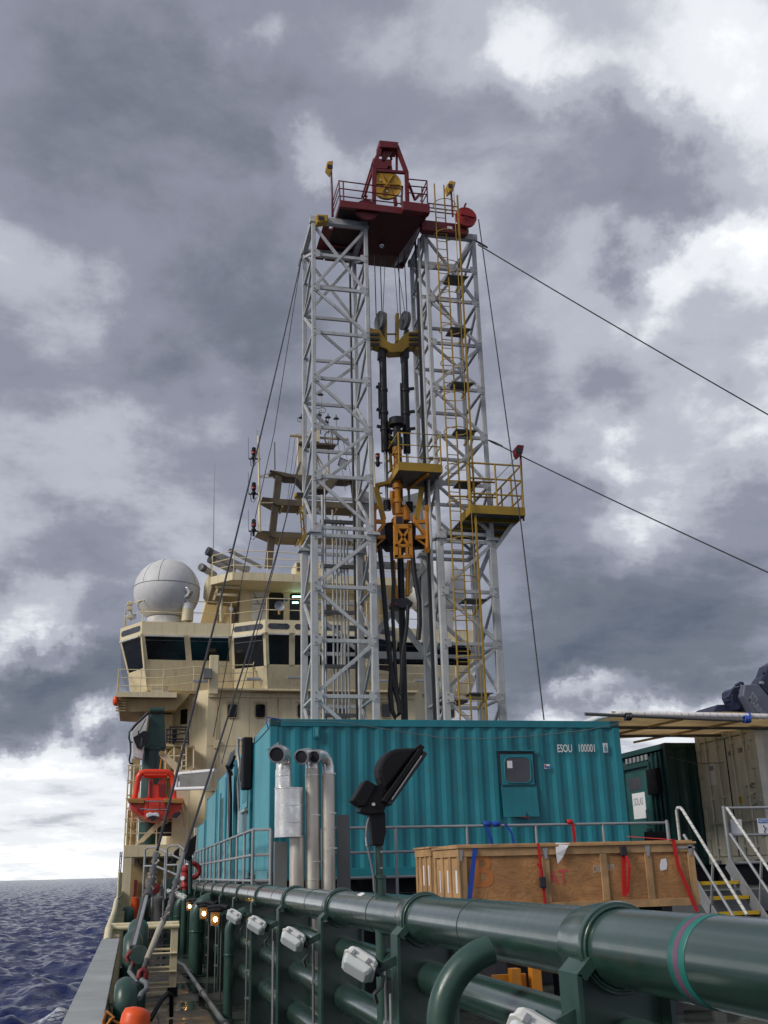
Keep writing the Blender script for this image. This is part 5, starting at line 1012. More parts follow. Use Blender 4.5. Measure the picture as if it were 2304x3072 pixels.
# drill string, links and elevator
ds = thing('drill_pipe', 'black drill pipe with orange elevator links under the top drive', 'pipe', tuple(P(*z3(750, 1160), 28.5)))
MB().lathe(P(*z3(755, 1180), 28.5), P(*z3(728, 150), 28.5) - P(*z3(755, 1180), 28.5), [(.10, 0), (.10, 6.6), (.13, 6.65), (.13, 8.3), (.17, 8.35), (.17, 8.7), (.12, 8.75), (.12, 9.1), (.25, 9.12), (.25, 9.35)], 16).build('string', 'hose', ds)
for a, m_, b in (((685, 170), (687, 270), (705, 410)), ((782, 170), (775, 260), (772, 390))): pth('elevator_link', [P(*z3(*a), 28.4), P(*z3(*m_), 28.4), P(*z3(*b), 28.4)], .06, 'orange', ds, 8)
px_prism('elevator', [z3(*q) for q in ((675, 430), (700, 405), (770, 400), (810, 430), (800, 455), (740, 465), (680, 450))], 28.25, .5, 'blackpaint', ds, .02); px_prism('elevator_latch', [z3(*q) for q in ((672, 430), (700, 425), (705, 445), (675, 448))], 28.2, .2, 'red_bright', ds)
for pts, lab in ((((600, 90), (615, 250), (640, 560), (660, 760), (690, 950), (720, 1060), (725, 1120), (700, 1150), (675, 1100), (665, 1000), (672, 860)), 'thick black hose drooping in a loop under the top drive, left'), (((800, 90), (815, 250), (845, 420), (848, 560), (840, 660)), 'short black hose hanging right of the drill pipe'), (((670, 80), (685, 300), (680, 500), (690, 700), (700, 900), (715, 1050), (722, 1110)), 'black hose running down just left of the drill pipe'), (((775, 450), (770, 560), (760, 640), (740, 760), (735, 900), (728, 1000)), 'black hose crossing behind the drill pipe')):
    tag(MB().path([P(*z3(*q), 28.2) for q in pts], .075 if 'thick' in lab or 'short' in lab else .055, 8).build('hose', 'hose'), lab, 'hose')
# signal lamp standards seen beside the derrick
# ================================================================ GUY WIRES
def wire(label, pts, r=.016, name='guy_wire', mat='wire'): return tag(MB().path(pts, r, 6).build(name, mat), label, 'wire')
LT = V((LXA - .1, YB, 19.6)); LM = V((LXA - .15, YB, 12.1)); RT = V((RXB + .15, YF, 19.7)); RM = V((RXB + .2, YF + .1, 12.55))
def sag(a, b, s, n=14): return [lerp(a, b, i / n) + V((0, 0, -s * 4 * (i / n) * (1 - i / n))) for i in range(n + 1)]
E1 = P(398, 2868, 10.48); E2 = P(428, 2905, 10.1)
J1, J2 = P(470, 2560, 20), P(540, 2545, 20)
wire('thick guy wire from the derrick top down to the left turnbuckle', sag(LT, P(472, 2550, 12.4), .25), .017)
wire('thin guy wire slanting beside the thick one from the derrick top', [LT] + [P(*q) for q in ((822, 1300, 29), (735, 1690, 29.5), (640, 2210, 31))], .012)
wire('guy wire from mid derrick down to the right turnbuckle', sag(LM, P(549, 2570, 11.8), .3), .015)
wire('thin wire from mid derrick towards the teal containers', sag(LM, P(665, 2290, 24), .15), .011)
wire('wire running down steeply from the right crown sheave', [P(*z1(1388, 660), 27.4), P(*z2(1480, 1200), 27.0), P(1632, 2160, 26.5)], .020)
wire('upper guy wire leaving the derrick towards the right edge', sag(RT + V((0, 0, -.1)), P(2420, 1310, 24), .05), .020)
wire('lower guy wire from mid derrick towards the right edge', sag(RM, P(2420, 1770, 23), .05), .020)
wire('slack thin cable looping from the side platform lamp', [P(*z2(*q), 27.4) for q in ((1290, 920), (1340, 890), (1400, 830), (1440, 780), (1470, 750))], .01)
for q, d in ((RT, V((.3, -.1, -.25))), (RM, V((.35, -.1, -.2))), (LT, V((-.1, -.1, -.4))), (LM, V((-.12, -.1, -.4)))): MB().path([q - d * .2, q + d * .4, q + d], [.025, .045, .03], 8).build('wire_socket', 'steel_dark', dk)
# turnbuckles and rope-wrapped ends of the guys, foreground left
tbk = thing('turnbuckle', 'left rigging turnbuckle with rope wrapped wire end', 'turnbuckle', tuple(E1))
def wrapped(root, pts, r, mat='rope', sd=1):
    rs = random.Random(sd); p = []
    for a, b in zip(pts[:-1], pts[1:]):
        for i in range(6): p.append(lerp(a, b, i / 6))
    p.append(V(pts[-1])); MB().path(p, [r * rs.uniform(.6, 1.3) for _ in p], 8).build('rope_wrapping', 'steel_dark', root)
    for k in range(10):
        i = rs.randrange(len(p) - 3); MB().path([p[i] + V((rs.uniform(-1, 1), rs.uniform(-1, 1), 0)) * r, p[i + 1] + V((rs.uniform(-1.6, 1.6), -1, .3)) * r, p[i + 2] + V((rs.uniform(-1.4, 1.4), -.8, 0)) * r], r * .3, 5).build('rope_strand', 'rope' if k % 3 else 'steel_dark', root)
A = [P(470, 2560, 12.40), P(462, 2600, 12.28), P(452, 2650, 12.03), P(442, 2690, 11.78)]
wrapped(tbk, A, .042, sd=3); br('screw_body', P(440, 2690, 11.78), P(402, 2840, 10.73), .032, 'galv', tbk, h=.04); br('screw_body', P(428, 2695, 11.78), P(392, 2842, 10.73), .022, 'steel_dark', tbk, h=.03)
pth('shackle', [P(385, 2885, 10.48), P(380, 2870, 10.48), P(392, 2855, 10.48), P(404, 2868, 10.48), P(400, 2890, 10.48), P(392, 2905, 10.48)], .022, 'red_dull', tbk, 8); pth('chain_link', [P(393, 2900, 10.42), P(388, 2915, 10.35), P(400, 2930, 10.23), P(412, 2950, 10.04)], .02, 'greyplate', tbk, 8)
MB().lathe(P(419, 2865, 10.42), (0, 1, 0), [(0, 0), (.08, 0), (.08, .04), (0, .04)], 18).build('tackle_block', 'green', tbk)
tb2 = thing('turnbuckle', 'right rigging turnbuckle with long pale screw rod and rope wrapping', 'turnbuckle', tuple(E2))
B_ = [P(549, 2575, 11.78), P(530, 2640, 11.53), P(518, 2690, 11.28), P(505, 2735, 11.10), P(488, 2770, 10.91)]
tb('wire_sleeve', P(551, 2560, 11.84), P(515, 2700, 11.35), .024, 'greyplate', tb2, 8); wrapped(tb2, B_[1:], .032, sd=8); tb('screw_rod', P(485, 2770, 10.91), P(440, 2880, 10.29), .030, 'rope', tb2, 10, .026); tb('rod_neck', P(440, 2880, 10.29), P(430, 2905, 10.17), .02, 'steel_dark', tb2, 8)
pth('shackle', [P(416, 2935, 10.11), P(420, 2915, 10.11), P(430, 2908, 10.11), P(438, 2918, 10.11), P(434, 2940, 10.11)], .026, 'red_dull', tb2, 8); pth('pad_eye', [P(424, 2940, 10.04), P(440, 2950, 9.98), P(440, 2968, 9.92), P(425, 2980, 9.86), P(418, 2995, 9.80)], .024, 'greyplate', tb2, 8)
# ================================================================ SUPERSTRUCTURE
def z4(x, y): return (330 + .37372 * x, 1600 + .37372 * y)
def z7(x, y): return (360 + .16878 * x, 2120 + .16878 * y)     # rescue boat detail
def zm(x, y): return (700 + .27125 * x, 1150 + .27125 * y)     # mast detail
def zd(x, y): return (600 + .24111 * x, 1600 + .24111 * y)     # top deck detail
ss = thing('deckhouse', 'cream deckhouse with wraparound bridge windows behind the derrick', 'building', (7.6, 47, DECK))
CXS = 7.6
# main block below the bridge: aft wall, chamfered port side, sides
cor = P(618, 2300, 46.3).x; ch0 = P(508, 2300, 47.6).x; zt_ = 7.75
plan = [(cor, 46.3), (2 * CXS - cor, 46.3), (2 * CXS - ch0, 47.6), (2 * CXS - ch0, 58), (ch0, 58), (ch0, 47.6)]
MB().prism([(x, y, DECK) for x, y in plan], (0, 0, zt_ - DECK)).build('main_block', 'cream', ss)
# plate seams
for z in (3.4, 5.3): bx('weld_seam', (cor, 46.292, z), (2 * CXS - cor, 46.299, z + .02), 'cream_dark', ss)
for x in (4.7, 6.9, 9.1, 11.3): bx('weld_seam', (x, 46.293, DECK), (x + .015, 46.299, 7.4), 'cream_dark', ss)
for x0, z0, w, h in ((3.2, 5.2, .25, .35), (5.9, 6.2, .3, .2), (4.2, 4.3, .2, .3)): bx('junction_box', (x0, 46.2, z0), (x0 + w, 46.289, z0 + h), 'cream', ss, .01)
for x in (3.3, 5.98): tb('cable_pipe', (x, 46.25, z0), (x, 46.25, 7.4), .02, 'cream_dark', ss, 6)
bx('foot_step', (3.15, 46.2, 3.4), (3.7, 46.289, 3.43), 'cream_dark', ss)
def porthole(x0, y0, x1, y1, Y, hood=True):
    a, b = P(x0, y0, Y), P(x1, y1, Y); cx, cz, w, h = (a.x + b.x) / 2, (a.z + b.z) / 2, b.x - a.x, a.z - b.z
    wn = MB().prism(rrect(cx, cz, w, h, .1, Y - .02), (0, .04, 0)).build('window', 'glass', ss)
    pth('frame', rrect(cx, cz, w + .04, h + .04, .12, Y - .02), .025, 'cream_dark', wn, 6, True)
    if hood: pth('rain_hood', [(cx - w * .75, Y - .03, a.z + .02), (cx - w * .62, Y - .06, a.z + .12), (cx + w * .62, Y - .06, a.z + .12), (cx + w * .75, Y - .03, a.z + .02)], .03, 'cream', wn, 6)
for x in (683, 767, 893, 1010, 1144, 1335): porthole(x, 2113, x + 28, 2153, 46.29)
# window on the chamfer
dv = V((cor - ch0, 46.3 - 47.6, 0)).normalized(); c0 = V((ch0, 47.6, 0)) + dv * .72; nv = V((dv.y, -dv.x, 0)); nv = nv if nv.x < 0 else -nv
MB().prism([c0 + nv * .02 + dv * s + V((0, 0, z)) for s, z in ((-.18, 6.35), (.18, 6.35), (.18, 7.0), (-.18, 7.0))], tuple(nv * .02)).build('window', 'glass', ss)
tb('corner_pipe', (ch0 - .12, 47.5, 2), (ch0 - .12, 47.5, zt_), .07, 'cream', ss, 8); tb('corner_pipe', (ch0 - .02, 47.45, 2), (ch0 - .02, 47.45, zt_), .05, 'cream_dark', ss, 8)
# bridge: plan at window heads and at sills (walls lean outwards)
head = [(-1.07, 47.6), (-.12, 46.0), (3.80, 46.0), (5.22, 45.0), (9.98, 45.0), (11.40, 46.0), (15.32, 46.0), (16.27, 47.6)]
ZH = 10.12
def inset(pl, d):
    out = []
    for i, (x, y) in enumerate(pl):
        n = V((0, 0, 0))
        for a, b in ((i - 1, i), (i, i + 1)):
            if a < 0 or b >= len(pl): continue
            e = V((pl[b][0] - pl[a][0], pl[b][1] - pl[a][1], 0)).normalized(); n += V((-e.y, e.x, 0))
        n.normalize(); out.append((x + n.x * d, y + n.y * d))
    return out
sill = inset(head, .42); sill[0] = (-.62, 47.9); sill[-1] = (15.82, 47.9); foot = inset(head, .75); foot[0] = (-.30, 48.2); foot[-1] = (15.5, 48.2)
ZS = [8.55, 9.0, 9.0, 8.72, 8.72, 9.0, 9.0, 8.55]; ZFt = 7.75
SEG = [dict(n=1), dict(n=2), dict(n=1), dict(n=4), dict(n=1), dict(n=2), dict(n=1)]
for i, sg in enumerate(SEG):
    h0, h1 = V((*head[i], ZH)), V((*head[i + 1], ZH)); zz = 9.0 if i in (1, 5) else (8.62 if i in (0, 2, 4, 6) else 8.68)
    s0, s1 = V((*sill[i], zz)), V((*sill[i + 1], zz)); f0, f1 = V((*foot[i], ZFt)), V((*foot[i + 1], ZFt))
    u0, u1 = h0 + V((0, 0, .52)) , h1 + V((0, 0, .52)); iv = V((0, .35, 0)); r0, r1 = u0 + iv + V((.1 if i == 0 else 0, 0, 0)), u1 + iv
    wl = MB().quad(s0, s1, f1, f0).build('lower_wall', 'cream', ss); MB().quad(u0 + (r0 - u0) * 0, u1, h1, h0).build('fascia', 'cream', ss)
    n = sg['n']; L = (h1 - h0).length; mg = .13
    nrm = (h1 - h0).cross(s0 - h0).normalized(); nrm = -nrm if nrm.y > 0 else nrm
    def W(u, t): return lerp(lerp(h0, h1, u), lerp(s0, s1, u), t)
    edges = [k / n for k in range(n + 1)]; mw = mg / L
    # mullions and strips
    for k, u in enumerate(edges):
        a, b = max(0, u - mw), min(1, u + mw); MB().prism([W(a, 0), W(b, 0), W(b, 1), W(a, 1)], tuple(-nrm * .05)).build('mullion', 'cream', ss)
    MB().prism([W(0, -.0), W(1, -.0), W(1, .08), W(0, .08)], tuple(-nrm * .05)).build('head_strip', 'cream', ss)
    MB().prism([W(0, .95), W(1, .95), W(1, 1.0), W(0, 1.0)], tuple(-nrm * .05)).build('sill_strip', 'cream', ss)
    for k in range(n):
        a, b = edges[k] + mw, edges[k + 1] - mw; e = .03 / L
        pane = MB().prism([W(a, .08) - nrm * .03, W(b, .08) - nrm * .03, W(b, .95) - nrm * .03, W(a, .95) - nrm * .03], tuple(-nrm * .01)).build('window_pane', 'glass', ss)
        br('blind_box', W(a, .045) + nrm * .06, W(b, .045) + nrm * .06, .12, 'white_strip', pane, h=.07)
        if i in (1, 2, 4, 5): br('wiper_rail', W(a, .22) + nrm * .01, W(b, .22) + nrm * .01, .015, 'greyplate', pane)
    # sloping skylights over the heads
    if i in (0, 2, 3, 4, 6):
        for k in range(n):
            a, b = lerp(h0, h1, edges[k] + mw * .9), lerp(h0, h1, edges[k + 1] - mw * .9); d = (b - a).normalized(); ww = (b - a).length; hh = .26; c = (a + b) / 2 + V((0, 0, .28)) + nrm * .0
            w = ww / 2; r = .08; out = V((nrm.x, nrm.y, 0)).normalized() * .012
            MB().prism([c + d * x + V((0, 0, z)) + out for x, z in ((-w + r, -hh / 2), (w - r, -hh / 2), (w, -hh / 2 + r), (w, hh / 2 - r), (w - r, hh / 2), (-w + r, hh / 2), (-w, hh / 2 - r), (-w, -hh / 2 + r))], tuple(-out * 1.5)).build('skylight', 'glass_grey', ss)
roof = [(x, y) for x, y in head]; MB().prism([(x, y, ZH + .521) for x, y in roof] + [(16.0, 57, ZH + .521), (-.8, 57, ZH + .521)], (0, 0, .05)).build('bridge_roof', 'cream', ss)
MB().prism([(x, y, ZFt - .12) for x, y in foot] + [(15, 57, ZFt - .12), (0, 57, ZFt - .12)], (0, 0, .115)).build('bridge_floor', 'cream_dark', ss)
MB().quad(V((*sill[0], 8.62)), V((*head[0], ZH)), V((-1.07, 56, ZH)), V((-.5, 56, 8.6))).build('side_glazing', 'glass', ss); MB().quad(V((*foot[0], ZFt)), V((*sill[0], 8.62)), V((-.5, 56, 8.6)), V((-.3, 56, ZFt))).build('lower_wall', 'cream', ss)
MB().quad(V((*head[0], ZH)), V((*head[0], ZH + .52)), V((-1.07, 57, ZH + .52)), V((-1.07, 57, ZH))).build('fascia', 'cream', ss)
bx('interior_back', (.2, 50, ZFt), (15, 50.1, ZH), 'blackpaint', ss)
# bridge wing gallery (port)
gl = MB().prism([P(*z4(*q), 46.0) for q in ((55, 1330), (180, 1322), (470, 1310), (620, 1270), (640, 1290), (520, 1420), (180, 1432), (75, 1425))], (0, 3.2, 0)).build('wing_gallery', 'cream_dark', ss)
bx('wing_deck', (-1.02, 45.6, 7.36), (1.5, 49, 7.42), 'cream', ss); bx('wing_rim', (-1.04, 45.57, 7.28), (1.5, 45.598, 7.50), 'cream', ss)
for k in range(5): bx('slat', (-1.03, 45.9 - .001 * k, 6.72 + k * .11), (-.62, 45.96, 6.78 + k * .11), 'cream_dark', ss)
px_prism('fuel_box', [z4(330, 1205), z4(467, 1205), z4(467, 1300), z4(330, 1300)], 45.7, .3, 'cream', ss)
railing('wing_rail', '', [(-1.0, 48.5, 7.42), (-1.0, 45.64, 7.42), (.9, 45.64, 7.42), (2.2, 45.72, 7.6), (4.8, 45.72, 7.75)], 1.05, 'cream', 1.0, 3, .02, parent=ss)
railing('aft_rail', '', [(4.8, 45.72, 7.75), (10.4, 45.72, 7.75), (13, 45.8, 7.75), (15.4, 45.8, 7.75)], 1.15, 'cream', 1.2, 3, .02, parent=ss)
bx('aft_gallery', (cor, 45.7, 7.66), (2 * CXS - cor, 46.28, 7.74), 'cream', ss); bx('parapet', (cor, 46.22, 7.42), (2 * CXS - cor, 46.288, 7.655), 'cream', ss)
c = P(*z4(830, 1150), 45.3); bx('vent_trunk', (c.x - .18, 45.3, c.z - .75), (c.x + .22, 45.6, c.z + .95), 'cream', ss, .03); c = P(*z4(785, 1125), 45.1); bx('deck_light', (c.x - .2, 45.05, c.z - .22), (c.x + .18, 45.3, c.z + .22), 'greyplate', ss, .03)
for x, y in ((725, 1185), (1155, 1170), (1480, 1157)): c = P(*z4(x, y), 45.2); bx('tube_lamp', (c.x - .32, 45.15, c.z - .06), (c.x + .32, 45.25, c.z + .06), 'galv', ss, .02)
for x in (1147, 1262): c = P(x, 2042, 45.2); bx('tube_lamp', (c.x - .3, 45.15, c.z - .06), (c.x + .3, 45.25, c.z + .06), 'galv', ss, .02)
# upper house
UX0 = P(719, 1850, 47).x; UX1 = 2 * CXS - UX0; UZ1 = 13.05
bx('upper_house', (UX0, 47.0, ZH + .575), (UX1, 54, UZ1), 'cream', ss); bx('upper_house_step', (UX0 - .3, 47.6, ZH + .575), (UX0 - .005, 54, UZ1 - .2), 'cream_dark', ss)
def dr(x0, y0, x1, y1, mat, nm='door'):
    a, b = P(*zd(x0, y0), 46.98), P(*zd(x1, y1), 46.98); o = MB().prism(rrect((a.x + b.x) / 2, (a.z + b.z) / 2, b.x - a.x, a.z - b.z, .14, 46.985), (0, .03, 0)).build(nm, mat, ss); return o
o = dr(648, 722, 832, 1100, 'white'); o.name = 'door'
for (xa, ya, xb, yb) in ((660, 800, 825, 800), (660, 880, 825, 880), (665, 730, 730, 880), (660, 960, 825, 960)): tb('door_brace', P(*zd(xa, ya), 46.96), P(*zd(xb, yb), 46.96), .015, 'greyplate', o)
dr(858, 735, 1038, 1100, 'glass', 'door_opening'); o2 = dr(1118, 742, 1296, 1100, 'glass', 'door_opening')
for y in (788, 862): tb('strip_light', P(*zd(1150, y), 46.95), P(*zd(1262 if y < 800 else 1222, y), 46.95), .035, 'tubelight', o2, 8)
for i in range(6): px_prism('louvre_slat', [zd(1555, 880 + 26 * i), zd(1640, 880 + 26 * i), zd(1640, 893 + 26 * i), zd(1555, 893 + 26 * i)], 46.93, .05, 'steel_dark', ss)
for x in (548, 1085): c = P(*zd(x, 665), 46.9); bx('tube_lamp', (c.x - .35, 46.85, c.z - .07), (c.x + .35, 46.95, c.z + .07), 'galv', ss, .02)
c = P(*zd(1075, 823), 46.97); tb('blue_sign', c, c + V((0, .02, 0)), .09, 'noticeblue', ss, 16)
# top deck overhang with slanted port shield
tk = [zd(60, 600), zd(140, 510), zd(330, 465), zd(1700, 490), zd(1700, 590), zd(340, 570), zd(150, 600)]
fz0, fz1 = P(*zd(800, 478), 45).z, P(*zd(800, 575), 45).z
tdx0 = P(*zd(140, 560), 46).x; tdx1 = 2 * CXS - tdx0
MB().prism([(tdx0, 46.2, fz1), (tdx0 + .9, 45.2, fz1), (tdx1 - .9, 45.2, fz1), (tdx1, 46.2, fz1), (tdx1, 54, fz1), (tdx0, 54, fz1)], (0, 0, fz0 - fz1)).build('top_deck', 'cream', ss)
MB().prism([P(*zd(55, 640), 46.6), P(*zd(100, 505), 46.3), P(*zd(162, 598), 46.3), P(*zd(92, 862), 46.6), P(*zd(42, 790), 46.8)], (0, .25, 0)).build('wing_shield', 'cream', ss)
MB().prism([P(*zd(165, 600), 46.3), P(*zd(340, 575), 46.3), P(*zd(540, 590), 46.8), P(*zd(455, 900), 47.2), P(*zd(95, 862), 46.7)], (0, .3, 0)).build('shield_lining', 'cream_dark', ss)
for (a, b) in (((190, 665), (500, 680)), ((215, 690), (165, 830)), ((190, 760), (470, 770))): br('shield_stiffener', P(*zd(*a), 46.2), P(*zd(*b), 46.2), .10, 'cream', ss)
tb('stanchion', P(*zd(222, 1100), 46.5), P(*zd(222, 880), 46.5), .06, 'cream_dark', ss); tb('stanchion', P(*zd(262, 1100), 46.3), P(*zd(262, 720), 46.3), .08, 'cream', ss)
railing('top_rail', '', [(tdx0 + .1, 53, fz0), (tdx0 + .05, 46.3, fz0), (tdx0 + .95, 45.3, fz0), (tdx1 - .95, 45.3, fz0)], 1.05, 'cream', 1.6, 3, .02, parent=ss)
railing('roof_rail', '', [(-.9, 53, ZH + .57), (-.9, 47.4, ZH + .57), (-.1, 46.3, ZH + .57), (3.8, 46.3, ZH + .57), (5.3, 45.3, ZH + .57), (9.9, 45.3, ZH + .57), (11.4, 46.3, ZH + .57), (15.3, 46.3, ZH + .57)], 1.05, 'cream', 1.7, 2, .02, parent=ss)
bx('air_unit', (P(*zd(1172, 400), 47).x, 46.6, fz0), (P(*zd(1330, 400), 47).x + .8, 48, fz0 + 1.0), 'cream', ss, .02)
for i in range(5): px_prism('louvre_slat', [zd(1208, 365 + 22 * i), zd(1318, 365 + 22 * i), zd(1318, 377 + 22 * i), zd(1208, 377 + 22 * i)], 46.55, .06, 'steel_dark', ss)
# funnels (exhaust stubs pointing aft and outboard)
for k, (a, b, r) in enumerate((((85, 215), (600, 460), .30), ((115, 320), (420, 470), .26), ((10, 415), (180, 520), .26), ((365, 212), (760, 420), .14))):
    p, q = P(*zd(*a), 46.6), P(*zd(*b), 47.4); r *= .62; e = tb('exhaust_pipe', q, p, r, 'galv', ss, 18); d = (p - q).normalized(); MB().lathe(p + d * .003, d, [(0, 0), (r * .98, 0)], 18).build('mouth', 'blackpaint', e); MB().lathe(p - d * .25, d, [(r, 0), (r + .02, .01), (r + .02, .24), (r, .25)], 18).build('rim', 'steel_dark', e)
p = P(*zd(80, 215), 45.5); q = P(*zd(590, 470), 48)
# boat deck, port side lower house
BD = 1.12; bdx = P(560, 2540, 43).x
bx('boat_deck', (HX0 + .02, 41, BD - .42), (ch0 + 1.0, 52, BD), 'cream', ss, .01)
bx('deck_pillar', (HX0 + .02, 41.02, DECK), (HX0 + .32, 41.3, BD - .425), 'cream', ss); bx('deck_pillar', (ch0 + .2, 41.1, DECK), (ch0 + .5, 41.4, BD - .425), 'cream', ss)
bx('lower_back_wall', (HX0 + .05, 44, DECK), (ch0 + 1, 44.1, BD - .425), 'cream_dark', ss)
for (x, w) in ((.1, .12), (.55, .06), (.85, .12), (1.15, .05)): bx('locker', (x, 43.6, DECK), (x + w, 43.95, -.1), 'red_dull' if w > .1 and x < .3 else 'cream', ss)
for k in range(5): pth('hanging_rope', [(.2 + .3 * k, 41.8, BD - .5), (.3 + .3 * k, 41.7, BD - .75 - .1 * (k % 2)), (.45 + .3 * k, 41.8, BD - .5)], .05, 'steel_dark', ss, 6)
bx('arch_brace', (HX0 + .3, 41.1, BD - .7), (HX0 + .42, 41.2, BD - .425), 'cream', ss)
railing('boat_deck_rail', '', [(HX0 + .1, 50, BD), (HX0 + .1, 41.1, BD), (1.9, 41.1, BD)], 1.25, 'cream', 1.0, 3, .022, parent=ss)
# ladder on the ship's side
for x in (HX0 - .12, HX0 - .06): tb('side_ladder_stile', (x, 41.5, -.6), (x + .02, 41.5, .9), .02, 'blackpaint', ss, 6)
for k in range(6): tb('side_ladder_rung', (HX0 - .12, 41.5, -.5 + .25 * k), (HX0 - .05, 41.5, -.5 + .25 * k), .016, 'blackpaint', ss, 6)
railing('bow_rail', '', [(HX0 + .05, 27.6, -.5), (HX0 + .05, 34, -.5)], .62, 'cream', 1.5, 2, .03, parent=fb)
# stair tower at the port edge
tw = [P(378, 2330, 45), P(402, 2250, 45)]
bx('port_tower', (-.25, 44.5, BD), (.10, 47, 4.6), 'cream_dark', ss); bx('port_tower_upper', (.3, 46.6, 4.0), (1.4, 48, 6.7), 'cream_dark', ss)
for k in range(6): br('tower_step', (-.35, 44.4, 1.6 + k * .5), (.1, 44.4, 1.8 + k * .5), .06, 'cream', ss)
for x in (-.35, -.12, .12): tb('tower_post', (x, 44.3, BD), (x, 44.3, 4.3), .03, 'cream', ss)
for z in (2.2, 3.0, 3.7, 4.3): tb('tower_rail', (-.4, 44.3, z), (.3, 44.3, z), .025, 'cream', ss)
lk = px_prism('side_platform', [z7(800, 665), z7(1320, 690), z7(1320, 720), z7(800, 700)], 45.5, 1.5, 'cream', ss)
for (a, b) in (((810, 680), (810, 1110)), ((965, 690), (965, 980)), ((1100, 690), (1100, 1090)), ((820, 880), (1075, 880)), ((1310, 700), (1310, 1150)), ((1180, 700), (1180, 1150)), ((1110, 860), (1175, 860)), ((1110, 960), (1175, 960)), ((1110, 1060), (1175, 1060))): tb('platform_bar', P(*z7(*a), 45.3), P(*z7(*b), 45.3), .035, 'cream', ss, 6)
MB().lathe(P(*z7(1000, 880), 45.5), (0, 1, 0), [(0, 0), (.32, 0), (.36, .1), (.36, .4), (0, .4)], 20).build('winch_drum', 'cream_dark', ss)
for (a, b) in (((885, 355), (885, 660)), ((1165, 355), (1165, 660)), ((885, 360), (1215, 360)), ((820, 405), (1165, 410)), ((820, 510), (1170, 470)), ((830, 575), (1210, 575)), ((820, 620), (1215, 630)), ((1215, 360), (1215, 680)), ((830, 400), (830, 640))): tb('gallery_bar', P(*z7(*a), 45.2), P(*z7(*b), 45.2), .035, 'blackpaint', ss, 6)
px_prism('gallery_box', [z7(930, 420), z7(1010, 380), z7(1010, 560), z7(980, 650), (z7(930, 650))], 45.3, .4, 'blackpaint', ss)
# ================================================================ DECK CRANE (dark green) AND DAVIT
cr_ = thing('deck_crane', 'dark green pedestal crane with pale jib beside the deckhouse', 'crane', (P(*z7(580, 1110), 43).x, 43, BD))
q0, q1 = P(*z7(575, 1110), 43), P(*z7(570, 790), 43); tb('pedestal', (q0.x, 43, BD), (q0.x, 43, q1.z), P(*z7(760, 900), 43).x - P(*z7(570, 900), 43).x, 'green_crane', cr_, 28)
MB().lathe((q0.x, 43, q1.z), (0, 0, 1), [(.45, 0), (.47, .01), (.47, .12), (.45, .13)], 28).build('slew_ring', 'green_crane', cr_)
MB().prism([P(*z7(*q), 42.6) for q in ((370, 745), (440, 690), (500, 400), (530, 160), (540, 60), (775, 60), (800, 400), (820, 745))], (0, .8, 0)).build('crane_head', 'green_crane', cr_, .04); tb('head_roller', P(*z7(530, 70), 42.6), P(*z7(790, 70), 42.6), .12, 'green_crane', cr_, 14)
MB().prism([P(*z7(*q), 42.4) for q in ((190, 470), (480, 130), (510, 160), (470, 400), (400, 940), (230, 890), (225, 560))], (0, .35, 0)).build('jib', 'white', cr_, .02)
MB().prism([P(*z7(*q), 42.3) for q in ((230, 550), (420, 430), (500, 440), (470, 640), (380, 760), (300, 730))], (0, .09, 0)).build('jib_machinery', 'blackpaint', cr_)
for pts, r in ((((480, 100), (350, 250), (220, 400), (165, 450), (160, 560), (185, 640), (190, 800), (165, 950), (180, 1010), (240, 1015)), .04), (((500, 110), (260, 340), (200, 420)), .06), (((165, 630), (230, 630)), .03), (((460, 220), (350, 440)), .02), (((330, 430), (330, 520)), .03), (((400, 560), (380, 700)), .05)): pth('hose', [P(*z7(*q), 42.2) for q in pts], r, 'blackpaint', cr_, 6)
dv_ = thing('boat_davit', 'cream davit arm slanting above the rescue boat', 'davit', tuple(P(*z7(1000, 1180), 42)))
MB().prism([P(*z7(*q), 41.6) for q in ((700, 830), (730, 785), (770, 790), (1030, 1010), (1110, 1110), (1160, 1170), (1010, 1170), (740, 910))], (0, .35, 0)).build('arm', 'cream', dv_, .03); tb('arm_sheave', P(*z7(735, 830), 41.55), P(*z7(735, 830), 42.0), .10, 'cream_dark', dv_, 14)
tb('fall_wire', P(*z7(735, 930), 41.7), P(*z7(712, 1110), 41.7), .03, 'orange', dv_); bx('base', (P(*z7(1100, 1150), 42).x - .3, 41.6, BD), (P(*z7(1100, 1150), 42).x + .3, 42.3, P(*z7(1100, 1140), 42).z), 'cream', dv_, .02); c = P(*z7(1250, 1130), 41.8); tb('capstan', c, c + V((.1, .3, 0)), .12, 'cream_dark', dv_, 14)
# ================================================================ RESCUE BOAT
rb = thing('rescue_boat', 'orange red rescue boat with roll bar hanging under its davit', 'boat', tuple(P(*z7(600, 2010), 40)))
BY = 39.6
def bxy(x, y, Y): return P(*z7(x, y), Y)
secs = []
sec_px = [(160, 1640), (160, 1760), (225, 1850), (330, 1950), (470, 2010), (590, 2035), (720, 2030), (860, 1990), (980, 1930), (1080, 1840), (1130, 1740), (1130, 1640)]
vs = []; cpx = (640, 1700)
L_ = [(39.6, .94, 0), (40.0, 1.0, 0), (41.5, 1.0, 0), (43.0, .82, .1), (43.9, .45, .3), (44.3, .10, .55)]
base = [bxy(x, y, 40) for x, y in sec_px]; cc = bxy(640, 1640, 40)
for (y, s, lift) in L_: vs += [V((cc.x + (p.x - cc.x) * s, y, cc.z + (p.z - cc.z) * (s * .6 + .4) + lift * .6)) for p in base]
n = len(base); fs = [(i * n + k, (i + 1) * n + k, (i + 1) * n + k + 1, i * n + k + 1) for i in range(len(L_) - 1) for k in range(n - 1)] + [tuple(range(n)), tuple(range((len(L_) - 1) * n, len(L_) * n))[::-1]]
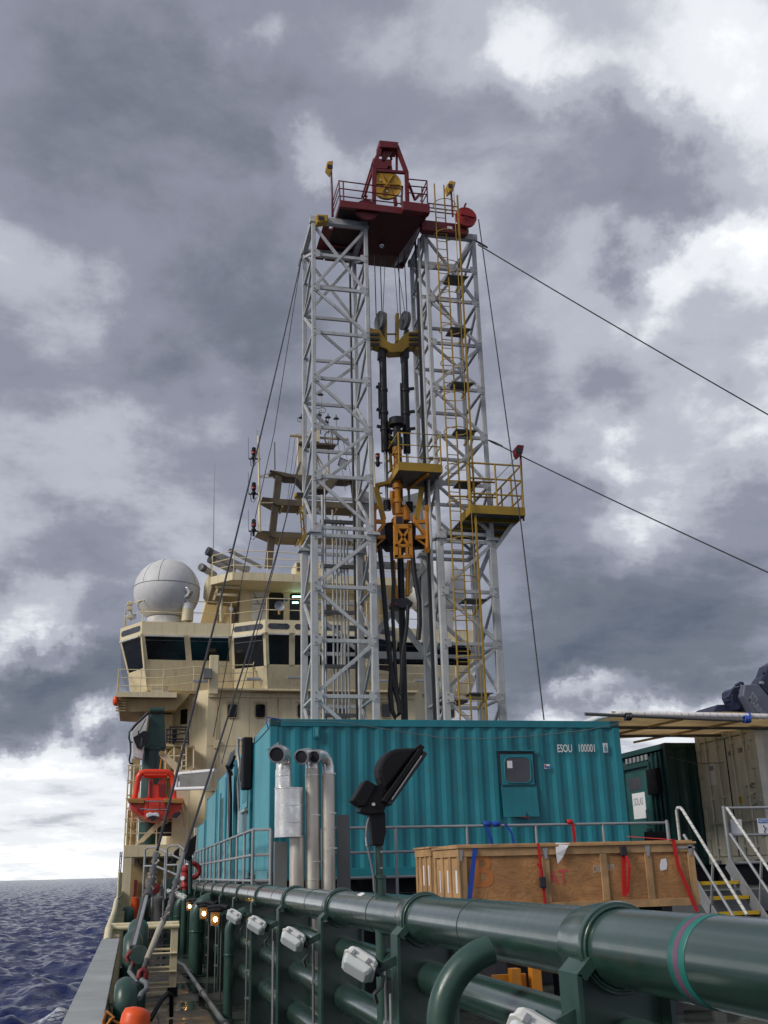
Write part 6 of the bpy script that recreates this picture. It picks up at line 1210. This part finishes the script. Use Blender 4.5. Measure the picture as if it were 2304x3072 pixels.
hl_ = MB(); hl_.add(vs, fs, True); hl_.build('hull', 'boat', rb)
tops = [vs[i * n] for i in range(len(L_))], [vs[i * n + n - 1] for i in range(len(L_))]
m = MB(); m.add(tops[0] + tops[1], [(i, i + 1, len(L_) + i + 1, len(L_) + i) for i in range(len(L_) - 1)]); m.build('foredeck', 'boat', rb)
for s_, (xa, xb) in enumerate(((130, 440), (770, 1140))): px_prism('fender', [z7(xa, 1650), z7(xa + 20, 1632), z7(xb - 10, 1640), z7(xb, 1700), z7(xb - 20, 1725), z7(xa + 20, 1710)], 39.35, .3, 'boat_fender', rb, .04)
pth('roll_bar', [bxy(x, y, 40.1) for x, y in ((255, 1640), (290, 1480), (315, 1320), (335, 1245), (375, 1185), (450, 1165), (640, 1165), (830, 1165), (900, 1190), (935, 1260), (950, 1400), (960, 1640))], [.10] * 3 + [.115] * 6 + [.10] * 3, 'boat', rb, 14)
tb('roll_bar_beam', bxy(430, 1215, 40.1), bxy(840, 1215, 40.1), .11, 'boat', rb, 12)
px_prism('console', [z7(*q) for q in ((515, 1290), (590, 1280), (590, 1380), (690, 1380), (690, 1310), (760, 1285), (820, 1300), (820, 1560), (860, 1650), (450, 1650), (500, 1560))], 40.2, .8, 'boat', rb, .04)
px_prism('console_panel', [z7(530, 1330), z7(575, 1330), z7(575, 1620), z7(530, 1620)], 40.15, .04, 'red_dull', rb); px_prism('seat_back', [z7(690, 1380), z7(820, 1380), z7(820, 1600), z7(690, 1600)], 40.1, .08, 'red_dull', rb)
px_prism('transom_bracket', [z7(450, 1640), z7(770, 1640), z7(830, 1860), z7(800, 2010), z7(450, 2010), z7(430, 1850)], 39.4, .2, 'boat', rb, .02)
for (a, b) in (((455, 1680), (765, 1690)), ((355, 1820), (860, 1835))): tb('grab_rail', bxy(*a, 39.3), bxy(*b, 39.3), .025, 'chrome', rb)
for (a, b) in (((500, 1690), (490, 1820)), ((705, 1700), (700, 1830)), ((310, 1825), (420, 1925)), ((885, 1820), (830, 1920))): tb('rail_strut', bxy(*a, 39.3), bxy(*b, 39.3), .03, 'red_bright', rb)
MB().prism([bxy(*q, 39.2) for q in ((458, 1930), (480, 1895), (540, 1878), (590, 1890), (640, 1878), (690, 1900), (705, 1940), (690, 1965), (640, 1945), (590, 1955), (545, 1950), (480, 1975))], (0, .18, 0)).build('jet_nozzle', 'paper', rb, .03); tb('jet_outlet', bxy(585, 1985, 39.15), bxy(585, 1985, 39.4), .10, 'blackpaint', rb, 14)
px_prism('engine_intake', [z7(920, 1960), z7(960, 1900), z7(1060, 1860), z7(1090, 1900), z7(1000, 1985)], 39.3, .1, 'blackpaint', rb)
for (a, b) in (((1095, 1780), (1140, 2130)), ((1120, 1650), (1170, 1830)), ((215, 1850), (250, 2130))): tb('lashing', bxy(*a, 39.8), bxy(*b, 39.6), .022, 'orange', rb)
ck_ = thing('boat_cradle', 'dark and cream cradle under the rescue boat', 'cradle', tuple(P(*z7(500, 2300), 41)))
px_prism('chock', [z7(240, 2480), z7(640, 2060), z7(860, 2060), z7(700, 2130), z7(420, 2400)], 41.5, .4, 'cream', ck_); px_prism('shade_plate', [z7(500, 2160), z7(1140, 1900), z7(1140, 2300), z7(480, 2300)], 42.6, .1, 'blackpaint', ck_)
# ================================================================ RADOME AND DECK GEAR ON THE BRIDGE ROOF
c = P(501, 1775, 47.2); r = P(600, 1775, 47.2).x - c.x
rd = thing('radome', 'large white spherical satellite dome on the port bridge roof', 'radome', (c.x, 47.2, ZH + .57))
MB().sphere(c, r, 48, 30).build('dome', 'radome', rd)
MB().lathe((c.x, 47.2, ZH + .56), (0, 0, 1), [(.8, 0), (.85, c.z - r * .86 - ZH - .56)], 28).build('pedestal', 'radome', rd)
pth('seam', [c + V((math.cos(t) * (r + .001), math.sin(t) * (r + .001), .14 - .0)) * 1 for t in [2 * math.pi * k / 60 for k in range(60)]], .012, 'seam', rd, 5, True)
pth('seam', [c + V((-.3, -1, 0)).normalized() * (r + .001) * math.cos(t) + V((0, 0, 1)) * (r + .001) * math.sin(t) for t in [rad(4 + 86 * k / 16) for k in range(17)]], .012, 'seam', rd, 5)
for a in (-2.4, -.6): pth('seam', [c + V((math.cos(a), math.sin(a), 0)) * (r + .001) * math.cos(t) + V((0, 0, 1)) * (r + .001) * math.sin(t) for t in [rad(4 + 60 * k / 16) for k in range(17)]], .01, 'seam', rd, 5)
c = P(1305, 1765, 49); rd2 = thing('radome', 'second pale satellite dome mostly hidden behind the right tower', 'radome', (c.x, 49, ZH + .57)); MB().sphere(c, 1.55, 36, 22).build('dome', 'radome', rd2); MB().lathe((c.x, 49, ZH + .56), (0, 0, 1), [(.8, 0), (.9, c.z - 1.3 - ZH - .56)], 24).build('pedestal', 'radome', rd2)
sl = thing('searchlight', 'chrome searchlight on a cream post in front of the dome', 'searchlight', tuple(P(*z4(620, 700), 46.2)))
b0, b1, b2 = P(*z4(620, 705), 46.2), P(*z4(625, 610), 46.2), P(*z4(628, 565), 46.2)
tb('post', b0, b1, .26, 'cream', sl, 16); tb('post_head', b1, b2, .26, 'white', sl, 16, .24); c = P(*z4(620, 478), 46.1); d = V((-.55, -.8, -.1)).normalized(); MB().lathe(c - d * .22, d, [(0, 0), (.16, .0), (.22, .1), (.24, .4), (.2, .41), (.0, .36)], 20).build('lamp_body', 'chrome', sl); pth('yoke', [c + V((.24, 0, 0)), c + V((.2, 0, -.28)), c + V((0, 0, -.38)), c + V((-.2, 0, -.28)), c + V((-.24, 0, 0))], .03, 'white', sl, 6); tb('stem', c + V((0, 0, -.38)), b2, .06, 'white', sl)
hn = thing('loudhailer', 'round grey loudhailer on the bridge roof rail in front of the doors', 'horn', tuple(P(*z4(1360, 650), 45.2)))
c = P(*z4(1360, 585), 45.2); MB().lathe(c, (0, -1, -.05), [(.05, -.3), (.08, -.1), (.16, .02), (.22, .06), (.24, .07), (.2, .05), (.07, -.02), (.0, -.02)], 22).build('bell', 'galv', hn); tb('bracket', c + V((0, .1, 0)), P(*z4(1358, 650), 45.3), .05, 'sheave_yellow', hn)
cm = thing('camera_light', 'small white lamp on a dark arm at the deckhouse corner', 'lamp', tuple(P(*z4(1000, 690), 46.6))); c = P(*z4(968, 608), 46.5); MB().sphere(c, .13, 14, 8, (1, 1, 1.1)).build('lamp_head', 'paper', cm); pth('arm', [c, P(*z4(1010, 615), 46.6), P(*z4(1015, 700), 46.6)], .07, 'blackpaint', cm, 8)
# side light column at the port roof corner
sc_ = thing('signal_column', 'thin signal post at the port corner of the bridge roof', 'post', tuple(P(*z4(165, 705), 47)))
tb('post', P(*z4(163, 705), 47), P(*z4(168, 545), 47), .05, 'cream', sc_)
for y in (565, 605, 670): c = P(*z4(160, y), 47); bx('fitting', (c.x - .12, 46.9, c.z - .08), (c.x + .12, 47.1, c.z + .08), 'cream', sc_, .02)
tb('disc', P(*z4(180, 665), 46.9), P(*z4(184, 668), 47.0), .16, 'galv', sc_, 14)
# lifebuoy hanging at the wing
c = P(*z4(45, 1345), 45.9); tag(MB().sphere(c, .22, 14, 10, (.6, .6, 1)).build('smoke_float', 'buoy'), 'small orange float hanging at the port bridge wing corner', 'float')
# ================================================================ MAST
MY = 48.0
ms = thing('signal_mast', 'cream three tier mast frame rising from the bridge top deck', 'mast', tuple(P(*zm(380, 2050), MY)))
for a, b, w in (((385, 2040), (505, 1010), .5),): MB().bar(P(*zm(*a), MY), P(*zm(*b), MY), .34, .4, up=(0, 1, 0)).build('mast_leg', 'mast_paint', ms, .03)
mir = lambda p: V((2 * 8.05 - p.x, p.y, p.z))
a, b = P(*zm(385, 2040), MY), P(*zm(505, 1010), MY); MB().bar(mir(a), mir(b), .34, .4, up=(0, 1, 0)).build('mast_leg', 'mast_paint', ms, .03)
def tier(xl, yl, nose, ytop, ybot, name):
    l = P(*zm(xl, yl), MY - .3); zt = P(*zm(500, ytop), MY - .3).z; zb = P(*zm(500, ybot), MY - .3).z; xr = 2 * 8.05 - l.x; n = nose
    MB().prism([(l.x, MY - .3, l.z), (l.x + n, MY - .3, zt), (xr - n, MY - .3, zt), (xr, MY - .3, l.z), (xr - n * .7, MY - .3, zb), (l.x + n * .9, MY - .3, zb)], (0, 1.15, 0)).build(name, 'mast_paint', ms, .02)
    for k in range(5): br('stiffener', (l.x + n + .2 + k * .9, MY - .28, zb - .05), (l.x + n + .2 + k * .9, MY + .8, zb - .05), .08, 'cream_dark', ms)
tier(320, 1255, .8, 1275, 1345, 'mast_tier'); tier(270, 1625, .9, 1638, 1705, 'mast_tier')
l = P(*zm(405, 965), MY - .3); zt = P(*zm(600, 1000), MY - .3).z; zb = P(*zm(600, 1035), MY - .3).z; xr = 16.1 - l.x
MB().prism([(l.x, MY - .3, l.z + .05), (l.x + .6, MY - .3, l.z - .02), (l.x + 1.1, MY - .3, zt), (xr - 1.1, MY - .3, zt), (xr, MY - .3, l.z + .05), (xr - .8, MY - .3, zb), (9.1, MY - .3, zb), (8.6, MY - .3, zb - .55), (7.5, MY - .3, zb - .55), (7.0, MY - .3, zb), (l.x + .8, MY - .3, zb)], (0, .9, 0)).build('mast_tier', 'mast_paint', ms, .02)
tb('mast_pole', (8.05, MY + .4, zt), (8.05, MY + .4, 22.2), .07, 'cream', ms); tb('mast_pole', (8.75, MY + .4, zt), (8.75, MY + .4, 21.0), .05, 'cream', ms); bx('mast_trunk', (7.1, MY, zt), (7.5, MY + .4, zt + 2.2), 'cream', ms)
for dx in (8.2, 8.5, 8.9): tb('mast_stay', (dx, MY + .3, zt), (8.05, MY + .4, 20.3), .04, 'cream', ms)
# yard with aerials
zy = P(*zm(630, 580), MY).z; ya, yb = P(*zm(625, 572), MY).x, P(*zm(1270, 612), MY).x
br('yard', (ya, MY, zy), (yb, MY, zy), .09, 'cream_dark', ms); bx('yard_platform', (P(*zm(720, 600), MY).x, MY - .3, zy - .50), (P(*zm(800, 600), MY).x + 1.5, MY + .3, zy - .40), 'mast_paint', ms); br('yard_stay', (ya, MY, zy), (ya + 1.3, MY, zy + .4), .04, 'cream', ms); br('yard_stay', (yb, MY, zy), (yb - 1.3, MY, zy + .45), .04, 'cream', ms)
bx('yard_box', (ya + 1.1, MY - .2, zy - .3), (ya + 1.5, MY + .2, zy + .5), 'cream', ms)
for x, y0, y1 in ((755, 360, 580), (965, 105, 560), (948, 330, 520), (1047, 355, 560), (1137, 370, 600), (1025, 410, 460)):
    a, b = P(*zm(x, y1), MY), P(*zm(x, y0), MY); e = tb('aerial', a, b, .035, 'galv', ms, 6); MB().lathe(b, (0, 0, 1), [(.03, -.15), (.16, -.12), (.05, 0), (.02, .12)], 10).build('aerial_cap', 'steel_dark', e)
for x, y, r in ((735, 400, .12), (935, 250, .14), (988, 297, .15)): c = P(*zm(x, y), MY); pth('loop_aerial', arc(c, (1, 0, 0), (0, 0, 1), r, 0, 345, 16), .02, 'greyplate', ms, 5, True)
c = P(*zm(1085, 615), MY - .2); pth('direction_finder', arc(c, (.9, .3, 0), (0, 0, 1), .42, 0, 350, 24), .035, 'steel_dark', ms, 6, True); pth('direction_finder', arc(c, (.3, .9, 0), (0, 0, 1), .42, 0, 350, 24), .03, 'galv', ms, 6, True)
for x, xb, yb in ((628, 575, 1000), (682, 600, 1290), (740, 560, 1600), (1205, 1300, 1010), (1265, 1370, 960), (1150, 1240, 1190)): tb('rigging', P(*zm(x, 600), MY - .1), P(*zm(xb, yb), MY - .4), .012, 'wire', ms, 5)
# port lamp post with red signal lamps
lp_ = thing('signal_lamp_post', 'slim post carrying three red navigation lamps left of the mast', 'lamp post', tuple(P(*zm(290, 1620), MY - .5)))
tb('post', P(*zm(292, 1640), MY - .5), P(*zm(278, 580), MY - .5), .075, 'cream', lp_, 8, .05); pth('aerial', [P(*zm(262, 575), MY - .5), P(*zm(264, 520), MY - .5), P(*zm(250, 505), MY - .5)], .02, 'galv', lp_, 5); pth('aerial', [P(*zm(264, 530), MY - .5), P(*zm(275, 505), MY - .5)], .02, 'galv', lp_, 5)
for y in (835, 1225, 1635):
    a = P(*zm(300, y), MY - .5); br('lamp_arm', P(*zm(170, y), MY - .5), a, .07, 'steel_dark', lp_); c = P(*zm(225, y - 10), MY - .5)
    MB().lathe(c, (0, 0, 1), [(.05, -.3), (.06, -.1), (.12, -.05), (.12, .05), (.07, .08), (.08, .16), (.12, .2), (.11, .32), (.13, .38), (.09, .4), (.11, .52), (.06, .56)], 12).build('lamp_stack', 'black', lp_); MB().lathe(c, (0, 0, 1), [(.10, .205), (.122, .21), (.118, .30), (.10, .305)], 12).build('red_lens', 'red_bright', lp_)
    tb('whip_aerial', P(*zm(168, y), MY - .5), P(*zm(165, y - 240), MY - .5), .012, 'steel_dark', lp_, 5); pth('cable_loop', [c + V((-.15, 0, -.1)), c + V((-.12, 0, -.42)), c + V((.0, 0, -.48)), c + V((.14, 0, -.2))], .02, 'steel_dark', lp_, 5)
for y in (1040, 1320): br('post_stay', P(*zm(300, y), MY - .5), P(*zm(440, y), MY - .3), .05, 'cream', lp_)
br('post_stay', P(*zm(300, 1030), MY - .5), P(*zm(410, 990), MY - .3), .05, 'cream', lp_)
sp2 = thing('signal_lamp_post', 'matching post with a red navigation lamp seen between the towers', 'lamp post', tuple(P(*z5(605, 640), MY - .5))); tb('post', P(*z5(570, 640), MY - .5), P(*z5(545, 60), MY - .5), .05, 'cream', sp2)
for y in (330, 690): c = P(*z5(605, y), MY - .5); MB().lathe(c, (0, 0, 1), [(.06, -.3), (.12, -.2), (.12, -.05), (.08, 0), (.1, .12), (.12, .2), (.11, .32), (.13, .38), (.08, .42)], 12).build('lamp_stack', 'black', sp2); MB().lathe(c, (0, 0, 1), [(.10, .205), (.122, .21), (.118, .30), (.10, .305)], 12).build('red_lens', 'red_bright', sp2); br('lamp_arm', P(*z5(570, y + 20), MY - .5), P(*z5(660, y + 20), MY - .5), .06, 'steel_dark', sp2)
tag(MB().path([P(640, 1645, 46), P(642, 1500, 46), P(645, 1385, 46)], [.025, .018, .008], 5).build('whip_aerial', 'galv'), 'tall thin whip aerial left of the mast', 'aerial')
tag(MB().path([P(*zm(460, 955), MY), P(*zm(456, 650), MY)], [.03, .03], 6).build('whip_aerial', 'steel_dark'), 'short dark whip aerial on the end of the mast top tier', 'aerial')
kite = thing('radar_reflector', 'grey diamond shaped reflector hanging among the mast rigging', 'reflector', tuple(P(*zm(1210, 890), MY - 1)))
kp = [P(*zm(*q), MY - 1) for q in ((1180, 820), (1262, 855), (1243, 958), (1156, 902))]; pth('frame', kp, .03, 'steel_dark', kite, 5, True); MB().prism(kp, (0, .02, 0)).build('mesh_panel', 'galv', kite)
# ================================================================ LIFEBUOY AND SMALL LIGHTS, MIDDLE LEFT
lb = thing('lifebuoy', 'red lifebuoy on the grey rail above the cargo rail', 'lifebuoy', tuple(P(590, 2590, 28)))
c = P(577, 2612, 27.5); MB().path(arc(c, (1, .2, 0), (0, 0, 1), .17, 0, 345, 24), .06, 10, True).build('ring', 'red_bright', lb)
for t in (45, 135, 225, 315): q = c + V((math.cos(rad(t)), .2 * math.cos(rad(t)), math.sin(rad(t)))) * .17; MB().sphere(q, .064, 10, 8).build('band', 'paper', lb) if t == 135 else None
hy = thing('fire_hydrant', 'red hydrant standing on the green cargo rail', 'hydrant', tuple(P(557, 2640, 27)))
c = P(557, 2630, 27); MB().lathe((c.x, 27, c.z - .3), (0, 0, 1), [(.07, 0), (.07, .06), (.11, .07), (.11, .12), (.10, .14), (.10, .42), (.13, .43), (.13, .48), (.08, .5), (.07, .56), (0, .58)], 16).build('body', 'red_bright', hy); MB().lathe((c.x - .02, 27, c.z - .05), (-.4, -1, .1), [(.05, .05), (.05, .17), (.0, .17)], 12).build('outlet', 'paper', hy); tb('pedestal', (c.x, 27, DECK), (c.x, 27, c.z - .3), .08, 'green_vent', hy, 12)
def small_flood(label, x, y, Y, s=1):
    g = thing('floodlight_pole', label, 'floodlight', tuple(P(x, y + 110 * s, Y)))
    f = lambda pts: [(x + a * s, y + b * s) for a, b in pts]
    px_prism('head', f(((-10, -10), (-2, -45), (20, -62), (16, -12), (0, 10))), Y - .15, .4, 'black', g, .02); px_prism('ballast_box', f(((-20, 8), (-14, -8), (2, -2), (-4, 18))), Y - .15, .3, 'black', g, .02); px_prism('yoke', f(((-4, -4), (6, -8), (6, 26), (-2, 26))), Y, .1, 'black', g)
    tb('pole', P(x + 1, y + 115 * s, Y), P(x + 1, y + 10 * s, Y), .05, 'green_crane', g, 8); return g
small_flood('small black floodlight on a pole beside the red lifebuoy', 570, 2565, 26.5)
small_flood('smallest black floodlight on a pole beyond the lifebuoy', 525, 2585, 33, .7)
tag(MB().lathe(P(407, 2690, 31), (0, 0, -1), [(0, 0), (.1, .02), (.12, .2), (.12, .6), (.1, .75), (0, .77)], 14).build('life_ring_case', 'buoy'), 'upright orange float case beside the far gooseneck vent', 'float')
MB
tag(MB().lathe(P(465, 2665, 33), (0, -1, 0), [(0, 0), (.15, 0), (.16, .05), (.15, .2), (0, .22)], 14).build('hose_reel', 'red_dull'), 'dark red round hose reel behind the rope wrapped wire', 'reel')
b_ = thing('winch', 'rusty capstan winch on the deck below the deckhouse opening', 'winch', (.9, 35, DECK)); MB().lathe((.9, 35, DECK), (0, 0, 1), [(.4, 0), (.4, .1), (.22, .2), (.2, .8), (.3, 1.0), (.3, 1.1), (.12, 1.15), (.1, 1.35), (0, 1.36)], 18).build('drum', 'steel_dark', b_); tb('lever', (.9, 35, DECK + 1.2), (.3, 34.8, DECK + .9), .04, 'steel_dark', b_); tb('lever', (.9, 35, DECK + 1.2), (1.4, 34.8, DECK + .8), .04, 'steel_dark', b_)
fc = thing('deck_locker', 'green sloping locker across the far end of the walkway', 'locker', (1.0, 38, DECK)); MB().prism([(.75, 38, DECK), (1.55, 38, DECK), (1.55, 38, -.05), (1.2, 38, -.05), (.75, 38, -.55)], (0, 1.2, 0)).build('body', 'green', fc, .02); bx('lid', (.74, 37.98, -.60), (1.1, 38.9, -.55), 'green_vent', fc)
